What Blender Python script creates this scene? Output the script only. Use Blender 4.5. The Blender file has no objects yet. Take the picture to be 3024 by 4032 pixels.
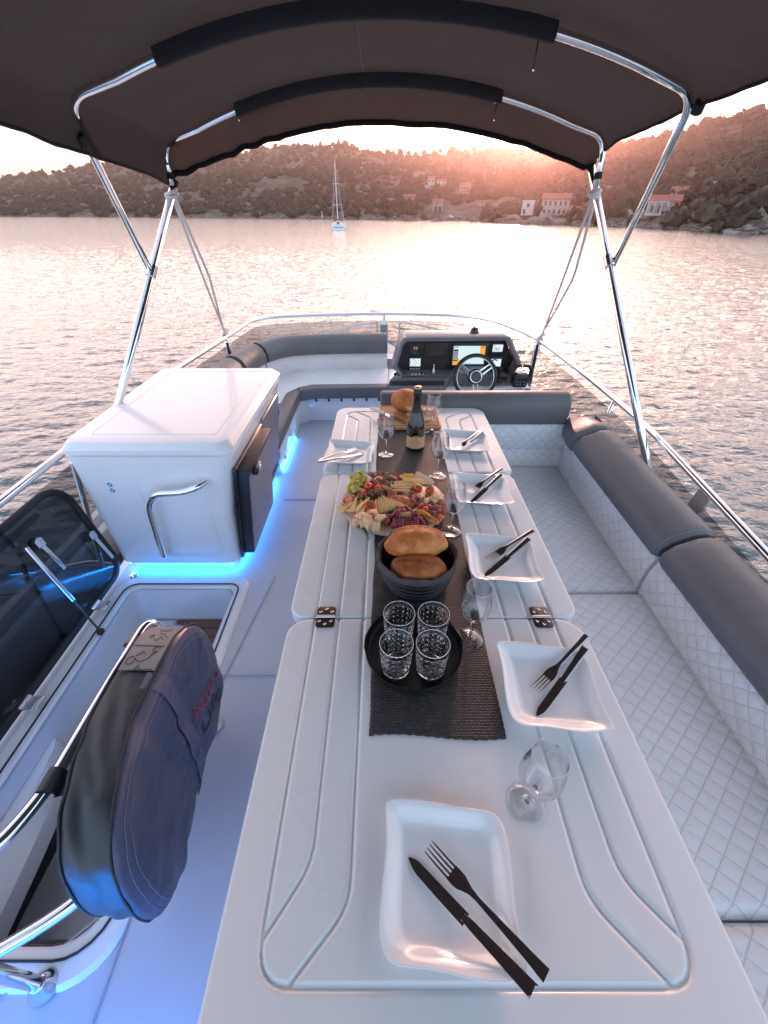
import bpy, bmesh, math, random
import numpy as np
from mathutils import Vector, Matrix, noise as mnoise
R = math.radians
PI = math.pi
random.seed(7)
rng = np.random.default_rng(11)
scene = bpy.context.scene
COL = scene.collection

# ------------------------------------------------------------------ scene graph helpers
def tag(o, label=None, cat=None, group=None, kind=None):
    if label: o['label'] = label
    if cat: o['category'] = cat
    if group: o['group'] = group
    if kind: o['kind'] = kind
    return o

def thing(name, label, cat, loc=(0, 0, 0), rz=0.0, group=None):
    o = bpy.data.objects.new(name, None)
    o.empty_display_size = 0.05
    COL.objects.link(o)
    o.location = loc
    o.rotation_euler = (0, 0, rz)
    return tag(o, label, cat, group)

def copy_tree(root, loc=None, rz=None, label=None, group=None, parent=None):
    c = root.copy()
    COL.objects.link(c)
    if parent is not None:
        c.parent = parent
    else:
        if loc is not None: c.location = loc
        if rz is not None: c.rotation_euler = (0, 0, rz)
        if label: c['label'] = label
        if group: c['group'] = group
    for ch in list(root.children):
        copy_tree(ch, parent=c)
    return c

# ------------------------------------------------------------------ mesh builder
class MB:
    def __init__(self):
        self.v = []; self.f = []; self.n = 0
    def add(self, verts, faces):
        b = len(self.v)
        self.v.extend([tuple(map(float, p)) for p in verts])
        self.f.extend([tuple(i + b for i in q) for q in faces])
        return self
    def box(self, c, s, r=0.0, seg=2, rot=None):
        bm = bmesh.new()
        bmesh.ops.create_cube(bm, size=1.0)
        bmesh.ops.scale(bm, vec=Vector(s), verts=bm.verts)
        if r > 0:
            bmesh.ops.bevel(bm, geom=list(bm.edges), offset=min(r, min(s) * .49), segments=seg, profile=.5, affect='EDGES')
        M = Matrix.Translation(Vector(c))
        if rot is not None: M = M @ rot.to_4x4()
        bmesh.ops.transform(bm, matrix=M, verts=bm.verts)
        return self.bm(bm)
    def bm(self, bm):
        bm.verts.index_update()
        self.add([v.co[:] for v in bm.verts], [[v.index for v in f.verts] for f in bm.faces])
        bm.free()
        return self
    def loft(self, rings, closed=True, cap0=False, cap1=False, loop=False):
        n = len(rings[0]); m = len(rings)
        vs = [p for r in rings for p in r]
        fs = []
        for i in range(m if loop else m - 1):
            j = (i + 1) % m
            for k in range(n if closed else n - 1):
                l = (k + 1) % n
                fs.append((i * n + k, i * n + l, j * n + l, j * n + k))
        if cap0: fs.append(tuple(range(n - 1, -1, -1)))
        if cap1: fs.append(tuple((m - 1) * n + k for k in range(n)))
        return self.add(vs, fs)
    def tube(self, pts, r, seg=12, closed=False, caps=True):
        P = [Vector(p) for p in pts]
        m = len(P)
        rr = r if isinstance(r, (list, tuple)) else [r] * m
        T = []
        for i in range(m):
            if closed: d = P[(i + 1) % m] - P[i - 1]
            else: d = P[min(i + 1, m - 1)] - P[max(i - 1, 0)]
            T.append(d.normalized())
        up = Vector((0, 0, 1)) if abs(T[0].z) < .9 else Vector((1, 0, 0))
        N = (up - T[0] * up.dot(T[0])).normalized()
        rings = []
        for i in range(m):
            N = (N - T[i] * N.dot(T[i])).normalized()
            B = T[i].cross(N)
            rings.append([P[i] + (N * math.cos(a) + B * math.sin(a)) * rr[i] for a in [2 * PI * k / seg for k in range(seg)]])
        return self.loft(rings, True, caps and not closed, caps and not closed, closed)
    def lathe(self, prof, seg=32, c=(0, 0, 0), cap=False, fn=None):
        rings = []
        for (r, z) in prof:
            ring = []
            for k in range(seg):
                a = 2 * PI * k / seg
                rr, zz = (r, z) if fn is None else fn(r, z, a)
                ring.append((c[0] + rr * math.cos(a), c[1] + rr * math.sin(a), c[2] + zz))
            rings.append(ring)
        return self.loft(rings, True, cap, cap)
    def grid(self, fn, nu, nv):
        vs = [fn(i / nu, j / nv) for j in range(nv + 1) for i in range(nu + 1)]
        w = nu + 1
        fs = [(j * w + i, j * w + i + 1, (j + 1) * w + i + 1, (j + 1) * w + i) for j in range(nv) for i in range(nu)]
        return self.add(vs, fs)
    def prism(self, poly, z0, z1, r=0.0, seg=2):
        bm = bmesh.new()
        f = bm.faces.new([bm.verts.new((p[0], p[1], z0)) for p in poly])
        if f.normal.z > 0: pass
        g = bmesh.ops.extrude_face_region(bm, geom=[f])
        vs = [e for e in g['geom'] if isinstance(e, bmesh.types.BMVert)]
        bmesh.ops.translate(bm, vec=(0, 0, z1 - z0), verts=vs)
        bmesh.ops.recalc_face_normals(bm, faces=bm.faces)
        if r > 0:
            ed = [e for e in bm.edges if abs(e.verts[0].co.z - e.verts[1].co.z) < 1e-6]
            bmesh.ops.bevel(bm, geom=ed, offset=r, segments=seg, profile=.5, affect='EDGES')
        return self.bm(bm)
    def ball(self, c, s, nu=14, nv=10, rot=None, amp=0.0, fr=8.0, seed=0):
        rings = []
        for j in range(nv + 1):
            th = PI * j / nv
            ring = []
            for i in range(nu):
                ph = 2 * PI * i / nu
                d = Vector((math.sin(th) * math.cos(ph), math.sin(th) * math.sin(ph), math.cos(th)))
                k = 1.0
                if amp: k += amp * mnoise.noise(d * fr * .25 + Vector((seed, seed * 1.7, 0)))
                p = Vector((d.x * s[0] * k, d.y * s[1] * k, d.z * s[2] * k))
                if rot is not None: p = rot @ p
                ring.append(p + Vector(c))
            rings.append(ring)
        return self.loft(rings[::-1], True)
    def xf(self, M):
        self.v = [tuple(M @ Vector(p)) for p in self.v]
        return self
    def build(self, name, mat, parent=None, smooth=True, angle=40, kind=None):
        me = bpy.data.meshes.new(name)
        me.from_pydata(self.v, [], self.f)
        me.validate()
        bm = bmesh.new(); bm.from_mesh(me)
        bmesh.ops.remove_doubles(bm, verts=bm.verts, dist=1e-6)
        bmesh.ops.recalc_face_normals(bm, faces=bm.faces)
        bm.to_mesh(me); bm.free()
        me.materials.append(mat)
        if smooth:
            me.polygons.foreach_set('use_smooth', [True] * len(me.polygons))
            if angle < 180: me.set_sharp_from_angle(angle=R(angle))
        o = bpy.data.objects.new(name, me)
        COL.objects.link(o)
        if parent is not None: o.parent = parent
        if kind: o['kind'] = kind
        return o

def rpoly(x0, x1, y0, y1, r, seg=6):
    rs = r if isinstance(r, (list, tuple)) else [r] * 4      # corners: (x0,y0) (x1,y0) (x1,y1) (x0,y1)
    out = []
    for (cx, cy, a0, q) in ((x0 + rs[0], y0 + rs[0], PI, rs[0]), (x1 - rs[1], y0 + rs[1], 1.5 * PI, rs[1]), (x1 - rs[2], y1 - rs[2], 0, rs[2]), (x0 + rs[3], y1 - rs[3], .5 * PI, rs[3])):
        if q < 1e-5: out.append((cx, cy)); continue
        for k in range(seg + 1):
            a = a0 + .5 * PI * k / seg
            out.append((cx + q * math.cos(a), cy + q * math.sin(a)))
    return out

def smooth_path(pts, n=8):
    P = [Vector(p) for p in pts]
    out = []
    for i in range(len(P) - 1):
        p0 = P[max(i - 1, 0)]; p1 = P[i]; p2 = P[i + 1]; p3 = P[min(i + 2, len(P) - 1)]
        for k in range(n):
            t = k / n
            out.append(.5 * ((2 * p1) + (p2 - p0) * t + (2 * p0 - 5 * p1 + 4 * p2 - p3) * t * t + (3 * p1 - p0 - 3 * p2 + p3) * t ** 3))
    out.append(P[-1])
    return out

def fillet(pts, r, n=6):
    P = [Vector(p) for p in pts]
    out = [P[0]]
    for i in range(1, len(P) - 1):
        a = (P[i - 1] - P[i]); b = (P[i + 1] - P[i])
        q = r[i - 1] if isinstance(r, (list, tuple)) else r
        q = min(q, a.length * .48, b.length * .48)
        A = P[i] + a.normalized() * q; B = P[i] + b.normalized() * q
        for k in range(n + 1):
            t = k / n
            out.append(A * (1 - t) ** 2 + P[i] * 2 * t * (1 - t) + B * t * t)
    out.append(P[-1])
    return out

# ------------------------------------------------------------------ materials
def newmat(name):
    m = bpy.data.materials.new(name)
    m.use_nodes = True
    nt = m.node_tree
    return m, nt, nt.nodes['Principled BSDF'], nt.nodes['Material Output']

def N(nt, typ, **kw):
    n = nt.nodes.new(typ)
    for k, v in kw.items():
        if k in n.inputs.keys() if hasattr(n, 'inputs') else False: n.inputs[k].default_value = v
        else: setattr(n, k, v)
    return n

def mth(nt, op, a, b=None, c=None):
    n = nt.nodes.new('ShaderNodeMath'); n.operation = op
    for i, x in enumerate((a, b, c)):
        if x is None: continue
        if isinstance(x, (int, float)): n.inputs[i].default_value = x
        else: nt.links.new(x, n.inputs[i])
    return n.outputs[0]

def coords(nt, scale=(1, 1, 1), kind='Object', rot=(0, 0, 0)):
    t = nt.nodes.new('ShaderNodeTexCoord')
    mp = nt.nodes.new('ShaderNodeMapping')
    mp.inputs['Scale'].default_value = scale
    mp.inputs['Rotation'].default_value = rot
    nt.links.new(t.outputs[kind], mp.inputs['Vector'])
    return mp.outputs['Vector']

def noise(nt, vec, scale, detail=3, rough=.55, out='Fac'):
    n = nt.nodes.new('ShaderNodeTexNoise')
    n.inputs['Scale'].default_value = scale
    n.inputs['Detail'].default_value = detail
    n.inputs['Roughness'].default_value = rough
    if vec is not None: nt.links.new(vec, n.inputs['Vector'])
    return n.outputs[out]

def ramp(nt, fac, stops):
    n = nt.nodes.new('ShaderNodeValToRGB')
    e = n.color_ramp.elements
    while len(e) < len(stops): e.new(.5)
    for i, (p, c) in enumerate(stops):
        e[i].position = p
        e[i].color = (*c, 1) if len(c) == 3 else c
    nt.links.new(fac, n.inputs[0])
    return n.outputs['Color']

def bump(nt, bsdf, h, strength=.3, dist=.01):
    b = nt.nodes.new('ShaderNodeBump')
    b.inputs['Strength'].default_value = strength
    b.inputs['Distance'].default_value = dist
    nt.links.new(h, b.inputs['Height'])
    nt.links.new(b.outputs['Normal'], bsdf.inputs['Normal'])
    return b

def mat(name, col, rough=.5, metal=0.0, var=.08, vs=6.0, bs=0.0, bscale=200.0, bdist=.002, coat=0.0, spec=.5, rvar=.1, sss=0.0, sheen=0.0, trans=0.0):
    """general procedural surface: colour and roughness broken up by noise, fine bump"""
    m, nt, b, out = newmat(name)
    v = coords(nt)
    n1 = noise(nt, v, vs, 4)
    lo = tuple(max(0, c * (1 - var)) for c in col); hi = tuple(min(1, c * (1 + var)) for c in col)
    nt.links.new(ramp(nt, n1, [(.3, lo), (.7, hi)]), b.inputs['Base Color'])
    n2 = noise(nt, v, vs * 2.7, 3)
    mr = N(nt, 'ShaderNodeMapRange'); nt.links.new(n2, mr.inputs['Value'])
    mr.inputs['To Min'].default_value = max(.02, rough * (1 - rvar)); mr.inputs['To Max'].default_value = min(1, rough * (1 + rvar))
    nt.links.new(mr.outputs[0], b.inputs['Roughness'])
    b.inputs['Metallic'].default_value = metal
    b.inputs['Coat Weight'].default_value = coat
    b.inputs['Coat Roughness'].default_value = .08
    b.inputs['Specular IOR Level'].default_value = spec
    if sss:
        b.inputs['Subsurface Weight'].default_value = sss
        b.inputs['Subsurface Radius'].default_value = (.01, .004, .002)
        b.inputs['Subsurface Scale'].default_value = .5
    if sheen:
        b.inputs['Sheen Weight'].default_value = sheen
    if trans:
        b.inputs['Transmission Weight'].default_value = trans
    if bs:
        bump(nt, b, noise(nt, v, bscale, 3), bs, bdist)
    return m

def emis(name, col, st, black=0.0):
    m, nt, b, out = newmat(name)
    b.inputs['Base Color'].default_value = (.02, .02, .02, 1)
    b.inputs['Emission Color'].default_value = (*col, 1)
    b.inputs['Emission Strength'].default_value = st
    return m

def quilt(name, ax, cu, cv, col=(.80, .785, .775)):
    """leather with diamond stitching; ax picks two object axes"""
    m, nt, b, out = newmat(name)
    t = nt.nodes.new('ShaderNodeTexCoord')
    s = nt.nodes.new('ShaderNodeSeparateXYZ'); nt.links.new(t.outputs['Object'], s.inputs[0])
    wob = noise(nt, t.outputs['Object'], 9, 2)
    w = mth(nt, 'MULTIPLY', mth(nt, 'SUBTRACT', wob, .5), .10)
    u = mth(nt, 'ADD', mth(nt, 'DIVIDE', s.outputs['XYZ'.index(ax[0])], cu), w)
    v = mth(nt, 'ADD', mth(nt, 'DIVIDE', s.outputs['XYZ'.index(ax[1])], cv), w)
    a = mth(nt, 'ADD', u, v); c = mth(nt, 'SUBTRACT', u, v)
    da = mth(nt, 'ABSOLUTE', mth(nt, 'SUBTRACT', mth(nt, 'FRACT', a), .5))
    dc = mth(nt, 'ABSOLUTE', mth(nt, 'SUBTRACT', mth(nt, 'FRACT', c), .5))
    d = mth(nt, 'SUBTRACT', .5, mth(nt, 'MAXIMUM', da, dc))          # 0 on a seam
    sm = N(nt, 'ShaderNodeMapRange', interpolation_type='SMOOTHSTEP'); nt.links.new(d, sm.inputs['Value'])
    sm.inputs['From Min'].default_value = .0; sm.inputs['From Max'].default_value = .06
    pil = N(nt, 'ShaderNodeMapRange', interpolation_type='SMOOTHSTEP'); nt.links.new(d, pil.inputs['Value'])
    pil.inputs['From Max'].default_value = .42
    fine = noise(nt, t.outputs['Object'], 260, 3)
    wr = noise(nt, t.outputs['Object'], 26, 3)
    h = mth(nt, 'ADD', mth(nt, 'ADD', mth(nt, 'MULTIPLY', sm.outputs[0], .55), mth(nt, 'MULTIPLY', pil.outputs[0], .75)), mth(nt, 'ADD', mth(nt, 'MULTIPLY', fine, .07), mth(nt, 'MULTIPLY', wr, .22)))
    bump(nt, b, h, .65, .006)
    big = noise(nt, t.outputs['Object'], 3.5, 3)
    base = ramp(nt, big, [(.3, tuple(x * .93 for x in col)), (.7, tuple(min(1, x * 1.05) for x in col))])
    mx = N(nt, 'ShaderNodeMix', data_type='RGBA'); nt.links.new(sm.outputs[0], mx.inputs[0])
    mx.inputs[6].default_value = (*[x * .90 for x in col], 1); nt.links.new(base, mx.inputs[7])
    nt.links.new(mx.outputs[2], b.inputs['Base Color'])
    b.inputs['Roughness'].default_value = .55
    return m

def thin_glass(name, tint, gloss=.045, rough=.02, ior=1.45, edge=1.0, pw=4.0):
    m, nt, b, out = newmat(name)
    nt.nodes.remove(b)
    tr = N(nt, 'ShaderNodeBsdfTransparent')
    gl = N(nt, 'ShaderNodeBsdfGlossy'); gl.inputs['Roughness'].default_value = rough; gl.inputs['Color'].default_value = (.95, .95, .95, 1)
    fr = N(nt, 'ShaderNodeLayerWeight'); fr.inputs['Blend'].default_value = .5
    nt.links.new(ramp(nt, fr.outputs['Facing'], [(.0, tint), (.72, tuple(x * .96 for x in tint)), (.93, tuple(x * edge for x in tint)), (1.0, tuple(x * edge * .6 for x in tint))]), tr.inputs['Color'])
    sm = noise(nt, coords(nt), 2.5, 3)
    f = mth(nt, 'MULTIPLY', mth(nt, 'ADD', gloss, mth(nt, 'MULTIPLY', mth(nt, 'POWER', fr.outputs['Facing'], pw), .85)), mth(nt, 'ADD', .75, mth(nt, 'MULTIPLY', sm, .4)))
    mx = N(nt, 'ShaderNodeMixShader'); nt.links.new(f, mx.inputs[0])
    nt.links.new(tr.outputs[0], mx.inputs[1]); nt.links.new(gl.outputs[0], mx.inputs[2])
    nt.links.new(mx.outputs[0], out.inputs['Surface'])
    return m

def glass(name, rough=0.0, ior=1.45, col=(1, 1, 1)):
    m, nt, b, out = newmat(name)
    b.inputs['Base Color'].default_value = (*col, 1)
    b.inputs['Transmission Weight'].default_value = 1
    n = noise(nt, coords(nt), 30, 2)
    nt.links.new(mth(nt, 'MULTIPLY', n, rough * 2 + .03), b.inputs['Roughness'])
    b.inputs['IOR'].default_value = ior
    return m

M = {}
M['gel'] = mat('white_gelcoat', (.83, .83, .83), .22, var=.03, vs=3, coat=.35, rvar=.55)
M['gel_table'] = mat('table_gelcoat', (.69, .70, .71), .25, var=.02, vs=2, coat=.2, rvar=.5)
M['steel'] = mat('polished_stainless', (.78, .77, .77), .10, metal=1, var=.04, rvar=.4)
M['chrome'] = mat('chrome', (.85, .85, .85), .06, metal=1, var=.02, rvar=.4)
M['cutlery'] = mat('polished_cutlery', (.50, .50, .51), .10, metal=1, var=.04, rvar=.4, vs=30)
M['tines'] = mat('lit_tines', (.80, .79, .78), .24, metal=1, var=.05)  # lighter copy of the cutlery steel, shine of the tines put into the colour
M['dark_metal'] = mat('bronzed_metal', (.10, .075, .065), .30, metal=.7, var=.1)
M['grey_leather'] = mat('grey_leather', (.128, .124, .126), .47, var=.08, vs=5, bs=.25, bscale=330, bdist=.0015, rvar=.2)
def leather(name, col):
    m, nt, b, out = newmat(name)
    v = coords(nt)
    n1 = noise(nt, v, 4, 4)
    nt.links.new(ramp(nt, n1, [(.3, tuple(c * .9 for c in col)), (.7, tuple(c * 1.1 for c in col))]), b.inputs['Base Color'])
    n2 = noise(nt, v, 11, 3)
    mr = N(nt, 'ShaderNodeMapRange'); nt.links.new(n2, mr.inputs['Value']); mr.inputs['To Min'].default_value = .38; mr.inputs['To Max'].default_value = .56
    nt.links.new(mr.outputs[0], b.inputs['Roughness'])
    fine = noise(nt, v, 340, 3); soft = noise(nt, coords(nt, (1, 1, 1.6)), 5.5, 2); cr = noise(nt, coords(nt, (1.5, .8, 1)), 24, 4, .6)
    h = mth(nt, 'ADD', mth(nt, 'MULTIPLY', fine, .05), mth(nt, 'ADD', mth(nt, 'MULTIPLY', soft, 1.2), mth(nt, 'MULTIPLY', cr, .12)))
    bump(nt, b, h, .45, .012)
    return m
M['grey_leather'] = leather('grey_leather', (.128, .124, .126))
M['quilt_seat'] = quilt('quilted_leather_seat', 'XY', .068, .058)
M['quilt_side'] = quilt('quilted_leather_side', 'YZ', .064, .064)
M['quilt_front'] = quilt('quilted_leather_front', 'XZ', .064, .064)
M['black'] = mat('black_plastic', (.018, .018, .019), .38, var=.2, bs=.08, bscale=400, bdist=.001)
M['black_gloss'] = mat('black_gloss', (.012, .011, .012), .15, var=.2, coat=.3)
M['rubber'] = mat('black_rubber', (.02, .02, .022), .6, var=.2)
M['grey_panel'] = mat('grey_cabinet_panel', (.17, .155, .165), .30, var=.06, coat=.2)
M['console'] = mat('console_gelcoat', (.20, .18, .18), .33, var=.06, coat=.2)
M['console_dark'] = mat('console_dark', (.022, .018, .018), .35, var=.15)
M['wood_light'] = None
M['rope'] = mat('white_rope', (.72, .66, .62), .8, var=.15, vs=60, bs=.6, bscale=300, bdist=.003)
M['plate'] = mat('porcelain', (.82, .82, .83), .12, var=.015, coat=.4, rvar=.3)
M['wine'] = glass('wine_glass')
M['cut'] = glass('cut_glass', .005, 1.5)
M['tray'] = mat('black_tray', (.012, .012, .013), .32, var=.25, vs=12)
M['acrylic'] = thin_glass('smoked_acrylic', (.33, .37, .42), rough=.10)
M['screen_tint'] = thin_glass('tinted_windscreen', (.44, .44, .45), rough=.02)
M['led'] = emis('blue_led', (.016, .28, 1.0), 62.0)
M['led_deep'] = emis('deep_blue_led', (.006, .24, 1.0), 52.0)

def canvas():
    m, nt, b, out = newmat('brown_canvas')
    v = coords(nt)
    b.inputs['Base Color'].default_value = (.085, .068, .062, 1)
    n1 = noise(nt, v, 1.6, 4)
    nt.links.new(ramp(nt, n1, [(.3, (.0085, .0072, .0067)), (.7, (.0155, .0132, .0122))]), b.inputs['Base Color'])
    b.inputs['Roughness'].default_value = .75
    b.inputs['Sheen Weight'].default_value = .03; b.inputs['Specular IOR Level'].default_value = .15
    w1 = N(nt, 'ShaderNodeTexWave', wave_type='BANDS', bands_direction='X'); w1.inputs['Scale'].default_value = 220; nt.links.new(v, w1.inputs['Vector'])
    w2 = N(nt, 'ShaderNodeTexWave', wave_type='BANDS', bands_direction='Y'); w2.inputs['Scale'].default_value = 220; nt.links.new(v, w2.inputs['Vector'])
    wr = noise(nt, coords(nt, (1, 2.2, 1)), 4.2, 4)
    h = mth(nt, 'ADD', mth(nt, 'MULTIPLY', mth(nt, 'ADD', w1.outputs['Fac'], w2.outputs['Fac']), .02), wr)
    bump(nt, b, h, .35, .012)
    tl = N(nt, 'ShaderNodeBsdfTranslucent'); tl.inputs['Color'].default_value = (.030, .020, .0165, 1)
    ad = N(nt, 'ShaderNodeAddShader')
    nt.links.new(b.outputs[0], ad.inputs[0]); nt.links.new(tl.outputs[0], ad.inputs[1])
    nt.links.new(ad.outputs[0], out.inputs['Surface'])
    return m
M['canvas'] = canvas()
M['canvas_dark'] = mat('dark_canvas_sleeve', (.016, .0128, .0116), .8, var=.2, vs=20, bs=.3, bscale=120, bdist=.003)

def deck_mat():
    m, nt, b, out = newmat('nonskid_deck')
    v = coords(nt)
    n1 = noise(nt, v, 2.2, 5)
    nt.links.new(ramp(nt, n1, [(.3, (.50, .51, .55)), (.7, (.57, .58, .62))]), b.inputs['Base Color'])
    w = N(nt, 'ShaderNodeTexWave', wave_type='BANDS', bands_direction='Y'); w.inputs['Scale'].default_value = 55; w.inputs['Distortion'].default_value = .6
    nt.links.new(v, w.inputs['Vector'])
    f = noise(nt, v, 420, 2)
    bump(nt, b, mth(nt, 'ADD', mth(nt, 'MULTIPLY', w.outputs['Fac'], .06), mth(nt, 'MULTIPLY', f, .6)), .25, .0015)
    b.inputs['Roughness'].default_value = .45
    return m
M['deck'] = deck_mat()

def wood(name, c0, c1, scale=14, axis=(1, 9, 1), rough=.5, bs=.15):
    m, nt, b, out = newmat(name)
    v = coords(nt, axis)
    n0 = noise(nt, v, scale, 5, .6)
    n1 = noise(nt, coords(nt), 5, 3)
    f = mth(nt, 'ADD', mth(nt, 'MULTIPLY', n0, .75), mth(nt, 'MULTIPLY', n1, .25))
    nt.links.new(ramp(nt, f, [(.3, c0), (.65, c1)]), b.inputs['Base Color'])
    b.inputs['Roughness'].default_value = rough
    bump(nt, b, n0, bs, .002)
    return m
M['board_wood'] = wood('pale_board_wood', (.42, .25, .17), (.60, .42, .31), 9, (6, 1, 1))
M['cut_wood'] = wood('bamboo_board', (.42, .19, .08), (.62, .32, .15), 10, (1, 12, 1))
M['teak'] = wood('teak', (.16, .07, .035), (.27, .125, .065), 12, (1, 10, 1))

def runner_mat():
    m, nt, b, out = newmat('woven_runner')
    v = coords(nt)
    br = N(nt, 'ShaderNodeTexBrick'); nt.links.new(v, br.inputs['Vector'])
    br.inputs['Scale'].default_value = 1.0
    br.inputs['Brick Width'].default_value = .010; br.inputs['Row Height'].default_value = .0066; br.inputs['Mortar Size'].default_value = .0014
    br.inputs['Mortar Smooth'].default_value = 1.0
    br.offset = .5
    br.inputs['Color1'].default_value = (.054, .051, .055, 1); br.inputs['Color2'].default_value = (.021, .020, .022, 1); br.inputs['Mortar'].default_value = (.008, .007, .008, 1)
    n = noise(nt, coords(nt, (6, 60, 1)), 6, 4)
    mx = N(nt, 'ShaderNodeMix', data_type='RGBA', blend_type='MULTIPLY'); mx.inputs[0].default_value = 1
    nt.links.new(br.outputs['Color'], mx.inputs[6]); nt.links.new(ramp(nt, n, [(.3, (.5, .5, .5)), (.7, (1.25, 1.22, 1.24))]), mx.inputs[7])
    nt.links.new(mx.outputs[2], b.inputs['Base Color'])
    bump(nt, b, mth(nt, 'SUBTRACT', 1.0, br.outputs['Fac']), .9, .003)
    b.inputs['Roughness'].default_value = .55
    return m
M['runner'] = runner_mat()
# ------------------------------------------------------------------ camera
cam = bpy.data.cameras.new('camera')
cam.sensor_fit = 'VERTICAL'; cam.sensor_height = 24.0
cam.lens = 24.0 * 890 / 2212
cam.clip_start = .02; cam.clip_end = 6000
co = bpy.data.objects.new('camera', cam); COL.objects.link(co)
co.location = (0, 0, 1.64)
co.rotation_euler = (R(90 - 36.476), 0, 0)
scene.camera = co
scene.view_settings.view_transform = 'Standard'
scene.view_settings.look = 'None'
scene.view_settings.exposure = 0
scene.cycles.use_denoising = True
scene.cycles.adaptive_threshold = .015
scene.cycles.sample_clamp_indirect = 5.0
scene.cycles.max_bounces = 14
scene.cycles.transparent_max_bounces = 16
scene.cycles.transmission_bounces = 12
scene.cycles.volume_bounces = 0

# ------------------------------------------------------------------ light
SUN_EL, SUN_AZ = 8.6, 14.6
w = bpy.data.worlds.new('World'); scene.world = w; w.use_nodes = True
nt = w.node_tree; bg = nt.nodes['Background']
sky = nt.nodes.new('ShaderNodeTexSky'); sky.sky_type = 'NISHITA'; sky.sun_disc = False
sky.sun_elevation = R(SUN_EL); sky.sun_rotation = R(SUN_AZ)
sky.altitude = 0; sky.air_density = 1.0; sky.dust_density = 2.6; sky.ozone_density = 1.6
# evening cloud veil: warm towards the sun, cool behind
hz = nt.nodes.new('ShaderNodeTexCoord'); sp = nt.nodes.new('ShaderNodeSeparateXYZ'); nt.links.new(hz.outputs['Generated'], sp.inputs[0])
K = 1 / .12
def kk(c): return tuple(x * K for x in c)
front = ramp(nt, sp.outputs[2], [(0.0, kk((1.05, .80, .68))), (.05, kk((1.2, .89, .77))), (.12, kk((1.75, 1.24, 1.11))), (.30, kk((2.15, 1.50, 1.40))), (.60, kk((1.0, .86, 1.0))), (1.0, kk((.5, .56, .76)))])
back = ramp(nt, sp.outputs[2], [(0.0, kk((1.02, 1.06, 1.22))), (.30, kk((0.93, 1.24, 1.62))), (.6, kk((.72, .90, 1.2))), (1.0, kk((.5, .58, .78)))])
fw = N(nt, 'ShaderNodeMapRange', interpolation_type='SMOOTHSTEP'); nt.links.new(sp.outputs[1], fw.inputs['Value'])
fw.inputs['From Min'].default_value = -.25; fw.inputs['From Max'].default_value = .85
veil = N(nt, 'ShaderNodeMix', data_type='RGBA'); nt.links.new(fw.outputs[0], veil.inputs[0]); nt.links.new(back, veil.inputs[6]); nt.links.new(front, veil.inputs[7])
sdv = Vector((math.sin(R(SUN_AZ)) * math.cos(R(SUN_EL)), math.cos(R(SUN_AZ)) * math.cos(R(SUN_EL)), math.sin(R(SUN_EL))))
dt = N(nt, 'ShaderNodeVectorMath', operation='DOT_PRODUCT'); nt.links.new(hz.outputs['Generated'], dt.inputs[0]); dt.inputs[1].default_value = sdv
glow = mth(nt, 'ADD', mth(nt, 'MULTIPLY', mth(nt, 'POWER', mth(nt, 'MAXIMUM', dt.outputs['Value'], 0), 9), .45), mth(nt, 'MULTIPLY', mth(nt, 'POWER', mth(nt, 'MAXIMUM', dt.outputs['Value'], 0), 60), 1.3))
gc = N(nt, 'ShaderNodeVectorMath', operation='SCALE'); gc.inputs[0].default_value = kk((1.5, 1.0, .86)); nt.links.new(glow, gc.inputs['Scale'])
cl = noise(nt, coords(nt, (1, 1, 3.5), 'Generated'), 2.2, 5, .55)
cm2 = N(nt, 'ShaderNodeMapRange'); nt.links.new(cl, cm2.inputs['Value']); cm2.inputs['To Min'].default_value = .86; cm2.inputs['To Max'].default_value = 1.14
vs_ = N(nt, 'ShaderNodeVectorMath', operation='SCALE'); nt.links.new(veil.outputs[2], vs_.inputs[0]); nt.links.new(cm2.outputs[0], vs_.inputs['Scale'])
va = N(nt, 'ShaderNodeVectorMath', operation='ADD'); nt.links.new(vs_.outputs[0], va.inputs[0]); nt.links.new(gc.outputs[0], va.inputs[1])
mixs = N(nt, 'ShaderNodeMix', data_type='RGBA'); mixs.inputs[0].default_value = .74
nt.links.new(sky.outputs[0], mixs.inputs[6]); nt.links.new(va.outputs[0], mixs.inputs[7])
nt.links.new(mixs.outputs[2], bg.inputs['Color'])
bg.inputs['Strength'].default_value = .20
sl = bpy.data.lights.new('sun', 'SUN'); sl.energy = 2.3; sl.angle = R(6); sl.color = (1.0, .43, .33)
so = bpy.data.objects.new('sun', sl); COL.objects.link(so)
sd = Vector((math.sin(R(SUN_AZ)) * math.cos(R(SUN_EL)), math.cos(R(SUN_AZ)) * math.cos(R(SUN_EL)), math.sin(R(SUN_EL))))
so.rotation_euler = sd.to_track_quat('Z', 'Y').to_euler()
so.location = sd * 40

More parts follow.
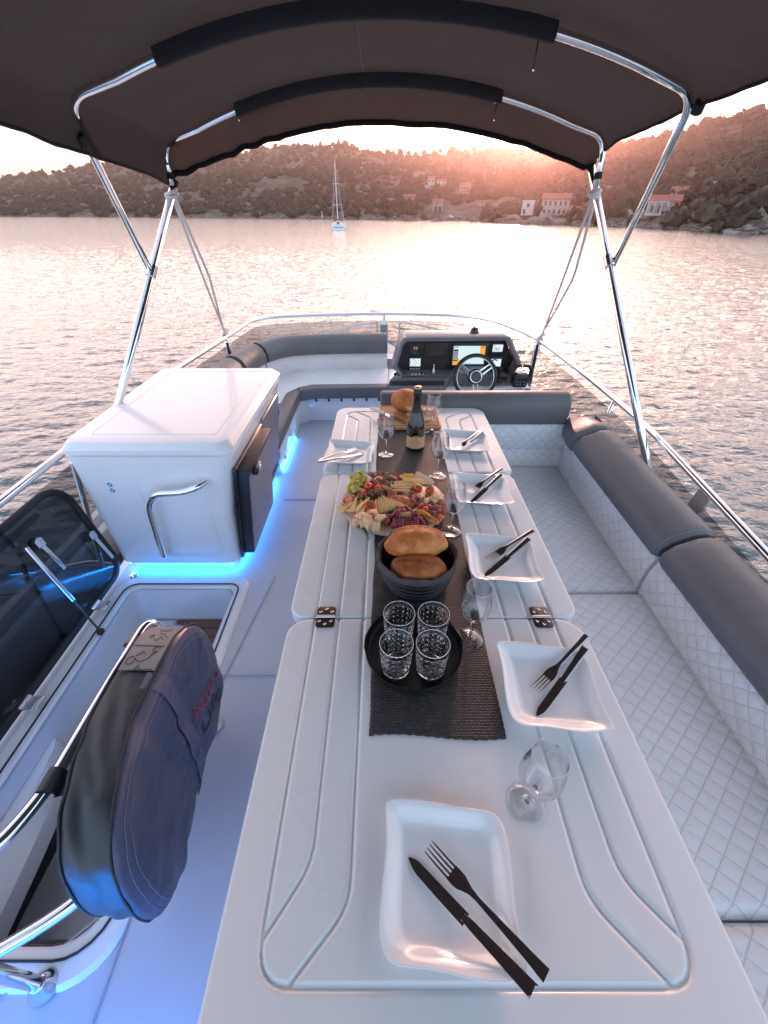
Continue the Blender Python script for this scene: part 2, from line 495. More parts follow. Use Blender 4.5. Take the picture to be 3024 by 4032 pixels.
# ------------------------------------------------------------------ sea
SEA = -3.4
def water_mat():
    m, nt, b, out = newmat('evening_sea')
    b.inputs['Base Color'].default_value = (.020, .055, .062, 1)
    b.inputs['Roughness'].default_value = .10
    b.inputs['Specular IOR Level'].default_value = .2
    c = noise(nt, coords(nt, (1, 1.3, 1), rot=(0, 0, -.3)), 5.5, 4, .55)
    d = noise(nt, coords(nt, (.6, 1.4, 1), rot=(0, 0, .2)), 1.1, 4, .55)
    h = mth(nt, 'ADD', mth(nt, 'MULTIPLY', c, .09), mth(nt, 'MULTIPLY', d, .40))
    bp_ = bump(nt, b, h, 1.0, .33)
    gl = N(nt, 'ShaderNodeBsdfGlossy'); gl.inputs['Roughness'].default_value = .05; gl.inputs['Color'].default_value = (.97, .95, .94, 1)
    nt.links.new(bp_.outputs[0], gl.inputs['Normal'])
    lw = N(nt, 'ShaderNodeLayerWeight'); lw.inputs['Blend'].default_value = .5; nt.links.new(bp_.outputs[0], lw.inputs['Normal'])
    f = mth(nt, 'ADD', .03, mth(nt, 'MULTIPLY', mth(nt, 'POWER', lw.outputs['Facing'], 3.3), .84))
    mx = N(nt, 'ShaderNodeMixShader'); nt.links.new(f, mx.inputs[0]); nt.links.new(b.outputs[0], mx.inputs[1]); nt.links.new(gl.outputs[0], mx.inputs[2])
    nt.links.new(mx.outputs[0], out.inputs['Surface'])
    return m
M['sea'] = water_mat()
def wave_height(x, y):
    r2 = np.random.default_rng(5)
    h = np.zeros_like(x)
    for k in range(64):
        L = .17 * (2.4 / .17) ** ((k + r2.random()) / 64)
        th = R(100) + r2.normal() * .62
        sl = .0215 * (L / 1.0) ** -.30 * (1 if L < 1.2 else .5)
        amp = sl * L / (2 * PI)
        ph = r2.uniform(0, 6.283)
        h += amp * np.sin((x * math.cos(th) + y * math.sin(th)) * 2 * PI / L + ph)
    return h + .35 * np.abs(h) * np.sign(h) * (h > 0)
az = np.radians(np.concatenate([np.linspace(-70, 70, 760), np.linspace(72, 288, 70)]))
rr_ = [2.6]
while rr_[-1] < 130: rr_.append(rr_[-1] * 1.0062 + .006)
rr_ = np.array(rr_ + [150, 180, 230, 300, 420, 700, 1300, 2500, 5000])
RR, AZ_ = np.meshgrid(rr_, az, indexing='ij')
X_, Y_ = RR * np.sin(AZ_), RR * np.cos(AZ_)
fade = np.clip((125 - RR) / 60, 0, 1) * np.where(np.cos(AZ_) > .3, 1, 0)
Z_ = SEA + wave_height(X_, Y_) * fade
nR, nA = RR.shape
V_ = np.stack([X_, Y_, Z_], -1).reshape(-1, 3)
I_ = np.arange(nR * nA).reshape(nR, nA)
I2 = np.roll(I_, -1, axis=1)
Q_ = np.stack([I_[:-1], I_[1:], I2[1:], I2[:-1]], -1).reshape(-1, 4)
me = bpy.data.meshes.new('sea')
me.vertices.add(len(V_)); me.vertices.foreach_set('co', V_.ravel())
me.loops.add(Q_.size); me.loops.foreach_set('vertex_index', Q_.ravel().astype(np.int32))
me.polygons.add(len(Q_)); me.polygons.foreach_set('loop_start', np.arange(0, Q_.size, 4, dtype=np.int32)); me.polygons.foreach_set('loop_total', np.full(len(Q_), 4, np.int32))
me.polygons.foreach_set('use_smooth', np.ones(len(Q_), bool))
me.update(calc_edges=True)
me.materials.append(M['sea'])
so2 = bpy.data.objects.new('sea', me); COL.objects.link(so2); so2['kind'] = 'structure'

# evening haze lying over the bay and the island
hm_, hnt, hb, ho = newmat('evening_haze')
hnt.nodes.remove(hb)
vs3 = N(hnt, 'ShaderNodeVolumeScatter'); vs3.inputs['Color'].default_value = (1.0, .66, .58, 1); vs3.inputs['Density'].default_value = .00058; vs3.inputs['Anisotropy'].default_value = .88
hnt.links.new(vs3.outputs[0], ho.inputs['Volume'])
hz_o = MB().box((0, 480, 55), (1500, 820, 118)).build('haze', hm_, smooth=False, kind='structure')

# ------------------------------------------------------------------ island
AZ_SH = np.array([-80, -60, -37.1, -21.4, -6.8, 0, 8.9, 13.8, 23.5, 30.7, 35.0, 37.7, 50, 70, 85.])
DS_SH = np.array([520, 470, 430, 335, 276, 253, 238, 209, 187, 167, 148, 149, 120, 110, 110.])
AZ_SK = np.array([-80, -60, -45, -35.9, -33.4, -31.2, -29, -26.8, -20, -12.9, -8.8, -4, -1.4, 1.6, 5.3, 7.9, 12.4, 15.1, 19, 23, 24.8, 26.6, 28.9, 30.8, 32.5, 34, 40, 55, 85.])
EL_SK = np.array([1.0, 1.2, 1.5, 2.05, 2.47, 2.8, 3.4, 3.7, 4.4, 4.95, 5.13, 5.3, 4.97, 4.97, 4.77, 4.6, 4.62, 4.49, 4.7, 4.88, 4.91, 5.15, 5.51, 6.0, 6.2, 6.43, 7.2, 8.0, 8.])
def hill_z(x, y):
    x = np.asarray(x, float); y = np.asarray(y, float)
    r = np.hypot(x, y); a = np.degrees(np.arctan2(x, y))
    ds = np.interp(a, AZ_SH, DS_SH) + 3 * np.sin(a * 1.7) + 1.6 * np.sin(a * 4.1 + 1)
    dr = ds + np.interp(a, [-80, -40, 0, 30, 85], [330, 300, 330, 260, 240])
    zr = 1.64 + dr * np.tan(np.radians(np.interp(a, AZ_SK, EL_SK) - .30))
    t = (r - ds) / (dr - ds)
    tt = np.clip(t, 0, 1)
    bank = np.clip((r - ds) / 7.0, 0, 1) * 1.5
    slope = tt * (1 + .12 * np.sin(tt * 6.28))
    z = SEA - .25 + bank + (zr - SEA - 1.3) * slope
    bumpy = np.sin(x * .031 + 1.3) * np.cos(y * .027 + x * .01) * 2.2 + np.sin(x * .083 + y * .05) * .8
    z = z + bumpy * np.clip(t * 3, 0, 1)
    terr = .55 * np.sin(z * 1.6 + np.sin(x * .05) * 2)           # old dry-stone terraces
    z = z + terr * np.clip(t * 4, 0, 1)
    z = np.where(t > 1, z - (t - 1) * (zr + 5) * .35, z)
    z = np.where(r < ds, SEA - .25 - (ds - r) * .12, z)
    return z
def hillside_mat():
    m, nt, b, out = newmat('scrub_hillside')
    v = coords(nt)
    n1 = noise(nt, v, .10, 6, .65); n2 = noise(nt, coords(nt, (1, 1, 3)), .035, 4)
    f = mth(nt, 'ADD', mth(nt, 'MULTIPLY', n1, .65), mth(nt, 'MULTIPLY', n2, .35))
    nt.links.new(ramp(nt, f, [(.36, (.03, .026, .016)), (.48, (.07, .055, .036)), (.58, (.16, .12, .085)), (.68, (.30, .235, .18))]), b.inputs['Base Color'])
    b.inputs['Roughness'].default_value = .95
    bump(nt, b, n1, 1.0, 1.2)
    return m
M['hill'] = hillside_mat()
na, nr = 330, 70
AA = np.radians(np.linspace(-80, 85, na))
mb = MB()
vs = []
ts = np.concatenate([[-.10, -.03, 0, .008, .02, .035], np.linspace(.05, 1.0, 50), np.linspace(1.04, 1.8, 14)])
for t in ts:
    a = np.degrees(AA)
    ds = np.interp(a, AZ_SH, DS_SH)
    dr = ds + np.interp(a, [-80, -40, 0, 30, 85], [330, 300, 330, 260, 240])
    r = ds + (dr - ds) * t
    x = r * np.sin(AA); y = r * np.cos(AA)
    vs.append(np.stack([x, y, hill_z(x, y)], 1))
mb.loft([list(map(tuple, q)) for q in vs], closed=False)
mb.build('hillside', M['hill'], smooth=True, angle=180, kind='structure')

# leaf-clump prototypes (numpy) shared by scrub and trees
def ico(sub):
    bm = bmesh.new(); bmesh.ops.create_icosphere(bm, subdivisions=sub, radius=1)
    bm.verts.index_update()
    V = np.array([v.co[:] for v in bm.verts]); F = np.array([[v.index for v in f.verts] for f in bm.faces]); bm.free()
    return V, F
ICV, ICF = ico(2)
def clump(seed, amp=.35, leaves=46):
    """uneven dome with loose leaf faces standing off it"""
    V = ICV.copy()
    for i, p in enumerate(V):
        V[i] = p * (1 + amp * mnoise.noise(Vector(p) * 1.9 + Vector((seed * 3.1, seed, 0))) + .18 * mnoise.noise(Vector(p) * 5 + Vector((seed, 0, seed))))
    V[:, 2] = np.where(V[:, 2] < 0, V[:, 2] * .45, V[:, 2])
    r2 = np.random.default_rng(seed)
    F = [tuple(q) for q in ICF]
    pts = list(map(tuple, V))
    for k in range(leaves):
        i = r2.integers(len(V)); p = V[i] * r2.uniform(.95, 1.22)
        d = r2.normal(size=3); d /= np.linalg.norm(d); e = np.cross(d, r2.normal(size=3)); e /= np.linalg.norm(e)
        s = r2.uniform(.16, .34)
        b = len(pts)
        pts += [tuple(p + d * s), tuple(p - d * s * .6 + e * s * .7), tuple(p - d * s * .6 - e * s * .7)]
        F.append((b, b + 1, b + 2))
    return np.array(pts), F
CL = [clump(s) for s in range(6)]
def foliage_mat(name, c0, c1, c2):
    m, nt, b, out = newmat(name)
    g = nt.nodes.new('ShaderNodeNewGeometry')
    n1 = noise(nt, coords(nt), .22, 4)
    n2 = noise(nt, coords(nt), 1.4, 3)
    f = mth(nt, 'ADD', mth(nt, 'MULTIPLY', n1, .5), mth(nt, 'ADD', mth(nt, 'MULTIPLY', n2, .25), mth(nt, 'MULTIPLY', g.outputs['Random Per Island'], .28)))
    nt.links.new(ramp(nt, f, [(.3, c0), (.5, c1), (.72, c2)]), b.inputs['Base Color'])
    b.inputs['Roughness'].default_value = .8
    return m
M['scrub'] = foliage_mat('scrub_foliage', (.008, .010, .005), (.022, .022, .011), (.055, .047, .025))
M['pine'] = foliage_mat('pine_foliage', (.008, .011, .006), (.018, .021, .011), (.034, .034, .018))
M['bark'] = mat('bark', (.09, .06, .045), .9, var=.3, vs=3)

def merge_np(name, VV, FF, m, kind=None, parent=None):
    me = bpy.data.meshes.new(name)
    V = np.concatenate(VV); 
    off = 0; F = []
    for v, f in zip(VV, FF):
        F += [tuple(int(i) + off for i in q) for q in f]; off += len(v)
    me.from_pydata(V.tolist(), [], F)
    me.polygons.foreach_set('use_smooth', [False] * len(me.polygons))
    me.materials.append(m)
    o = bpy.data.objects.new(name, me); COL.objects.link(o)
    if parent: o.parent = parent
    if kind: o['kind'] = kind
    return o
HOUSES = [(66, 198), (56.6, 201.5), (87.2, 160.3), (104.4, 183), (106, 165), (30.8, 344), (37.2, 340), (48.5, 313.7), (26.6, 253.6), (83.5, 167), (88, 156), (90, 146), (92.5, 134), (94, 124), (60, 196)]
VV, FF = [], []
cnt = 0
while cnt < 7200:
    a = math.radians(rng.uniform(-52, 48))
    t = rng.uniform(.02, 1.06) ** 1.15
    ad = math.degrees(a)
    ds = np.interp(ad, AZ_SH, DS_SH); dr = ds + np.interp(ad, [-80, -40, 0, 30, 85], [330, 300, 330, 260, 240])
    r = ds + (dr - ds) * t
    x, y = r * math.sin(a), r * math.cos(a)
    dens = mnoise.noise(Vector((x * .022, y * .022, 3.3))) + .5 * mnoise.noise(Vector((x * .07, y * .07, 1.3)))
    if dens < -.34 + .18 * (-25 < ad < 9) - .3 * max(0, t - .6): continue
    if any((x - hx) ** 2 + (y - hy) ** 2 < (49 if i_ < 9 else 16) or (i_ < 9 and abs(math.atan2(x, y) - math.atan2(hx, hy)) < .022 and -16 < math.hypot(x, y) - math.hypot(hx, hy) < 4) for i_, (hx, hy) in enumerate(HOUSES)): continue
    z = float(hill_z(x, y))
    s = rng.uniform(1.0, 2.6) * (1 + .2 * (ad > 10)) * (1 + .35 * (t > .93))
    if rng.random() < .12: s *= 1.5
    V, F = CL[rng.integers(6)]
    th = rng.uniform(0, 6.28); c_, s_ = math.cos(th), math.sin(th)
    P = V @ np.array([[c_, s_, 0], [-s_, c_, 0], [0, 0, 1]]) * np.array([s, s, s * rng.uniform(.7, 1.15)]) + np.array([x, y, z + .1 * s])
    VV.append(P); FF.append(F); cnt += 1
sc = merge_np('hillside_scrub', VV, FF, M['scrub'], kind='stuff')
tag(sc, 'dense olive brown scrub covering the island slope', 'scrub')

# individual pines standing on the ridge and among the houses
def make_tree(seed, kind):
    r2 = random.Random(seed)
    t = thing('pine_tree', 'x', 'tree')
    H = 5.6 if kind == 'tall' else 4.6
    tr = MB().tube([(0, 0, -.6), (.08, 0, H * .3), (.02, .08, H * .62), (.1, 0, H * .9)], [.20, .15, .10, .04], 6)
    for k in range(5):
        a = r2.uniform(0, 6.28); z0 = H * r2.uniform(.35, .7)
        tr.tube([(0, 0, z0), (math.cos(a) * .9, math.sin(a) * .9, z0 + .5)], [.06, .025], 5)
    tr.build('trunk', M['bark'], t)
    VV, FF = [], []
    n = 13 if kind == 'tall' else 15
    for k in range(n):
        q = k / (n - 1)
        if kind == 'tall':
            rr = (1 - q) * 1.25 + .15; zz = H * (.35 + .66 * q); s = .95 * (1 - q * .62)
        else:
            rr = 1.7 * math.sin(PI * (.25 + .6 * q)); zz = H * (.5 + .42 * q); s = 1.15 * r2.uniform(.75, 1.1)
        a = k * 2.4 + r2.uniform(-.4, .4)
        V, F = CL[r2.randrange(6)]
        VV.append(V * np.array([s, s, s * .8]) + np.array([math.cos(a) * rr * .75, math.sin(a) * rr * .75, zz])); FF.append(F)
    merge_np('crown', VV, FF, M['pine'], parent=t)
    return t
# ------------------------------------------------------------------ ridge pines
tall = make_tree(3, 'tall'); brd = make_tree(5, 'broad')
used = {'tall': 0, 'broad': 0}
TREES = [(-35.7, 'broad', 1.1), (-33.4, 'tall', 1.25), (-32.6, 'tall', 1.3), (-31.3, 'broad', .8), (-28.7, 'broad', .8), (-12.4, 'broad', .9), (-11.2, 'broad', 1.0), (-10.1, 'broad', .8), (-8.9, 'tall', 1.2), (-8.2, 'broad', 1.0), (-7.4, 'tall', 1.0), (-6.6, 'tall', 1.5), (-6.1, 'broad', 1.1), (-5.3, 'broad', 1.2), (-4.7, 'tall', 1.6), (-4.0, 'broad', 1.5), (-3.3, 'tall', 1.1), (-1.9, 'broad', .9), (-.9, 'tall', .9), (.4, 'broad', 1.4), (1.0, 'tall', 1.2), (1.7, 'broad', 1.5), (2.6, 'broad', 1.0), (3.3, 'broad', .9), (4.2, 'broad', 1.2), (5.2, 'tall', 1.1), (5.9, 'broad', 1.1), (7.1, 'broad', 1.4), (8.5, 'broad', 1.0), (9.3, 'broad', 1.3), (10.3, 'tall', 1.0), (11.1, 'broad', 1.1), (12.2, 'broad', 1.3), (13.3, 'broad', 1.0), (14.0, 'tall', 1.1), (23.2, 'broad', 1.0), (24.2, 'broad', 1.2), (25.8, 'tall', 1.0), (27.4, 'broad', 1.2), (28.8, 'broad', 1.0), (30.6, 'tall', 1.0), (32.0, 'broad', 1.2), (33.2, 'broad', 1.3)]
PLACE = {'tall': 'slender pointed pine standing up from the ridge line against the sky', 'broad': 'round crowned pine standing up from the ridge line against the sky'}
for (a, k, s) in TREES:
    ds = np.interp(a, AZ_SH, DS_SH); dr = ds + np.interp(a, [-80, -40, 0, 30, 85], [330, 300, 330, 260, 240])
    r = dr * .985; x = r * math.sin(R(a)); y = r * math.cos(R(a))
    o = (tall if k == 'tall' else brd)
    if used[k]: o = copy_tree(o)
    used[k] += 1
    o.location = (x, y, float(hill_z(x, y)) - .2); o.scale = (s, s, s); o.rotation_euler = (0, 0, a * 1.3)
    tag(o, PLACE[k], 'tree', 'pointed pines on the ridge' if k == 'tall' else 'round pines on the ridge')
# trees beside the shore houses
for (x, y, s, lab) in ((73.5, 192, 1.15, 'broad dark tree covering the right end of the long red roofed house'), (95.5, 163, 1.1, 'broad dark tree close to the right wall of the porch house'), (80.5, 163.5, .8, 'small tree at the left corner of the porch house'),
                       (61.0, 200.5, .8, 'small tree in front of the white annex by the long house'), (99.5, 140.5, 1.3, 'big dark tree behind the sea wall at the far right edge'), (104, 147, 1.35, 'big dark tree below the white flat roofed house'), (97, 150, 1.2, 'dark tree between the porch house and the right hand sea wall')):
    o = copy_tree(brd); o.location = (x, y, float(hill_z(x, y)) - .3); o.scale = (s, s, s); o.rotation_euler = (0, 0, x)
    o['label'] = lab
    if 'group' in o: del o['group']

# ------------------------------------------------------------------ houses
M['stucco'] = mat('stucco', (.42, .35, .29), .9, var=.12, vs=.6, bs=.2, bscale=6, bdist=.05)
M['stucco_w'] = mat('white_stucco', (.50, .46, .43), .9, var=.08, vs=.6)
M['stone'] = mat('stone_wall', (.33, .27, .23), .95, var=.3, vs=.9, bs=.6, bscale=2.5, bdist=.2)
M['tile'] = mat('roof_tile', (.33, .105, .07), .85, var=.2, vs=1.2, bs=.5, bscale=5, bdist=.1)
M['window'] = mat('dark_window', (.035, .035, .04), .25, var=.2)
def house(name, label, x, y, z, W, D, Hh, roof='gable', wall='stucco', wins=(), porch=False, rz=None, chim=False):
    a = math.atan2(x, y)
    t = thing(name, label, 'house', (x, y, z - .3), -a if rz is None else rz)
    MB().box((0, D / 2, Hh / 2), (W, D, Hh), .03).build('wall', M[wall], t)
    if roof == 'gable':
        e = .35; rh = D * .26
        m_ = MB()
        pts = [(-e, Hh - .06), (D / 2, Hh + rh), (D + e, Hh - .06), (D + e, Hh + .12), (D / 2, Hh + rh + .2), (-e, Hh + .12)]
        m_.loft([[(-W / 2 - e, p[0], p[1]) for p in pts], [(W / 2 + e, p[0], p[1]) for p in pts]], True, True, True)
        rf = m_.build('roof', M['tile'], t, smooth=False)
        g = MB()
        for sx in (-1, 1):
            b = sx * (W / 2 - .12)
            g.loft([[(b, 0.05, Hh - .01), (b, D - .05, Hh - .01), (b, D / 2, Hh + rh - .02)], [(b + .1 * sx, 0.05, Hh - .01), (b + .1 * sx, D - .05, Hh - .01), (b + .1 * sx, D / 2, Hh + rh - .02)]], True, True, True)
        g.build('gable', M[wall], t, smooth=False)
        if chim: MB().box((W * .3, D * .6, Hh + rh * .9), (.6, .6, 1.3), .04).build('chimney', M[wall], rf)
    else:
        MB().box((0, D / 2, Hh + .13), (W + .5, D + .5, .25), .04).build('roof', M['stucco_w'], t)
    for (u, v, ww, wh) in wins:
        MB().box((u, -.03, v), (ww, .1, wh), .02).build('window', M['window'], t)
    if porch:
        pm = MB()
        for k in range(4): pm.box((-W / 2 + .3 + k * (W * .62) / 3, -1.5, Hh / 2 - .05), (.38, .38, Hh - .15), .03)
        pm.box((-W * .17, -1.5, Hh - .12), (W * .68, .4, .3), .03)
        pm.box((-W * .17, -.75, .1), (W * .68, 2.0, .5), .03)
        pm.build('porch', M['stucco_w'], t)
    return t
w2 = [(u, v, .75, 1.25) for v in (1.5, 4.1) for u in (-3.6, -1.9, 0, 1.9, 3.6)]
house('long_house', 'long two storey shore house with a red tiled roof and two rows of windows', 66.0, 198, -.9, 10.2, 6.5, 5.4, wins=w2, chim=True)
house('annex_house', 'white flat roofed annex left of the long red roofed house', 56.6, 201.5, -.6, 4.6, 5, 4.6, 'flat', 'stucco_w', [(0, 3.2, 1, 1.2), (-1.2, 1.2, .8, 1.6)])
house('porch_house', 'low shore house with a red roof and a pillared porch', 87.2, 160.3, 0, 8.8, 6, 3.4, wins=[(-2.6, 1.6, 1.1, 1.5), (-.6, 1.5, 1.0, 1.9), (1.2, 1.6, 1.1, 1.3)], porch=True, chim=True)
house('hill_house', 'small house with a bright red roof above the porch house', 104.4, 183, 3.9, 6.2, 5, 2.6, wins=[(-1.4, 1.3, .9, 1.1), (1.0, 1.3, .9, 1.1)])
house('terrace_house', 'pale flat roofed house with dark arches high on the right hand slope', 106, 165, 4.7, 4.6, 4, 3.6, 'flat', 'stucco_w', [(-1.2, .9, .8, 1.5), (.1, .9, .8, 1.5), (1.4, .9, .8, 1.5)])
house('white_cottage', 'tiny white cottage just left of the right hand canopy pole', 99.7, 232.5, 7.3, 2.6, 3, 2.0, 'flat', 'stucco_w', [(0, 1, .6, .8)])
house('yellow_cottage', 'tiny ochre cottage below the white one behind the right hand canopy pole', 95.7, 220.2, 5.5, 3.2, 3, 1.7, 'flat', 'stucco', [(0, .9, .7, .8)])
house('tower_house', 'tall narrow pale house with a small red roof on the middle slope', 30.8, 344, 12.9, 4.4, 4, 4.2, wall='stucco_w', wins=[(-1, 2.9, .8, 1), (1, 2.9, .8, 1)])
house('slope_house', 'low pale house directly right of the tall narrow house on the middle slope', 37.2, 340, 13, 6.0, 4, 2.4, wall='stucco_w', wins=[(-1.6, 1.2, .9, 1), (1.2, 1.2, .9, 1)])
house('white_shed', 'small white flat shed lower left of the tall narrow house', 27.5, 330, 11.2, 3.6, 3, 1.7, 'flat', 'stucco_w', [(.6, .9, .8, .8)])
house('orange_house', 'ochre house with a red roof alone on the middle slope under the sun', 48.5, 313.7, 10.2, 6.2, 4.4, 2.4, wins=[(-1.6, 1.2, .8, 1), (0, 1.2, .8, 1), (1.6, 1.2, .8, 1)])
house('ruin_house', 'grey stone house with a dark ground floor opening near the shore', 26.6, 253.6, .2, 5.2, 4.5, 3.8, wall='stone', wins=[(-1.0, 1.3, 1.2, 1.6), (1.1, 1.3, 1.2, 1.6), (-.4, 3.0, .7, .7)])
house('stone_house', 'stone gabled house half hidden in scrub right of the sailing boat', 13.2, 272.8, 2.6, 6.2, 5, 3.6, wall='stone', wins=[(-1.5, 1.8, .9, 1.1), (1.4, 1.8, .9, 1.1)])
house('stone_shed', 'long low stone shed left of the stone gabled house', 4.8, 287.2, 3.9, 6, 4, 1.8, 'flat', 'stone', [(1, .9, .8, .8)])
house('boat_house', 'small pale boat house at the water behind the right hand canopy pole', 69.7, 185.5, -1.2, 4.6, 4, 2.4, wall='stucco_w', wins=[(0, 1, 1.4, 1.6)])

# sea walls, shore rocks, poles, jetty, beached boats
def seawall(name, label, pts, h):
    m_ = MB()
    P = []
    for i in range(len(pts) - 1):
        for k in range(10):
            t = k / 10; P.append(tuple(pts[i][j] * (1 - t) + pts[i + 1][j] * t for j in range(2)))
    P.append(pts[-1])
    rings = []
    for i, p in enumerate(P):
        z = float(hill_z(*p)); n = Vector((p[0], p[1], 0)).normalized()
        hh = h * (1 + .12 * mnoise.noise(Vector((i * .35, 0, 1))))
        rings.append([(p[0] - n.x * .1, p[1] - n.y * .1, z - 1), (p[0], p[1], z + hh), (p[0] + n.x * .7, p[1] + n.y * .7, z + hh), (p[0] + n.x * .7, p[1] + n.y * .7, z - 1)])
    m_.loft(rings, True, True, True)
    return tag(m_.build(name, M['stone'], smooth=False), label, 'sea wall')
seawall('sea_wall', 'pale sea wall below the porch house', [(74.5, 180.5), (80, 172), (83, 167.6), (87.0, 160.0), (88.5, 153.0)], 1.9)
seawall('sea_wall', 'long broken sea wall running to the right edge of the view', [(88.8, 149.5), (91.6, 140.0), (93.3, 130.0), (94.5, 121.5), (97, 108)], 1.35)
seawall('sea_wall', 'low sea wall below the long red roofed house', [(50, 206.5), (58, 198.5), (66, 189.5), (72.5, 182.5)], 1.2)
M['rock'] = mat('shore_rock', (.19, .15, .125), .95, var=.35, vs=.7, bs=.8, bscale=2, bdist=.25)
VV, FF = [], []
for k in range(1500):
    ad = rng.uniform(-46, 41)
    ds = np.interp(ad, AZ_SH, DS_SH) + 3 * np.sin(ad * 1.7) + 1.6 * np.sin(ad * 4.1 + 1)
    r = ds + abs(rng.normal(0, 2.2)) + .2
    x, y = r * math.sin(R(ad)), r * math.cos(R(ad)); z = float(hill_z(x, y))
    s = rng.uniform(.25, .9)
    V = ICV * (1 + .35 * np.sin(ICV[:, [1, 2, 0]] * rng.uniform(1.5, 4) + rng.uniform(0, 6)))
    th = rng.uniform(0, 6.28); c_, s_ = math.cos(th), math.sin(th)
    VV.append(V @ np.array([[c_, s_, 0], [-s_, c_, 0], [0, 0, 1]]) * np.array([s * 1.5, s, s * .55]) + np.array([x, y, max(z, SEA) + .05])); FF.append([tuple(q) for q in ICF])
sr = merge_np('shore_rocks', VV, FF, M['rock'], kind='stuff'); tag(sr, 'band of pale broken rocks along the waterline of the island', 'rocks')
for (x, y, z, h, lab) in ((56.8, 299.3, 10.2, 8.8, 'leftmost of the three thin pale poles on the slope below the sun'), (65.5, 315, 14.1, 8.5, 'middle one of the three thin pale poles on the slope below the sun'), (75.1, 342.4, 18, 9.0, 'rightmost of the three thin pale poles on the slope below the sun')):
    o = thing('utility_pole', lab, 'pole', (x, y, z - .5), -.2, 'utility poles on the slope')
    MB().tube([(0, 0, 0), (0, 0, h)], [.16, .11], 8).build('pole', M['stucco_w'], o)
    MB().box((0, 0, h - .5), (1.6, .12, .14), .01).build('crossarm', M['stucco_w'], o)
tag(MB().lathe([(.0, 0), (.5, 0), (.5, .5), (.3, .7), (.25, 2.2), (.42, 2.3), (.42, 2.5), (.0, 2.8)], 12, (-33.6, 276, -2.9)).build('shore_beacon', M['stucco_w']), 'small white beacon on the far shore left of the sailing boat', 'beacon')
tag(MB().prism([(82.5, 120.3), (88, 117.0), (90, 120.0), (84, 123)], -3.6, -2.95, .05).build('jetty', M['stone'], smooth=False), 'low dark stone jetty at the right hand shore', 'jetty')
def dinghy(label, x, y, z, rz, L=5.2):
    t = thing('beached_boat', label, 'boat', (x, y, z), rz, 'small boats on the shore')
    rings = []
    for k in range(9):
        u = k / 8; wd = .85 * (1 - max(0, u - .45) ** 2 * 3.0); wd = max(wd, .04)
        rings.append([(-wd, (u - .5) * L, .75 + .25 * u * u), (-wd * .75, (u - .5) * L, .2), (0, (u - .5) * L, .05), (wd * .75, (u - .5) * L, .2), (wd, (u - .5) * L, .75 + .25 * u * u)])
    MB().loft(rings, False).build('hull', M['gel'], t)
    MB().box((0, -.4, .62), (1.5, L * .7, .12), .04).build('deck', M['gel'], t)
    MB().box((0, -.1, .95), (1.0, 1.2, .5), .1).build('cuddy', M['gel'], t)
dinghy('small white boat hauled out on the shore right of the sailing boat', 6.9, 257.5, -2.6, 1.5, 6.5)
dinghy('tiny white boat on the shore below the middle of the canopy gap', 31.6, 243.5, -2.5, 1.4, 4)

# ------------------------------------------------------------------ anchored sailing yacht
y_ = thing('sailing_boat', 'white sailing boat with a bare mast anchored in the bay', 'sailing boat', (-13.0, 142.5, SEA), R(6))
def yring(u):
    L = 12.2; wd = 1.9 * (math.sin(min(1, .62 + (1 - u) * .55) * PI / 2) if u < .45 else math.cos((u - .45) / .55 * PI / 2) ** .75)
    wd = max(wd, .03); sh = 1.15 + .35 * u ** 2; yy = (u - .38) * L
    return [(-wd, yy, sh), (-wd * .97, yy, .55), (-wd * .72, yy, -.1), (0, yy, -.35), (wd * .72, yy, -.1), (wd * .97, yy, .55), (wd, yy, sh)]
hl = MB().loft([yring(k / 16) for k in range(17)], True, True, True).build('hull', M['gel'], y_)
MB().box((0, -4.68, .62), (2.6, .05, .12), .02).build('stern_stripe', M['black'], hl)
ck = MB(); ck.loft([[(-1.15, -.8, 1.1), (-.95, -.6, 1.7), (.95, -.6, 1.7), (1.15, -.8, 1.1)], [(-1.0, 1.5, 1.2), (-.8, 1.4, 1.72), (.8, 1.4, 1.72), (1.0, 1.5, 1.2)], [(-.5, 3.6, 1.2), (-.35, 3.3, 1.5), (.35, 3.3, 1.5), (.5, 3.6, 1.2)]], True, True, True)
cb = ck.build('cabin', M['gel'], y_)
MB().box((0, -.74, 1.45), (.8, .04, .5), .02).build('companionway', M['window'], cb)
M['mast'] = mat('white_mast', (.75, .73, .70), .4)
mst = MB().tube([(0, 1.6, 1.2), (0, 1.5, 15.2)], [.11, .07], 8).build('mast', M['mast'], y_)
for z, wd in ((5.6, 1.2), (10.2, .9)):
    MB().tube([(-wd, 1.4, z + .08), (0, 1.55, z), (wd, 1.4, z + .08)], .035, 6).build('spreader', M['steel'], mst)
bmn = MB().tube([(0, 1.5, 2.7), (0, -2.9, 2.75)], .09, 8).build('boom', M['steel'], y_)
MB().tube([(0, 1.4, 2.92), (0, -.5, 3.0), (0, -2.7, 2.9)], [.17, .2, .1], 10).build('furled_sail', M['stucco_w'], bmn)
rg = MB()
for p in ((-1.7, -4.4, 1.2), (1.7, -4.4, 1.2), (-1.75, 1.4, 1.3), (1.75, 1.4, 1.3), (0, 7.4, 1.6)): rg.tube([p, (0, 1.5, 15.0 if abs(p[1]) > 3 else 10.2)], .022, 5)
rg.build('rigging', M['steel'], y_)
fs = MB().tube([(0, 7.3, 1.7), (0, 4.5, 8.2), (0, 1.75, 14.5)], [.06, .12, .05], 8).build('furled_jib', M['stucco_w'], y_)
MB().loft([[(-1.3, -.9, 1.2), (-1.15, -.8, 2.2), (0, -.8, 2.45), (1.15, -.8, 2.2), (1.3, -.9, 1.2)], [(-1.2, .7, 1.6), (-1.0, .5, 1.9), (0, .5, 2.0), (1.0, .5, 1.9), (1.2, .7, 1.6)]], False).build('sprayhood', M['grey_leather'], y_)
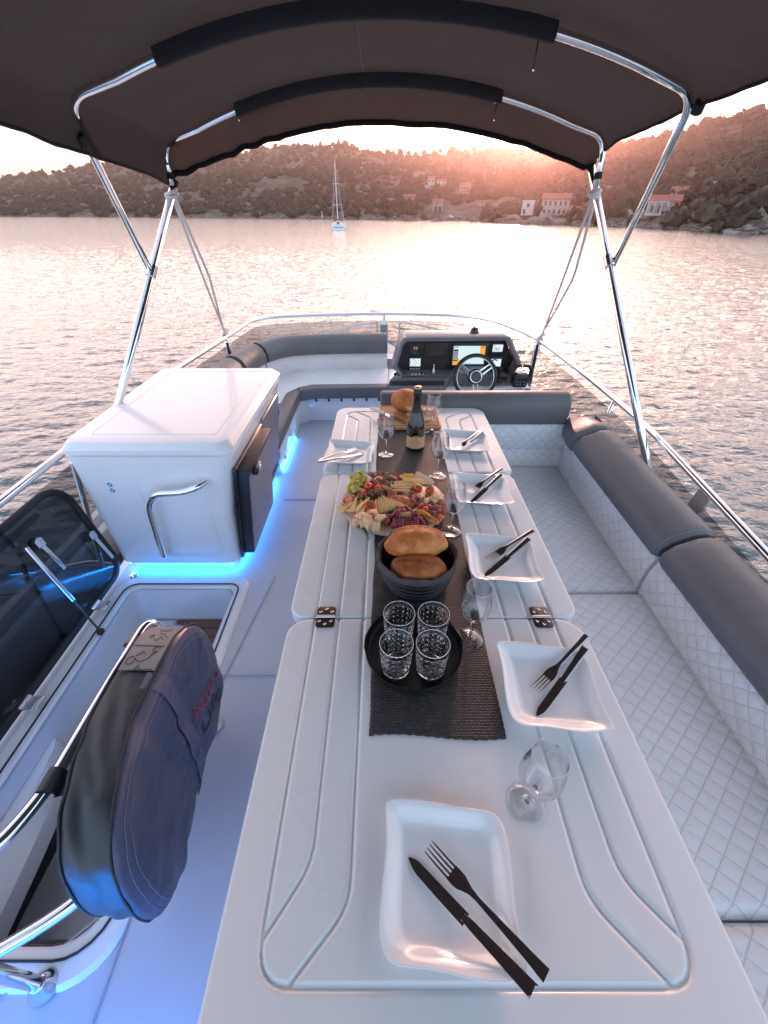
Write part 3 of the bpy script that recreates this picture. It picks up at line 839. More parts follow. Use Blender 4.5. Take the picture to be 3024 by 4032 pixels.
pp = MB(); pp.tube(fillet([(-1.7, -2.2, 1.2), (-1.7, -2.2, 1.9), (-1.75, -4.5, 1.9), (-.6, -4.6, 1.9), (-.6, -4.6, 1.1)], .2), .025, 6); pp.tube(fillet([(1.7, -2.2, 1.2), (1.7, -2.2, 1.9), (1.75, -4.5, 1.9), (.6, -4.6, 1.9), (.6, -4.6, 1.1)], .2), .025, 6)
pp.build('pushpit', M['steel'], y_)
MB().tube([(.45 * math.cos(k * .3927), -3.2, 1.75 + .45 * math.sin(k * .3927)) for k in range(16)], .03, 6, True).build('helm_wheel', M['steel'], y_)
# ------------------------------------------------------------------ dining table
TZ = .72
def seg_dist(X, Y, p, q):
    px, py = p; qx, qy = q
    dx, dy = qx - px, qy - py
    t = np.clip(((X - px) * dx + (Y - py) * dy) / (dx * dx + dy * dy + 1e-12), 0, 1)
    return np.hypot(X - px - t * dx, Y - py - t * dy)
def leaf(name, x0, x1, y0, y1, rad, lines, parent, step=.0032, th=.034):
    nx = int((x1 - x0) / step); ny = int((y1 - y0) / step)
    xs = np.linspace(x0, x1, nx + 1); ys = np.linspace(y0, y1, ny + 1)
    X, Y = np.meshgrid(xs, ys)
    for (cx, cy, sx, sy, r) in ((x0 + rad[0], y0 + rad[0], -1, -1, rad[0]), (x1 - rad[1], y0 + rad[1], 1, -1, rad[1]), (x1 - rad[2], y1 - rad[2], 1, 1, rad[2]), (x0 + rad[3], y1 - rad[3], -1, 1, rad[3])):
        dx = (X - cx) * sx; dy = (Y - cy) * sy
        d = np.hypot(dx, dy)
        msk = (dx > 0) & (dy > 0) & (d > r)
        k = np.where(msk, r / np.maximum(d, 1e-9), 1)
        X = np.where(msk, cx + (X - cx) * k, X); Y = np.where(msk, cy + (Y - cy) * k, Y)
    # distance to the outline, for the rounded lip
    E = np.minimum(np.minimum(X - x0, x1 - X), np.minimum(Y - y0, y1 - Y))
    for (cx, cy, sx, sy, r) in ((x0 + rad[0], y0 + rad[0], -1, -1, rad[0]), (x1 - rad[1], y0 + rad[1], 1, -1, rad[1]), (x1 - rad[2], y1 - rad[2], 1, 1, rad[2]), (x0 + rad[3], y1 - rad[3], -1, 1, rad[3])):
        dx = (X - cx) * sx; dy = (Y - cy) * sy
        E = np.where((dx > 0) & (dy > 0), np.minimum(E, r - np.hypot(dx, dy)), E)
    E = np.clip(E, 0, None)
    lip = .008
    Z = np.where(E < lip, -lip + np.sqrt(np.maximum(lip ** 2 - (lip - E) ** 2, 0)), 0.0)
    D = np.full(X.shape, 9.0)
    for pl in lines:
        pl = [tuple(p[:2]) for p in pl]
        for p, q in zip(pl[:-1], pl[1:]):
            D = np.minimum(D, seg_dist(X, Y, p, q))
    w = .0066
    g = np.clip(1 - D / w, 0, 1); g = g * g * (3 - 2 * g)
    Z = Z - .0058 * g + TZ
    V = np.stack([X, Y, Z], -1).reshape(-1, 3)
    W = nx + 1
    idx = np.arange(W * (ny + 1)).reshape(ny + 1, W)
    F = np.stack([idx[:-1, :-1], idx[:-1, 1:], idx[1:, 1:], idx[1:, :-1]], -1).reshape(-1, 4)
    loop = list(idx[0, :]) + list(idx[1:, -1]) + list(idx[-1, -2::-1]) + list(idx[-2:0:-1, 0])
    base = len(V); n = len(loop)
    low = V[loop].copy(); low[:, 2] = TZ - th
    V = np.concatenate([V, low])
    L = np.array(loop); Bx = np.arange(n) + base
    S = np.stack([L, Bx, np.roll(Bx, -1), np.roll(L, -1)], -1)
    faces = F.tolist() + S.tolist() + [list(Bx)[::-1]]
    me = bpy.data.meshes.new(name); me.from_pydata(V.tolist(), [], faces)
    me.polygons.foreach_set('use_smooth', [True] * len(me.polygons)); me.set_sharp_from_angle(angle=R(60))
    me.materials.append(M['gel_table'])
    o = bpy.data.objects.new(name, me); COL.objects.link(o); o.parent = parent
    return o
table = thing('dining_table', 'long white folding dining table with grooved leaves laid for a meal', 'table')
gl = [-.192, -.126, -.057]; gr = [.338, .405, .470]
def fl2(pts, r): return [(p.x, p.y) for p in fillet([(a, b, 0) for a, b in pts], r)]
Y1 = .78
linesA = [fl2([(gl[0], Y1), (gl[0], .071), (gr[2], .071), (gr[2], Y1)], .055),
          fl2([(gl[1], Y1), (gl[1], .215), (-.192, .117)], .035), fl2([(gl[2], Y1), (gl[2], .16), (-.14, .073)], .035),
          fl2([(gr[1], Y1), (gr[1], .195), (.470, .119)], .035), fl2([(gr[0], Y1), (gr[0], .168), (.424, .074)], .035)]
linesB = [[(x, .70), (x, 1.6)] for x in gl + gr]
linesC = [fl2([(-.2, 1.45), (-.2, 2.19), (.478, 2.19), (.478, 1.45)], .055),
          fl2([(-.137, 1.45), (-.137, 2.075), (-.2, 2.137)], .03), fl2([(-.07, 1.45), (-.07, 2.108), (-.158, 2.188)], .03),
          fl2([(.401, 1.45), (.401, 2.07), (.478, 2.135)], .03), fl2([(.331, 1.45), (.331, 2.10), (.43, 2.188)], .03)]
leaf('table_leaf', -.264, .545, -.10, .7475, (.02, .02, .07, .06), linesA, table)
leaf('table_leaf', -.268, .550, .7515, 1.522, (.045, .045, .05, .05), linesB, table)
leaf('table_leaf', -.266, .560, 1.530, 2.252, (.035, .035, .085, .075), linesC, table)
for y0, y1 in ((.05, .70), (.80, 1.48), (1.57, 2.15)):
    MB().box((.14, (y0 + y1) / 2, TZ - .048), (.5, y1 - y0, .026), .004).build('apron', M['gel'], table)
for y in (.42, 1.6):
    pd = MB().lathe([(.20, .0), (.20, .012), (.17, .03), (.06, .04), (.055, .05), (.055, .60), (.075, .61), (.13, .64), (.13, .655)], 28, (.14, y, .003), True).build('pedestal', M['steel'], table)
def hinge(x, y):
    m_ = MB().prism(rpoly(x - .026, x + .026, y - .036, y + .036, .009, 4), TZ + .0008, TZ + .0036, .001)
    h = m_.build('hinge', M['dark_metal'], table)
    MB().tube([(x - .026, y, TZ + .004), (x + .026, y, TZ + .004)], .0042, 10).build('hinge_pin', M['steel'], h)
    s = MB()
    for sy in (-1, 1):
        for dx, dy in ((-.016, .016), (.016, .016), (0, .026)):
            s.lathe([(.0048, 0), (.0046, .0008), (.003, .0016), (.0012, .0009), (.0001, .0009)], 12, (x + dx, y + sy * dy, TZ + .0034))
    s.build('screws', M['cutlery'], h)
hinge(-.162, .7495); hinge(.438, .7495)

# ------------------------------------------------------------------ table runner
def run_pt(u, v):
    y = .425 + v * (2.085 - .425)
    x0 = -.033 + .002 * math.sin(v * 23) + .001 * math.sin(v * 61); x1 = .262 + .018 * v ** .8 + .0015 * math.sin(v * 29 + 1)
    z = TZ + .0022 + .0008 * math.sin(v * 40 + u * 3)
    if v < .02: y += .006 * math.sin(u * 5.2 + .6) + .0012 * math.sin(u * 160)
    return (x0 + u * (x1 - x0) + (.0008 * math.sin(v * 700) if u in (0, 1) else 0), y, z + (.0006 if 0 < u < 1 else -.0006))
rn = MB().grid(run_pt, 40, 260).build('table_runner', M['runner'], smooth=True, angle=180)
tag(rn, 'dark woven runner along the middle of the white table', 'table runner')
so_ = rn.modifiers.new('thick', 'SOLIDIFY'); so_.thickness = .0016; so_.offset = -1

# ------------------------------------------------------------------ plates
def plate_mesh():
    def P(rho, th, z):
        n = 6.0 + 18 * (.5 + .5 * math.cos(2 * (th - PI / 4))) ** 1.5          # two crisp corners, two soft ones
        c, s = abs(math.cos(th)), abs(math.sin(th))
        r = (c ** n + s ** n) ** (-1 / n)
        a = .106
        x, y = r * math.cos(th) * rho * a, r * math.sin(th) * rho * a
        e = max(0, rho - .35) / .65
        x += .007 * e * math.sin(y / a * 2.7); y += -.0055 * e * math.sin(x / a * 2.7)
        cor = (.5 + .5 * math.cos(2 * (th - PI / 4))) * max(0, r - 1) / .41
        return (x, y, z + e * e * (.012 * cor - .005 * max(0, r - 1) / .41))
    prof = [(.02, .0055), (.3, .0055), (.58, .0057), (.68, .0068), (.76, .0110), (.84, .0190), (.92, .0250), (.975, .0278), (1.0, .0286), (1.006, .0280), (1.0, .0264), (.94, .0226), (.86, .0155), (.78, .0070), (.70, .0015), (.6, .0), (.02, .0)]
    seg = 96
    rings = [[P(r, 2 * PI * k / seg, z) for k in range(seg)] for r, z in prof]
    return MB().loft(rings, True, True, True)
pm = plate_mesh().build('plate', M['plate'], smooth=True, angle=70)
PL = [((.105, .187), PI / 2, 'white wavy plate nearest the camera at the end of the table'), ((.386, .535), PI / 2, 'white wavy plate on the right beside the hinge, second nearest'),
      ((.374, .968), PI / 2, 'white wavy plate on the right level with the basket of bread'), ((.386, 1.365), PI / 2, 'white wavy plate on the right level with the round cheese board'),
      ((.392, 1.785), PI / 2, 'white wavy plate on the far right next to the bottle'), ((-.157, 1.672), PI / 2, 'only white wavy plate on the left side of the table')]
for i, (p, rz, lab) in enumerate(PL):
    o = pm if i == 0 else pm.copy()
    if i: COL.objects.link(o)
    o.location = (p[0], p[1], TZ + .0005); o.rotation_euler = (0, 0, rz)
    tag(o, lab, 'plate', 'wavy white plates')

# ------------------------------------------------------------------ cutlery (built along +X, tip at 0)
def knife():
    t = thing('table_knife', 'x', 'knife')
    rings = []
    for k in range(15):
        u = k / 14; x = .118 * u
        w_ = .0095 * min(1, (u * 5.5) ** .55 + .03); top = .0088
        rings.append([(x, -w_ + (.003 * (1 - u) ** 2), 0), (x, top * min(1, (u * 7) ** .5 + .05), 0), (x, top * min(1, (u * 7) ** .5 + .05), .0018), (x, -w_ + (.003 * (1 - u) ** 2), .0009)])
    MB().loft(rings, True, True, True).build('blade', M['cutlery'], t, angle=25)
    h = []
    for x, w0, t0 in ((.112, .0052, .0016), (.119, .0058, .0026), (.13, .0066, .0032), (.18, .0080, .0036), (.228, .0098, .0038)):
        h.append([(x, -w0, .0), (x, w0, .0), (x + (.004 if x > .2 else 0), w0, t0), (x, w0 * .6, t0 + .0012), (x, -w0 * .6, t0 + .0012), (x - (.004 if x > .2 else 0), -w0, t0)])
    MB().loft(h, True, True, True).build('handle', M['cutlery'], t, angle=35)
    return t
def fork():
    t = thing('table_fork', 'x', 'fork')
    m_ = MB()
    for k in range(4):
        y = (k - 1.5) * .0068
        m_.loft([[(x, y - q, z), (x, y + q, z), (x, y + q, z + .0018), (x, y - q, z + .0018)] for x, q, z in ((0, .0007, .0035), (.012, .0013, .0018), (.03, .0016, 0), (.047, .0018, -.0003), (.053, .0024, 0))], True, True, True)
    m_.build('tines', M['tines'], t, angle=35)
    r = []
    for x, w0, z in ((.050, .0125, 0), (.060, .0128, .0006), (.070, .0118, .003), (.078, .0085, .0055), (.088, .0050, .0075), (.100, .0040, .0085), (.14, .0052, .0082), (.19, .0072, .0062), (.218, .0092, .0045)):
        r.append([(x, -w0, z), (x, w0, z), (x, w0, z + .0016), (x, w0 * .5, z + .0026), (x, -w0 * .5, z + .0026), (x, -w0, z + .0016)])
    MB().loft(r, True, True, True).build('handle', M['cutlery'], t, angle=35)
    return t
kn, fk = knife(), fork()
def lay(o, tip, end, z0, z1, label, group, roll=0.0):
    a = Vector((tip[0], tip[1], z0)); b = Vector((end[0], end[1], z1))
    X = (b - a).normalized(); Y = Vector((0, 0, 1)).cross(X).normalized(); Z = X.cross(Y)
    m3 = Matrix((X, Y, Z)).transposed() @ Matrix.Rotation(roll, 3, 'X')
    o.location = a; o.rotation_euler = m3.to_euler(); tag(o, label, None, group)
CUT = [((.042, .218), (.205, .069), (.078, .232), (.221, .089), 'on the plate nearest the camera'), ((.341, .467), (.508, .630), (.351, .526), (.506, .648), 'on the right hand plate beside the hinge'),
       ((.311, .900), (.494, 1.060), (.328, .968), (.495, 1.080), 'on the plate level with the bread basket'), ((.333, 1.289), (.491, 1.470), (.336, 1.355), (.482, 1.489), 'on the plate level with the round cheese board'),
       ((.343, 1.692), (.505, 1.893), (.335, 1.712), (.500, 1.907), 'on the far right plate next to the bottle'), ((-.096, 1.686), (-.264, 1.571), (-.128, 1.730), (-.274, 1.582), 'on the only plate on the left')]
for i, (k0, k1, f0, f1, lab) in enumerate(CUT):
    o = kn if i == 0 else copy_tree(kn)
    lay(o, k0, k1, TZ + .0085, TZ + .033, 'polished steel table knife lying ' + lab, 'table knives on the plates')
    o = fk if i == 0 else copy_tree(fk)
    lay(o, f0, f1, TZ + (.010 if i else .016), TZ + (.030 if i else .034), 'polished steel fork lying beside its knife ' + lab, 'forks on the plates')
kn['category'] = 'knife'; fk['category'] = 'fork'

# ------------------------------------------------------------------ wine glasses
def wineglass():
    t = thing('wine_glass', 'x', 'wine glass')
    MB().lathe([(.0002, .0003), (.0345, .0003), (.0358, .0012), (.0352, .0024), (.018, .0042), (.0085, .0075), (.0055, .0125), (.0002, .0125)], 40).build('foot', M['foot'], t, angle=60)
    MB().lathe([(.0002, .0127), (.0053, .0127), (.0038, .020), (.0033, .045), (.0034, .066), (.0048, .076), (.0002, .076)], 20).build('stem', M['wine'], t, angle=70)
    out = [(.0002, .0762), (.0050, .0762), (.0125, .0810), (.0225, .0905), (.0315, .104), (.0368, .120), (.0378, .134), (.0358, .155), (.0325, .176), (.0302, .1935)]
    sp_c = lambda L: [(p.x, p.y) for p in smooth_path([(a, b, 0) for a, b in L], 3)]
    out = sp_c(out[1:]); out = [(.0002, .0762)] + out
    inn = [(.0301, .1940), (.0298, .1943), (.0295, .1939)] + sp_c([(.0294, .1934), (.0316, .176), (.0348, .155), (.0368, .134), (.0358, .1205), (.0305, .1048), (.0216, .0922), (.0120, .0838), (.0040, .0806)]) + [(.0002, .0802)]
    MB().lathe(out + inn, 48).build('bowl', M['thin'], t, angle=180)
    MB().tube([(.0299 * math.cos(2 * PI * k / 40), .0299 * math.sin(2 * PI * k / 40), .1944) for k in range(40)], .0006, 6, True).build('rim', M['rim'], t, angle=180)  # pale ring added on the lip to stand in for its highlight
    return t
M['thin'] = thin_glass('thin_wine_glass', (.955, .96, .965), ior=1.5, edge=.72, gloss=.085, pw=2.6)
M['foot'] = thin_glass('wine_glass_foot', (.992, .993, .994), ior=1.5, edge=.85, gloss=.07, pw=2.4)
def rim_glint_mat():
    m, nt, b, out = newmat('rim_glint')  # half clear, half whitish: bright lip line put into the colour
    b.inputs['Base Color'].default_value = (.86, .87, .9, 1); b.inputs['Transmission Weight'].default_value = .45; b.inputs['IOR'].default_value = 1.5
    n_ = noise(nt, coords(nt), 90, 2); nt.links.new(mth(nt, 'MULTIPLY', n_, .3), b.inputs['Roughness'])
    return m
M['rim'] = rim_glint_mat()
M['cut_line'] = rim_glint_mat(); M['cut_line'].node_tree.nodes['Principled BSDF'].inputs['Transmission Weight'].default_value = .72
wg = wineglass()
WG = [((.273, .303), 'empty wine glass nearest the camera, standing on bare white table'), ((.226, .677), 'empty wine glass right of the tray of tumblers'), ((.236, 1.128), 'empty wine glass between the bread basket and a right hand plate'),
      ((.228, 1.497), 'empty wine glass right of the bottle at the far edge of the cheese board'), ((.009, 1.684), 'empty wine glass left of the bottle'), ((.243, 1.925), 'farthest empty wine glass, in front of the wooden cutting board')]
for i, (p, lab) in enumerate(WG):
    o = wg if i == 0 else copy_tree(wg)
    o.location = (p[0], p[1], TZ + (.0004 if i == 0 else .0028)); o.rotation_euler = (0, 0, i * 1.1); tag(o, lab, None, 'wine glasses on the table')

# ------------------------------------------------------------------ tray and cut glass tumblers
tr = thing('serving_tray', 'round black tray with raised rim holding four tumblers', 'tray', (.074, .638, TZ + .0031))
def tray_fn(r, z, a):
    d = abs(math.cos(a)) ; k = max(0, (d - .93) / .07)
    return (r, z + (.012 * k if z > .02 else 0))
MB().lathe([(.0002, .003), (.112, .003), (.1165, .006), (.1185, .014), (.1215, .029), (.1235, .029), (.1215, .012), (.1175, .001), (.113, 0), (.0002, 0)], 72, fn=tray_fn).build('tray_body', M['tray'], tr, angle=60)
for s in (-1, 1):
    MB().box((s * .1228, 0, .029), (.0036, .030, .0085), .0016).build('handle_slot', M['steel'], tr)
def tumbler():
    """straight heavy tumbler with a brick pattern cut into the outside"""
    NR, NC = 9, 18
    def fo(r, z, a):
        if .009 < z < .083 and r > .02:
            v = (z - .009) / (.074 / NR); row = int(v); fv = v - row
            u = a / (2 * PI) * NC + .5 * (row % 2); fu = u - math.floor(u)
            e = min(min(fv, 1 - fv) / .15, min(fu, 1 - fu) / .11, 1)
            return (r - .0012 + .0016 * math.sin(e * PI / 2), z)
        return (r, z)
    out = [(.0002, 0), (.029, 0), (.0325, .002), (.0345, .007)] + [(.0347 + .0046 * (k / 54), .009 + .074 * k / 54) for k in range(55)] + [(.0398, .086), (.0403, .097), (.0403, .0985), (.0400, .0994)]
    inn = [(.0394, .0998), (.0386, .0995), (.0381, .0985), (.0379, .085), (.0335, .020), (.0315, .0135), (.026, .0118), (.0002, .0115)]
    seg = 126; rings = []
    for r, z in out:
        rings.append([(lambda q, a: (q[0] * math.cos(a), q[0] * math.sin(a), q[1]))(fo(r, z, 2 * PI * k / seg), 2 * PI * k / seg) for k in range(seg)])
    for r, z in inn: rings.append([(r * math.cos(2 * PI * k / seg), r * math.sin(2 * PI * k / seg), z) for k in range(seg)])
    return MB().loft(rings, True).build('tumbler', M['cut'], angle=32)
tb = tumbler(); tb['category'] = 'tumbler'
MB().tube([(.0392 * math.cos(2 * PI * k / 48), .0392 * math.sin(2 * PI * k / 48), .1004) for k in range(48)], .0009, 6, True).build('rim', M['rim'], tb, angle=180)  # added whitish ring, the lip's glint as colour
for i, (x, y, rz, lab) in enumerate(((.029, .589, 0, 'cut glass tumbler at the near left of the black tray'), (.114, .587, .4, 'cut glass tumbler at the near right of the black tray'), (.038, .676, .9, 'cut glass tumbler at the far left of the black tray'), (.124, .674, 1.5, 'cut glass tumbler at the far right of the black tray'))):
    o = tb if i == 0 else copy_tree(tb)
    o.location = (x, y, TZ + .0064); o.rotation_euler = (0, 0, rz); tag(o, lab, 'tumbler', 'tumblers on the tray')

# ------------------------------------------------------------------ bread basket
M['liner'] = mat('grey_fabric_liner', (.072, .060, .066), .85, var=.12, vs=30, bs=.4, bscale=500, bdist=.002)
M['band'] = mat('woven_black_band', (.016, .014, .017), .45, var=.25, vs=40, bs=.3, bscale=300, bdist=.002)
bk = thing('bread_basket', 'round dark ribbed basket with a grey cloth liner', 'basket', (.098, .897, TZ + .003))
MB().lathe([(.0002, 0), (.088, 0), (.091, .004), (.0885, .006), (.0002, .006)], 48).build('basket_base', M['band'], bk, angle=60)
for k in range(5):
    z0 = .003 + k * .0185; r0 = .0905 + .0205 * (k / 5) ** .8
    MB().lathe([(r0 - .002, z0 + .001), (r0 + .0065, z0 + .0025), (r0 + .0085, z0 + .006), (r0 + .0088, z0 + .011), (r0 + .0072, z0 + .0142), (r0 - .002, z0 + .0155), (r0 - .002, z0 + .001)], 72).build('woven_band', M['band'], bk, angle=60)
def lin(r, z, a):
    k = max(0, (z - .08) / .03)
    return (r + .0016 * math.sin(a * 9 + 1) * k + .001 * math.sin(a * 23) * k, z + k * (.0022 * math.sin(a * 7) + .0016 * math.sin(a * 17 + 2)))
MB().lathe([(.0002, .012), (.082, .012), (.094, .03), (.104, .07), (.108, .096), (.112, .108), (.1165, .109), (.1195, .102), (.1205, .088), (.1185, .086)], 120, fn=lin).build('cloth_liner', M['liner'], bk, angle=80)

def bread_mat(name, c0, c1, c2, fl=.0):
    m, nt, b, out = newmat(name)
    v = coords(nt)
    n1 = noise(nt, v, 16, 5, .6); n2 = noise(nt, v, 70, 4); n3 = noise(nt, v, 7, 2)
    f = mth(nt, 'ADD', mth(nt, 'MULTIPLY', n1, .55), mth(nt, 'ADD', mth(nt, 'MULTIPLY', n2, .15), mth(nt, 'MULTIPLY', n3, .3)))
    base = ramp(nt, f, [(.34, c0), (.5, c1), (.64, c2)])
    fz = noise(nt, coords(nt), 38, 6, .7); fp_ = noise(nt, coords(nt), 11, 3)
    fm = N(nt, 'ShaderNodeMapRange'); nt.links.new(mth(nt, 'ADD', mth(nt, 'MULTIPLY', fz, .6), mth(nt, 'MULTIPLY', fp_, .4)), fm.inputs['Value'])
    fm.inputs['From Min'].default_value = .52; fm.inputs['From Max'].default_value = .66; fm.inputs['To Max'].default_value = .55
    mxf = N(nt, 'ShaderNodeMix', data_type='RGBA'); nt.links.new(fm.outputs[0], mxf.inputs[0]); nt.links.new(base, mxf.inputs[6]); mxf.inputs[7].default_value = (c2[0] * 1.08, c2[1] * 1.25, c2[2] * 1.4, 1)
    nt.links.new(mxf.outputs[2], b.inputs['Base Color'])
    b.inputs['Roughness'].default_value = .62
    b.inputs['Subsurface Weight'].default_value = .12; b.inputs['Subsurface Scale'].default_value = .01
    bump(nt, b, mth(nt, 'ADD', mth(nt, 'MULTIPLY', n1, .8), mth(nt, 'MULTIPLY', n2, .5)), .9, .009)
    return m
M['crust_gold'] = bread_mat('golden_crust', (.36, .085, .014), (.56, .17, .036), (.66, .28, .085))
M['crust_dark'] = bread_mat('dark_crust', (.16, .035, .007), (.34, .085, .012), (.48, .155, .03))
M['crumb'] = mat('bread_crumb', (.74, .52, .36), .85, var=.1, vs=30, bs=.8, bscale=160, bdist=.004)
def bun(label, c, s, rz, tilt, m_, seed):
    rot = (Matrix.Rotation(rz, 3, 'Z') @ Matrix.Rotation(tilt, 3, 'X'))
    mb_ = MB()
    rings = []
    nv, nu = 48, 72
    for j in range(nv + 1):
        th = PI * j / nv; ring = []
        for i in range(nu):
            ph = 2 * PI * i / nu
            d = Vector((math.sin(th) * math.cos(ph), math.sin(th) * math.sin(ph), math.cos(th)))
            k = 1 + .11 * mnoise.noise(d * 1.5 + Vector((seed, 0, 0))) + .035 * mnoise.noise(d * 4.0 + Vector((0, seed, 0))) + .012 * mnoise.noise(d * 11 + Vector((0, 0, seed)))
            sc_ = abs(d.y + .25 * d.x - .05)                        # scored ridge along the top
            if d.z > 0: k -= .075 * math.exp(-(sc_ / .10) ** 2) * d.z - .045 * math.exp(-((sc_ - .2) / .1) ** 2) * d.z
            e = 2.08
            q = Vector((math.copysign(abs(d.x) ** (2 / e), d.x), math.copysign(abs(d.y) ** (2 / e), d.y), math.copysign(abs(d.z) ** (2 / e), d.z)))
            p = Vector((q.x * s[0] * k, q.y * s[1] * k, q.z * s[2] * k * (1 if d.z > 0 else .75)))
            ring.append(rot @ p)
        rings.append(ring)
    mb_.loft(rings[::-1], True)
    o = mb_.build('bread_loaf', m_, angle=180); o.location = c
    return tag(o, label, 'bread')
bun('large golden bread loaf leaning at the back of the round basket', (.094, .925, TZ + .117), (.089, .060, .056), .05, R(-26), M['crust_gold'], 2.0)
bun('darker brown bread loaf lying at the front of the round basket', (.100, .846, TZ + .092), (.078, .052, .040), .0, R(10), M['crust_dark'], 7.0)

# ------------------------------------------------------------------ cutting board, cut loaf, slices, bread knife
cbd = thing('cutting_board', 'reddish wooden cutting board with a juice groove at the far end of the table', 'cutting board', (.133, 2.092, TZ + .0035))
MB().prism(rpoly(-.162, .162, -.145, .145, .016), 0, .019, .003).build('board', M['cut_wood'], cbd)
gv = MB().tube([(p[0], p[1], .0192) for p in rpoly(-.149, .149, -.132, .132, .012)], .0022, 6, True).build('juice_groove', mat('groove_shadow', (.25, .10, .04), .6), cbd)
MB().prism(rpoly(-.156, .156, -.139, .139, .016), -.0012, -.0002).build('board_foot', M['rubber'], cbd)
# loaf cut through: far part of a round loaf with the crumb showing
cl_ = thing('cut_loaf', 'round golden loaf with its cut face showing on the cutting board', 'bread', (.113, 2.165, TZ + .0227), R(38))
rings = []
for j in range(21):
    u = j / 20; x = -.075 + .118 * u
    sc_ = math.sqrt(max(.0, 1 - min(1, abs((x) / .0765)) ** 2.2)) + .04
    ring = []
    for k in range(32):
        a = 2 * PI * k / 32
        r = 1 + .05 * mnoise.noise(Vector((x * 22, math.cos(a) * 1.2, math.sin(a) * 1.2)))
        ring.append((x, .068 * sc_ * r * math.cos(a), .053 + (.058 if math.sin(a) > 0 else .0525) * sc_ * r * math.sin(a)))
    rings.append(ring)
MB().loft(rings, True, True).build('crust', M['crust_gold'], cl_, angle=180)
MB().loft([rings[-1], [(p[0] + .0006, p[1] * .5, .053 + (p[2] - .053) * .5) for p in rings[-1]]], True, False, True).build('crumb', M['crumb'], cl_, angle=180)
def slice_(label, c, rz, tilt, sx=.052, sy=.040):
    t = thing('bread_slice', label, 'bread slice', c, 0)
    t.rotation_euler = (R(tilt), R(tilt * .3), rz)
    ol = []
    for k in range(28):
        a = 2 * PI * k / 28; r = 1 + .06 * math.sin(3 * a + c[0] * 40)
        ol.append((sx * r * math.cos(a), sy * r * math.sin(a)))
    MB().prism(ol, 0, .0115, .002).build('crust', M['crust_gold'], t)
    MB().prism([(x * .93, y * .93) for x, y in ol], .0116, .0124).build('crumb', M['crumb'], t)
    return t
slice_('bread slice lying highest of the pile by the cut loaf', (.160, 2.098, TZ + .052), .3, 14)
slice_('lowest bread slice under the pile by the cut loaf', (.168, 2.062, TZ + .0285), .1, 4)
slice_('bread slice leaning to the right of the bottle neck', (.222, 2.10, TZ + .041), -.5, -10, .045, .036)
slice_('nearest bread slice lying flat right of the bottle', (.216, 2.028, TZ + .0240), .5, 1, .036, .034)
bkn = thing('bread_knife', 'large bread knife with a pale handle lying on the cutting board', 'knife')
rings = []
for k in range(12):
    u = k / 11; x = .16 * u; w_ = .014 * min(1, (u * 4) ** .6 + .02)
    rings.append([(x, -w_, 0), (x, .010, 0), (x, .010, .0022), (x, -w_, .0008)])
MB().loft(rings, True, True, True).build('blade', M['cutlery'], bkn, angle=25)
MB().tube([(.158, 0, .001), (.17, 0, .003), (.21, 0, .004), (.25, 0, .004), (.262, 0, .003)], [.007, .0085, .009, .0095, .006], 12).build('handle', mat('pale_handle', (.72, .62, .52), .35), bkn)
lay(bkn, (.123, 1.975), (-.030, 2.108), TZ + .0245, TZ + .034, bkn['label'], None)

# ------------------------------------------------------------------ sparkling wine bottle
bt = thing('wine_bottle', 'dark sparkling wine bottle with a cream label on the runner', 'bottle', (.146, 1.748, TZ + .0030))
M['bottle'] = mat('dark_bottle_glass', (.006, .010, .007), .06, var=.2, coat=.6)
MB().lathe([(.0002, .004), (.030, .001), (.040, 0), (.0435, .004), (.0440, .012), (.0440, .098), (.0430, .118), (.0385, .140), (.0300, .166), (.0225, .188), (.0180, .206), (.0160, .222), (.0152, .262), (.0002, .262)], 48).build('bottle_body', M['bottle'], bt, angle=50)
MB().lathe([(.0245, .184), (.0205, .200), (.0183, .212), (.0168, .226), (.0162, .255), (.0182, .258), (.0185, .272), (.0170, .276), (.0172, .290), (.0150, .2945), (.0002, .2955)], 40).build('foil', mat('black_foil', (.020, .021, .020), .33, metal=.4, var=.3, vs=60, bs=.4, bscale=140, bdist=.003), bt, angle=50)
MB().lathe([(.0168, .288), (.0171, .2935), (.0145, .2965), (.0002, .2970)], 32).build('foil_top', mat('gold_foil', (.50, .36, .20), .35, metal=.9), bt, angle=50)
def lab_pts(a0, a1, z0, z1, r):
    return lambda u, v: (r * math.sin(a0 + (a1 - a0) * u), -r * math.cos(a0 + (a1 - a0) * u), z0 + (z1 - z0) * v)
lb = MB().grid(lab_pts(-1.25, 1.25, .020, .076, .04445), 24, 4)
lb.grid(lab_pts(-.30, .30, .076, .083, .04445), 8, 2)
lbo = lb.build('label', mat('cream_label', (.60, .34, .19), .6, var=.05, vs=20), bt, angle=180)
def text_mesh(body, size, m_, parent, name, fn, ext=0.0, align='CENTER', sp=1.0):
    """lettering as a flat mesh wrapped by fn(x, y) -> point"""
    cu = bpy.data.curves.new(name, 'FONT'); cu.body = body; cu.size = size; cu.align_x = align; cu.align_y = 'CENTER'; cu.space_character = sp; cu.resolution_u = 3
    tmp = bpy.data.objects.new('tmp', cu); COL.objects.link(tmp)
    me = bpy.data.meshes.new_from_object(tmp)
    bpy.data.objects.remove(tmp)
    for v in me.vertices: v.co = fn(v.co.x, v.co.y)
    me.materials.append(m_); me.name = name
    o = bpy.data.objects.new(name, me); COL.objects.link(o); o.parent = parent
    return o
ink = mat('label_ink', (.14, .05, .03), .6)
def wrap(zc, r=.0447): return lambda x, y: (r * math.sin(x / r), -r * math.cos(x / r), zc + y)
text_mesh('CLASSIC', .0105, ink, lbo, 'lettering', wrap(.052), sp=1.35)
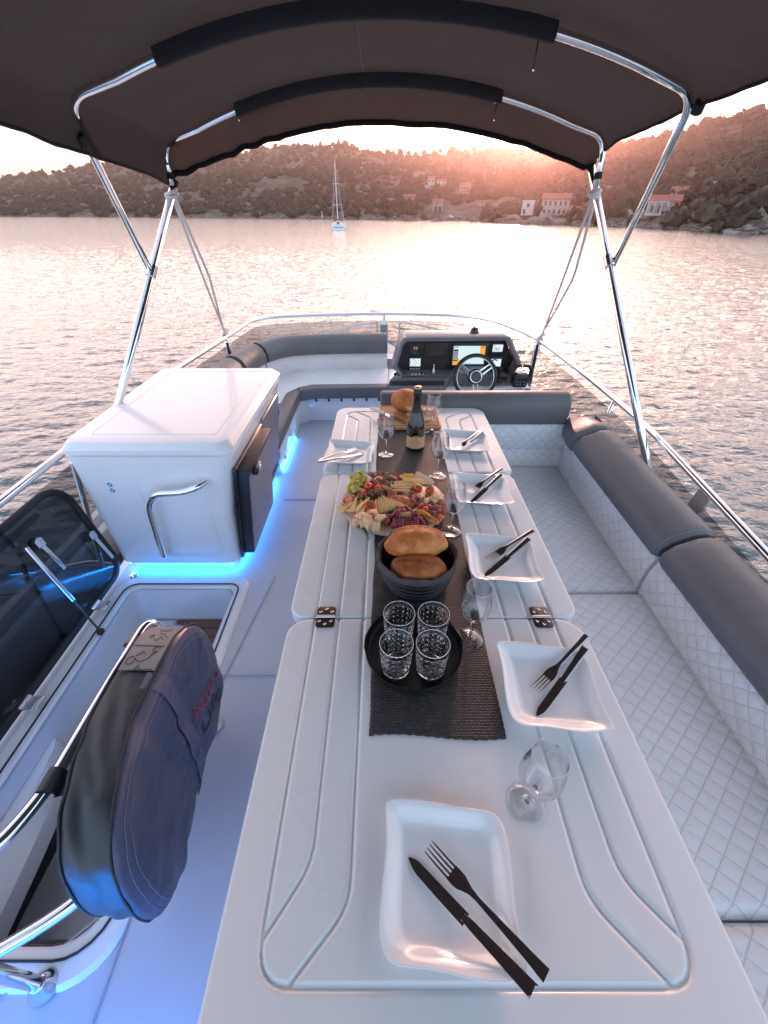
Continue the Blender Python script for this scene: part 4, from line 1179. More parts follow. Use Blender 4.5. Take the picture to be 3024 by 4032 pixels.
for zc, hw, gap in ((.0615, .014, .0016), (.0425, .016, .0018), (.033, .011, .0014)):      # fine print too small to read
    fp = MB(); x = -hw
    while x < hw:
        L_ = gap * (1 + (x * 997 % 1)); fp.grid(lambda u, v: wrap(zc)(x + u * L_, (v - .5) * .0012), 2, 1); x += L_ + .0007
    fp.build('fine_print', ink, lbo, angle=180)
MB().grid(lambda u, v: wrap(.0755)((.0022 + .0020 * v) * math.cos(2 * PI * u) * 1.0, (.0022 + .0020 * v) * math.sin(2 * PI * u)), 24, 1).build('emblem', ink, lbo, angle=180)
MB().grid(lambda u, v: wrap(.0755, .0448)((u - .5) * .0012, (v - .5) * .004), 1, 1).build('emblem', ink, lbo)
# ------------------------------------------------------------------ round food board and everything on it
BZ = TZ + .0032
BT = BZ + .020
fb = MB().lathe([(.0002, .0), (.185, .0), (.197, .004), (.200, .010), (.198, .017), (.193, .020), (.0002, .020)], 72, (0, 0, 0)).build('serving_board', M['board_wood'], angle=50)
fb.location = (.037, 1.288, BZ); tag(fb, 'round pale wooden board covered with cheese, ham and fruit', 'serving board')
M['grape_w'] = mat('green_grape', (.56, .46, .06), .22, var=.25, vs=40, sss=.35, coat=.2)
M['grape_r'] = mat('red_grape', (.26, .020, .035), .22, var=.4, vs=40, sss=.2, coat=.25)
M['stem'] = mat('grape_stem', (.22, .15, .07), .7)
M['tomato'] = mat('cherry_tomato', (.78, .045, .010), .2, var=.2, vs=40, sss=.15, coat=.4)
M['pepper'] = mat('red_pepper', (.72, .06, .012), .25, var=.3, vs=60, sss=.15, coat=.3)
M['filling'] = mat('herb_filling', (.24, .20, .12), .8, var=.5, vs=120, bs=1, bscale=300, bdist=.004)
M['olive'] = mat('green_olive', (.16, .135, .065), .25, var=.25, vs=50, coat=.2)
M['cheese'] = mat('hard_cheese', (.84, .52, .21), .5, var=.08, vs=30, sss=.25, bs=.2, bscale=150, bdist=.002)
M['cheese_w'] = mat('pale_cheese', (.84, .56, .33), .55, var=.06, vs=40, sss=.25, bs=.4, bscale=120, bdist=.003)
M['cheese_s'] = mat('smoked_cheese', (.76, .34, .05), .45, var=.2, vs=30, sss=.2)
M['ham'] = mat('cured_ham', (.42, .10, .065), .38, var=.45, vs=26, sss=.25, bs=.3, bscale=120, bdist=.003)
M['ham_p'] = mat('pink_ham', (.68, .20, .09), .38, var=.3, vs=30, sss=.25, bs=.3, bscale=120, bdist=.003)
M['salami'] = mat('dark_salami', (.22, .05, .03), .4, var=.5, vs=50, sss=.1, bs=.5, bscale=140, bdist=.004)
M['walnut'] = mat('walnut', (.33, .16, .075), .6, var=.4, vs=80, bs=1, bscale=150, bdist=.006)
M['herb'] = mat('rosemary', (.085, .09, .045), .7, var=.3, vs=60)
M['stick'] = mat('breadstick', (.60, .32, .13), .6, var=.25, vs=40, bs=.5, bscale=150, bdist=.003)
def top(x, y):          # gentle heap height over the board
    return BT
def grapes(name, label, pts, r, m_, stalk):
    t = thing(name, label, 'grapes', (pts[0][0], pts[0][1], BT))
    ox, oy = pts[0][0], pts[0][1]
    for (x, y, z, s) in pts:
        MB().ball((x - ox, y - oy, z + r * s), (r * s, r * s, r * s * 1.22), 14, 10, Matrix.Rotation(rng.uniform(-.8, .8), 3, 'X') @ Matrix.Rotation(rng.uniform(-.8, .8), 3, 'Y')).build('grape', m_, t, angle=180)
    s_ = MB()
    for a in stalk: s_.tube([(p[0] - ox, p[1] - oy, p[2]) for p in a], .0012, 6)
    s_.build('stalk', M['stem'], t)
    return t
gp = []
for (x, y, z) in ((-.128, 1.405, 0), (-.108, 1.395, 0), (-.088, 1.410, 0), (-.120, 1.430, .004), (-.098, 1.432, .006), (-.078, 1.432, 0), (-.135, 1.375, 0), (-.113, 1.372, 0), (-.092, 1.380, 0),
                  (-.118, 1.408, .017), (-.100, 1.410, .018), (-.084, 1.420, .016), (-.110, 1.432, .022), (-.094, 1.440, .024), (-.125, 1.388, .015), (-.139, 1.352, 0), (-.122, 1.350, .002), (-.104, 1.394, .030), (-.132, 1.424, .012), (-.101, 1.352, 0), (-.118, 1.332, 0)):
    gp.append((x + rng.uniform(-.002, .002), y + rng.uniform(-.002, .002), z, rng.uniform(.88, 1.12)))
grapes('green_grapes', 'bunch of green grapes at the far left of the round board', gp, .0098, M['grape_w'], [[(-.105, 1.39, BT * 0 + .02), (-.11, 1.41, .035), (-.10, 1.42, .03)]])
gp = []
for (x, y, z) in ((.030, 1.168, .004), (.043, 1.180, .006), (.052, 1.165, .012), (.062, 1.182, .012), (.072, 1.196, .012), (.084, 1.202, .016), (.094, 1.188, .010), (.106, 1.176, .012), (.100, 1.160, .010), (.112, 1.150, .006), (.120, 1.162, .008), (.128, 1.148, .004), (.040, 1.150, 0), (.054, 1.142, 0), (.036, 1.132, 0), (.030, 1.118, 0), (.046, 1.122, 0), (.060, 1.124, .002), (.072, 1.130, 0), (.012, 1.150, 0), (.014, 1.134, 0), (.020, 1.164, 0), (.116, 1.134, 0), (.102, 1.130, 0), (.088, 1.132, 0), (.136, 1.136, 0), (.070, 1.176, .020), (.048, 1.172, .020), (.108, 1.166, .022)):
    gp.append((x + rng.uniform(-.002, .002), y + rng.uniform(-.002, .002), z, rng.uniform(.9, 1.12)))
grapes('red_grapes', 'bunch of dark red grapes at the near edge of the round board', gp, .0098, M['grape_r'], [[(.03, 1.13, .021), (.05, 1.128, .026), (.07, 1.142, .024), (.085, 1.137, .026), (.098, 1.15, .028)], [(.07, 1.142, .024), (.064, 1.125, .022)], [(.05, 1.128, .026), (.056, 1.152, .03)]])
def put(o, loc, rot=(0, 0, 0)):
    o.location = loc; o.rotation_euler = rot; return o
def single(mb_, name, m_, loc, rot, label, cat, group=None, angle=60):
    o = mb_.build(name, m_, angle=angle); put(o, loc, rot); return tag(o, label, cat, group)
def repeat(o, spots, label, group):
    for i, (loc, rot, s) in enumerate(spots):
        c = o if i == 0 else copy_tree(o)
        c.location = loc; c.rotation_euler = rot; c.scale = (s, s, s) if not isinstance(s, tuple) else s
        tag(c, label, None, group)
def rv(a=3.14): return rng.uniform(-a, a)
# tomatoes
tm = MB().ball((0, 0, .0125), (.0135, .0135, .0125), 20, 14, amp=.05).build('cherry_tomato', M['tomato'], angle=180); tm['category'] = 'tomato'
repeat(tm, [((-.062, 1.357, BT + .004), (0, 0, 0), 1.18)], 'whole glossy cherry tomato next to the green grapes', None); del_ = tm
for (x, y, z, s, lab) in ((-.022, 1.352, .004, .95, 'cherry tomato above the walnuts at the back of the board'), (-.016, 1.338, 0, .85, 'smaller cherry tomato in front of another above the walnuts'), (.133, 1.226, .004, .85, 'left tomato of the cluster around an olive at the right of the board'), (.147, 1.208, .004, .95, 'front orange tomato of the cluster around an olive at the right of the board'), (.166, 1.228, .004, .85, 'right tomato of the cluster around an olive at the right of the board'), (.070, 1.215, .006, 1.0, 'tomato behind the red grapes')):
    o = tm.copy(); COL.objects.link(o); put(o, (x, y, BT + z), (rv(.5), rv(.5), rv())); o.scale = (s, s, s); o['label'] = lab
# stuffed peppers
def pepper(label, loc, rot, s):
    t = thing('stuffed_pepper', label, 'pepper', loc); t.rotation_euler = rot; t.scale = (s, s, s)
    MB().lathe([(.0002, 0), (.009, .001), (.0145, .006), (.0158, .013), (.014, .0195), (.0105, .022), (.0088, .0205), (.0085, .016), (.0002, .016)], 24, fn=lambda r, z, a: (r * (1 + .06 * math.sin(3 * a)), z)).build('pepper_skin', M['pepper'], t, angle=180)
    MB().ball((0, 0, .0165), (.0086, .0086, .006), 14, 8, amp=.3).build('filling', M['filling'], t, angle=180)
pepper('round stuffed red pepper standing among the cheese wedges with its filling showing', (-.052, 1.232, BT + .014), (R(42), 0, .1), 1.15)
pepper('stuffed pepper in the very middle of the board', (.034, 1.300, BT + .006), (R(20), R(-15), 0), 1.1)
pepper('stuffed pepper right of the cheese sticks', (.130, 1.342, BT + .006), (R(15), R(10), .4), 1.05)
pepper('stuffed pepper at the right behind the small cheese cubes', (.172, 1.328, BT + .006), (R(18), R(8), .9), 1.15)
pepper('stuffed pepper left of the walnuts', (-.082, 1.312, BT + .004), (R(30), R(-20), 2), .95)
pepper('stuffed pepper tucked between the cheese cubes at the near left', (-.046, 1.158, BT + .016), (R(12), R(20), 1), .85)
# olives
ol = MB().ball((0, 0, 0), (.0088, .0088, .0108), 18, 12)
ol = ol.build('olive', M['olive'], angle=180); ol['category'] = 'olive'
MB().lathe([(.0002, .0098), (.0026, .0102), (.0032, .0108), (.0038, .0102)], 12).build('pit_hole', M['rubber'], ol, angle=180)
for i, (x, y, z, s, lab) in enumerate(((.020, 1.202, .010, 1.15, 'pitted olive left of two near the red grapes'), (.040, 1.196, .010, 1.15, 'olive right of two near the red grapes'), (-.064, 1.285, .008, 1.1, 'olive at the left behind the cheese wedges'), (.042, 1.378, .010, 1.2, 'olive in the middle of the back beside the cheese sticks'), (.012, 1.424, .030, 1.0, 'olive perched on the ham at the back'), (.118, 1.214, .008, 1.05, 'olive left of the tomato cluster at the right'), (.150, 1.232, .020, 1.0, 'olive sitting on top of the tomato cluster'), (.118, 1.300, .008, 1.1, 'olive behind the small cheese cubes at the right'), (-.080, 1.215, .006, .9, 'olive hidden under the wedges at the left'), (.020, 1.368, .008, .95, 'olive beside the rosemary at the back'))):
    o = ol if i == 0 else copy_tree(ol)
    put(o, (x, y, BT + z), (R(60) + rv(.4), rv(.4), rv())); o.scale = (s, s, s); o['label'] = lab
# cheese cubes
cu = MB().box((0, 0, .0115), (.023, .023, .023), .0015, 2).build('cheese_cube', M['cheese_w'], angle=40); cu['category'] = 'cheese'
repeat(cu, [((-.098, 1.135, BT), (0, 0, .3), .95), ((-.073, 1.128, BT), (0, 0, .1), 1.0), ((-.052, 1.118, BT), (.0, 0, .6), 1.1), ((-.026, 1.112, BT), (0, 0, -.1), 1.1), ((-.070, 1.165, BT), (0, 0, .5), 1.0), ((-.078, 1.148, BT + .021), (.1, .15, .2), .9), ((-.056, 1.128, BT + .023), (.1, -.15, 1.0), 1.05), ((-.040, 1.176, BT + .006), (.1, .2, .4), 1.1),
            ((-.022, 1.146, BT + .006), (.2, .1, .9), 1.05), ((-.006, 1.158, BT + .004), (0, .2, .3), .9), ((-.032, 1.132, BT), (0, 0, .7), 1.0), ((-.088, 1.165, BT + .008), (.3, .1, .2), .85)], 'pale cheese cube in the pile at the near left of the board', 'cheese cubes near left')
c2 = cu.copy(); COL.objects.link(c2)
repeat(c2, [((.142, 1.286, BT + .008), (0, .2, .2), .75), ((.158, 1.262, BT + .004), (.1, 0, .1), .85), ((.172, 1.280, BT), (0, 0, .8), .75), ((.188, 1.262, BT), (.0, .1, .5), .85), ((.196, 1.285, BT + .006), (.2, .1, .1), 1.0), ((.208, 1.270, BT), (0, 0, .6), .9), ((.150, 1.250, BT), (.0, 0, .4), .7)], 'small white cheese cube in the group at the right of the board', 'cheese cubes at the right')
# cheese wedges (thin triangular slices)
wd = MB().prism([(0, 0), (.070, .014), (.070, -.014)], 0, .0075, .0007).build('cheese_wedge', M['cheese'], angle=30); wd['category'] = 'cheese'
repeat(wd, [((-.100, 1.275, BT + .022), (.2, .30, R(-105)), (1.0, 1.1, 1)), ((-.112, 1.250, BT + .014), (-.2, .2, R(-150)), (.9, 1.5, 1)), ((-.052, 1.262, BT + .026), (.35, .3, R(-135)), (1.1, 1.2, 1)), ((-.058, 1.240, BT + .018), (.3, .25, R(-120)), (1.1, 1.2, 1)), ((-.040, 1.235, BT + .015), (.2, .2, R(-110)), (.9, 1.1, 1)), ((-.086, 1.262, BT + .020), (.1, .35, R(-80)), (.7, 1, 1)), ((-.140, 1.210, BT + .004), (0, .05, R(20)), (.75, 1.5, 1))], 'yellow triangular cheese slice in the fan at the left of the board', 'cheese slices at the left')
w3 = wd.copy(); COL.objects.link(w3)
repeat(w3, [((-.010, 1.275, BT + .032), (.3, .32, R(-50)), (1.1, 1.3, 1)), ((-.014, 1.272, BT + .028), (.35, .3, R(-68)), (1.1, 1.3, 1)), ((-.018, 1.268, BT + .024), (.4, .3, R(-85)), (1.05, 1.2, 1)), ((.010, 1.268, BT + .026), (.25, .28, R(-35)), (1.05, 1.2, 1)), ((-.026, 1.264, BT + .018), (.4, .2, R(-100)), (.9, 1.0, 1))], 'yellow triangular cheese slice in the fan at the middle of the board', 'cheese slices in the middle')
# cheese sticks
st_ = MB().box((0, 0, .0045), (.072, .013, .0085), .001).build('cheese_stick', M['cheese'], angle=40); st_['category'] = 'cheese'
repeat(st_, [((.100, 1.402, BT + .022), (0, .02, R(-20)), 1), ((.125, 1.398, BT + .022), (.1, .03, R(-28)), 1), ((.075, 1.384, BT + .016), (0, .02, R(8)), 1.0), ((.062, 1.365, BT + .014), (0, 0, R(14)), 1), ((.094, 1.372, BT + .014), (.1, .02, R(-10)), 1.05), ((.075, 1.352, BT + .010), (0, .02, R(-6)), 1), ((.068, 1.334, BT + .008), (0, 0, R(-3)), 1), ((.112, 1.352, BT + .010), (0, .04, R(-14)), .9), ((.150, 1.372, BT + .018), (.1, .05, R(-40)), 1), ((.110, 1.385, BT + .024), (.1, .05, R(-15)), .9)], 'yellow cheese stick stacked at the back right of the board', 'cheese sticks at the back')
# broad slices at the back right
sb_ = MB().box((0, 0, .003), (.062, .030, .0055), .001).build('cheese_slice', M['cheese_w'], angle=40); sb_['category'] = 'cheese'
repeat(sb_, [((.168, 1.392, BT + .020), (.3, .15, R(-42)), 1), ((.160, 1.402, BT + .024), (.3, .15, R(-38)), 1), ((.152, 1.410, BT + .026), (.3, .15, R(-34)), 1), ((.202, 1.312, BT + .008), (.1, .1, R(-30)), .9), ((.212, 1.295, BT + .006), (.1, .1, R(-60)), .8)], 'pale broad cheese slice fanned at the far right of the board', 'broad cheese slices')
sm_ = MB().prism([(0, 0), (.03, .012), (.066, .012), (.080, 0), (.066, -.008), (.03, -.010)], 0, .014, .003).build('smoked_cheese', M['cheese_s'], angle=50); sm_['category'] = 'cheese'
put(sm_, (.108, 1.205, BT + .016), (.3, .14, R(-38))); sm_['label'] = 'long orange rinded cheese slice beside the red grapes'
o = sm_.copy(); COL.objects.link(o); put(o, (.062, 1.424, BT + .018), (.2, -.05, R(-16))); o.scale = (.8, 1.3, 1); o['label'] = 'orange rinded cheese slice at the very back of the board'
o = sm_.copy(); COL.objects.link(o); put(o, (.145, 1.162, BT + .008), (.1, .1, R(-30))); o.scale = (.7, .9, .8); o['label'] = 'short orange rinded cheese slice right of the red grapes'
# cold cuts: ruffled folded sheets
def ruffle(label, loc, rz, L, W_, h, m_, waves, seed, cat='ham', name='ham_slice', tilt=0):
    def f(u, v):
        x = (u - .5) * L; y = (v - .5) * W_
        z = h * (.5 + .5 * math.sin(u * waves * 6.28 + seed + 1.3 * math.sin(v * 3 + seed))) * (1 - .5 * abs(v - .5)) + .004 * mnoise.noise(Vector((x * 60, y * 60, seed)))
        x += .006 * mnoise.noise(Vector((x * 40, y * 50, seed + 3))); y += .006 * mnoise.noise(Vector((x * 40, y * 50, seed + 9)))
        k = max(0, abs(u - .5) * 2 - .6) / .4
        return (x, y * (1 - .35 * k * k), z + .001)
    o = MB().grid(f, 44, 14).build(name, m_, angle=180)
    md = o.modifiers.new('thick', 'SOLIDIFY'); md.thickness = .0016
    put(o, loc, (tilt, 0, rz)); return tag(o, label, cat)
for i, (x, y, rz, s, lab) in enumerate(((-.006, 1.412, .2, 0, 'folded pink ham slice leftmost in the row at the back'), (.014, 1.416, .1, 1, 'folded pink ham slice second in the row at the back'), (.033, 1.420, 0, 2, 'folded pink ham slice third in the row at the back'), (.052, 1.420, -.1, 3, 'folded pink ham slice rightmost in the row at the back'))):
    ruffle(lab, (x, y, BT + .012), rz + 1.1, .042, .030, .014, M['ham_p'] if i % 2 else M['ham'], .55, s, tilt=.5)
ruffle('dark dried beef ruffled along the far rim of the board', (.008, 1.448, BT + .008), .05, .15, .030, .020, M['salami'], 3.2, 1, 'dried beef', 'beef_slice')
ruffle('dark dried beef ruffled at the far right rim', (.098, 1.440, BT + .006), -.35, .09, .030, .018, M['salami'], 2.2, 4, 'dried beef', 'beef_slice')
for i, (x, y, rz, lab) in enumerate(((.050, 1.262, -.9, 'orange pink ham fold left of three in the middle'), (.070, 1.262, -.8, 'orange pink ham fold in the centre of three in the middle'), (.090, 1.256, -.7, 'orange pink ham fold right of three in the middle'))):
    ruffle(lab, (x, y, BT + .012), rz, .055, .030, .014, M['ham_p'], .5, i * 1.3, tilt=.35)
ruffle('marbled ham ruffle right of the centre', (.106, 1.278, BT + .008), -.5, .075, .040, .020, M['ham'], 2.0, 6)
ruffle('marbled ham ruffle hanging at the right rim of the board', (.205, 1.215, BT + .006), 1.2, .085, .045, .020, M['ham'], 2.2, 8)
ruffle('dark ham ruffle right of the orange cheese', (.176, 1.190, BT + .006), .9, .08, .055, .022, M['salami'], 2.6, 3)
ruffle('pale pink ham at the near right rim of the board', (.180, 1.160, BT + .006), .5, .06, .045, .018, M['ham_p'], 1.8, 5)
ruffle('pink ham draped over the left rim of the board', (-.135, 1.270, BT + .004), 1.3, .075, .040, .018, M['ham_p'], 1.6, 2)
ruffle('red dried beef between the olives and the ham in the middle', (.000, 1.312, BT + .004), .4, .06, .05, .018, M['salami'], 2.4, 7, 'dried beef', 'beef_slice')
ruffle('ham ruffle under the cheese sticks at the back left', (-.040, 1.392, BT + .004), .6, .075, .05, .018, M['ham'], 2.4, 11)
ruffle('ham ruffle between the walnuts and the cheese sticks', (.085, 1.318, BT + .003), .2, .09, .04, .014, M['ham'], 2.6, 12)
ruffle('dark beef ruffle under the tomato cluster', (.135, 1.228, BT + .002), .3, .09, .04, .012, M['salami'], 2.6, 13, 'dried beef', 'beef_slice')
ruffle('dark beef ruffle under the green grapes', (-.090, 1.335, BT + .002), .7, .08, .04, .014, M['salami'], 2.4, 14, 'dried beef', 'beef_slice')
# walnuts
wn = MB().ball((0, 0, .009), (.013, .010, .010), 22, 16, amp=.55, fr=18).build('walnut', M['walnut'], angle=180); wn['category'] = 'walnut'
repeat(wn, [((-.052, 1.318, BT + .004), (0, 0, 0), 1.1), ((-.034, 1.322, BT + .008), (.5, .4, 1), 1.2), ((-.026, 1.308, BT + .006), (1, .4, 2), 1.25), ((-.044, 1.304, BT), (0, .8, 1), 1.1), ((-.020, 1.325, BT), (.3, .2, 2), 1.0), ((-.038, 1.340, BT + .004), (.2, .5, 3), .9), ((-.092, 1.288, BT + .004), (.2, .4, 2), 1.2), ((.172, 1.246, BT), (.6, .1, 2), 1.1), ((.048, 1.214, BT + .004), (.3, .8, 2), .9), ((.062, 1.226, BT + .002), (.8, .3, 1), .8), ((.004, 1.170, BT + .004), (.2, .3, 1), .9), ((.155, 1.295, BT + .002), (.3, .3, .4), 1.1), ((.165, 1.310, BT + .004), (.6, .3, 1.4), 1.0)], 'brown walnut half scattered on the board', 'walnuts on the board')
# small rolled crackers
rl = MB().tube([(-.024, 0, 0), (-.018, 0, .001), (.018, 0, .001), (.024, 0, 0)], [.006, .0095, .0095, .006], 14).build('bread_roll', M['stick'], angle=60); rl['category'] = 'cracker'
for i, (x, y, z, rz, lab) in enumerate(((-.095, 1.338, .012, -.2, 'brown rolled cracker lying below the green grapes'), (.010, 1.350, .012, -.5, 'pale rolled cracker behind the centre of the board'), (.078, 1.168, .022, .1, 'round brown cracker among the red grapes'))):
    o = rl if i == 0 else rl.copy()
    if i: COL.objects.link(o)
    put(o, (x, y, BT + z), (0, .1, rz)); o['label'] = lab
# rosemary sprigs
def sprig(label, loc, rz, L, tilt=.2, n=34):
    m_ = MB()
    m_.tube([(0, 0, 0), (L * .5, .004, .002), (L, 0, -.002)], [.0011, .0009, .0005], 5)
    for k in range(n):
        u = k / n; a = k * 2.4; l = .011 * (1 - .4 * u)
        d = Vector((.5, math.cos(a) * .8, math.sin(a) * .8)).normalized()
        p = Vector((L * u, .004 * math.sin(u * 3), .001))
        m_.tube([p, p + d * l * .6, p + d * l + Vector((.002, 0, -.001))], [.0007, .0009, .0002], 4)
    o = m_.build('rosemary_sprig', M['herb'], angle=180); put(o, loc, (0, tilt, rz)); return tag(o, label, 'herb')
sprig('rosemary sprig trailing over the near left rim of the board', (-.085, 1.135, BT + .006), R(-62), .075, .22)
sprig('rosemary sprig next to it at the near left rim', (-.096, 1.125, BT + .004), R(-38), .045, .1)
sprig('rosemary sprig on the ham at the back', (-.005, 1.392, BT + .026), R(-4), .05, -.05)
sprig('rosemary sprig in the centre by the stuffed pepper', (.050, 1.300, BT + .012), R(10), .034, -.3)
sprig('rosemary sprig beside the pepper right of the cheese sticks', (.096, 1.334, BT + .014), R(15), .038, -.1)
sprig('rosemary sprig lying on the pepper at the right', (.145, 1.346, BT + .030), R(-8), .045, .0)
# ------------------------------------------------------------------ hull, deck and stair well
def fill_with_hole(outer, hole, z):
    bm = bmesh.new(); ed = []
    for loop in (outer, hole):
        vs = [bm.verts.new((p[0], p[1], z)) for p in loop]
        ed += [bm.edges.new((vs[i], vs[(i + 1) % len(vs)])) for i in range(len(vs))]
    bmesh.ops.triangle_fill(bm, use_beauty=True, edges=ed)
    for f in bm.faces:
        if f.normal.z < 0: f.normal_flip()
    return bm
HOLE = rpoly(-1.345, -.795, .20, 1.525, (.12, .12, .045, .06), 6)
dk = MB().bm(fill_with_hole([(-1.46, -1.6), (1.50, -1.6), (1.52, 3.2), (1.45, 4.2), (1.25, 4.75), (0, 4.95), (-1.25, 4.8), (-1.45, 4.2), (-1.46, 2.0)], HOLE, 0))
dk.build('deck', M['deck'], smooth=False, kind='structure')
# moulded pattern joints on the deck
gm = mat('deck_joint', (.42, .44, .50), .5)
jm = MB()
for p, q in (((-.728, -.9), (-.728, .34)), ((-.728, .34), (-.995, .10)), ((-.60, 1.62), (-.70, .95)), ((-.72, 1.02), (-.27, 1.02)), ((-.70, 2.36), (-.27, 2.36))):
    a = Vector((*p, .0042)); b = Vector((*q, .0042)); jm.tube([a, b], .0028, 6)
jm.build('deck_joints', gm, kind='structure')
# raised rim round the stair opening
rim = MB(); o_ = rpoly(-1.43, -.725, .115, 1.605, (.15, .15, .07, .09), 6); i_ = HOLE
def ringz(poly, z): return [(p[0], p[1], z) for p in poly]
mid_o = rpoly(-1.42, -.735, .125, 1.595, (.15, .15, .07, .09), 6); mid_i = rpoly(-1.352, -.788, .193, 1.532, (.12, .12, .05, .065), 6)
rim.loft([ringz(o_, -.01), ringz(o_, .004), ringz(mid_o, .014), ringz(mid_i, .014), ringz(i_, .006), ringz(i_, -.05)], True)
rim.build('hatch_rim', M['gel'], kind='structure', angle=35)
sl_ = MB().tube([(p[0], p[1], .017) for p in rpoly(-1.372, -.770, .172, 1.548, (.12, .12, .05, .065), 6)], .0035, 6, True)
sl_.build('hatch_seal', M['rubber'], kind='structure')
# well
ww = MB(); inn = rpoly(-1.34, -.80, .205, 1.52, (.12, .12, .04, .055), 6)
ww.loft([ringz(inn, .0), ringz(inn, -.30)], True)
ww.build('stair_well', M['gel'], kind='structure', angle=50)
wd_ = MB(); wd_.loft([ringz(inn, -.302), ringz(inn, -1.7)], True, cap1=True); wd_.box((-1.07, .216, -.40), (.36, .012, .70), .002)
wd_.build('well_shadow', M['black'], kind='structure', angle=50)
st = thing('companion_stairs', 'brown teak stair treads going down inside the hatch opening', 'stairs', (-1.05, 1.2, -.24))
for k in range(6):
    y0 = 1.515 - .235 * k; z = -.235 - .22 * k
    pl_ = [(-1.165 + .25 * (k > 0) * -.5, y0), (-.812, y0), (-.812, y0 - .24), (-1.10 + .1 * (k > 0) * -1, y0 - .24)]
    MB().prism([(x + 1.05, y - 1.2) for x, y in pl_], z + .24 - .03, z + .24, .004).build('tread', M['teak'] if k < 1 else M['black'], st)  # treads below the first are blackened, darkness of the well put into their colour
    if k == 0:
        sm = MB()
        for yy in (.06, .12, .18): sm.box((-.985 + 1.05, y0 - yy - 1.2, z + .2405), (.34, .005, .0012))
        for xx in (-1.10, -.86): sm.box((xx + 1.05, y0 - .12 - 1.2, z + .2406), (.005, .2, .0012))
        sm.build('caulking', M['rubber'], st)
ss = MB().prism([(-1.338, 1.515), (-1.17, 1.515), (-1.11, 1.25), (-1.25, .95), (-1.338, .8)], -.62, -.225, .03, 3).build('stair_side', M['gel'], kind='structure')
hm = MB()
hm.loft([[(-1.338, y, -.30), (-1.338 + w_, y, -.26), (-1.338 + w_ * 1.1, y, -.16), (-1.338 + w_ * .5, y, -.09), (-1.338, y, -.085)] for y, w_ in ((.80, .01), (.76, .05), (.66, .075), (.45, .10), (.22, .12))], True, True, True)
hm.build('stair_rail_moulding', M['gel'], kind='structure')
# port side coaming seen through the smoked lid
cm_ = MB()
cm_.loft([[(-1.46, y, .0), (-1.50, y, .0), (-1.60, y, -.10), (-1.60, y, -.5)] for y in (-1.6, 2.2, 4.0)], False)
cm_.build('inner_coaming', M['gel'], kind='structure')
MB().box((-1.67, .6, -.24), (.14, 4.6, .12), .01).build('side_gutter', M['black'], kind='structure')
gb = MB()
gb.loft([[(-1.74, y, .02), (-1.74, y, .10), (-1.76, y, .12), (-1.81, y, .115), (-1.83, y, .08), (-1.86, y, -.5)] for y in (-1.6, 0, 1.2, 2.2, 3.2, 4.2)], False)
gb.build('outer_coaming', M['gel'], kind='structure')
hu = MB()
def hring(y, wd, top, b=-.2): return [(-wd, y, top), (-wd * .98, y, -1.6), (-wd * .88, y, -3.5), (0, y, -4.1), (wd * .88, y, -3.5), (wd * .98, y, -1.6), (wd, y, top)]
hu.loft([hring(-3, 1.9, -.45), hring(0, 2.0, -.45), hring(3, 1.98, -.5), hring(5.2, 1.75, -1.05), hring(7.5, 1.35, -1.1), hring(9.3, .75, -1.05), hring(10.6, .06, -.95)], False, True, True)
hu.build('hull', M['gel'], kind='structure', angle=40)
fd = MB()
fd.loft([[(-w_, y, z), (0, y, z + .04), (w_, y, z)] for y, w_, z in ((-3, 1.89, -.46), (4.9, 1.78, -.52), (5.0, 1.76, -1.08), (7.5, 1.34, -1.12), (9.3, .74, -1.07), (10.5, .06, -.98))], False)
fd.build('foredeck', M['gel'], kind='structure', angle=30)
fc = MB()       # flybridge shell under the seats and coaming
fc.loft([[(x, y, -.5), (x * .98, y * .995 if y > 3 else y, .30)] for x, y in [(1.50, -1.6), (1.50, 2.0), (1.47, 3.2), (1.40, 4.1), (1.12, 4.72), (.7, 4.86), (0, 4.95), (-.7, 4.9), (-1.2, 4.78), (-1.42, 4.5), (-1.48, 3.6), (-1.53, 2.6)]], False)
fc.loft([[(x * .98, y * .995 if y > 3 else y, .30), (x * .90, y * .94 if y > 3 else y, .30)] for x, y in [(1.50, -1.6), (1.50, 2.0), (1.47, 3.2), (1.40, 4.1), (1.12, 4.72), (.7, 4.86), (0, 4.95), (-.7, 4.9), (-1.2, 4.78), (-1.42, 4.5), (-1.48, 3.6), (-1.53, 2.6)]], False)
fc.build('flybridge_coaming', M['gel'], kind='structure', angle=30)

# ------------------------------------------------------------------ blue light strips
def led(label, pts, r=.008, key='led'):
    o = MB().tube(pts, r, 8).build('light_strip', M[key])
    return tag(o, label, 'light strip')

# ------------------------------------------------------------------ wet bar cabinet
wb = thing('wet_bar_cabinet', 'white moulded wet bar cabinet with a lid, fridge and steel grab handle', 'cabinet', (-1.1, 2.15, 0))
def cr(x0, x1, y0, y1, z, r): return [(x + 1.1, y - 2.15, z) for x, y in rpoly(x0, x1, y0, y1, r, 5)]
bd = MB()
bd.loft([cr(-1.43, -.83, 1.70, 2.66, .0, .03), cr(-1.43, -.83, 1.70, 2.66, .055, .03)], True)
bd.loft([cr(-1.440, -.800, 1.665, 2.69, .058, .05), cr(-1.450, -.790, 1.655, 2.70, .072, .06), cr(-1.456, -.765, 1.650, 2.715, .40, .06), cr(-1.460, -.712, 1.648, 2.745, .66, .06), cr(-1.462, -.692, 1.648, 2.752, .728, .055), cr(-1.455, -.700, 1.655, 2.745, .733, .05)], True, True, True)
body = bd.build('body', M['gel'], wb, angle=35)
ld = MB()
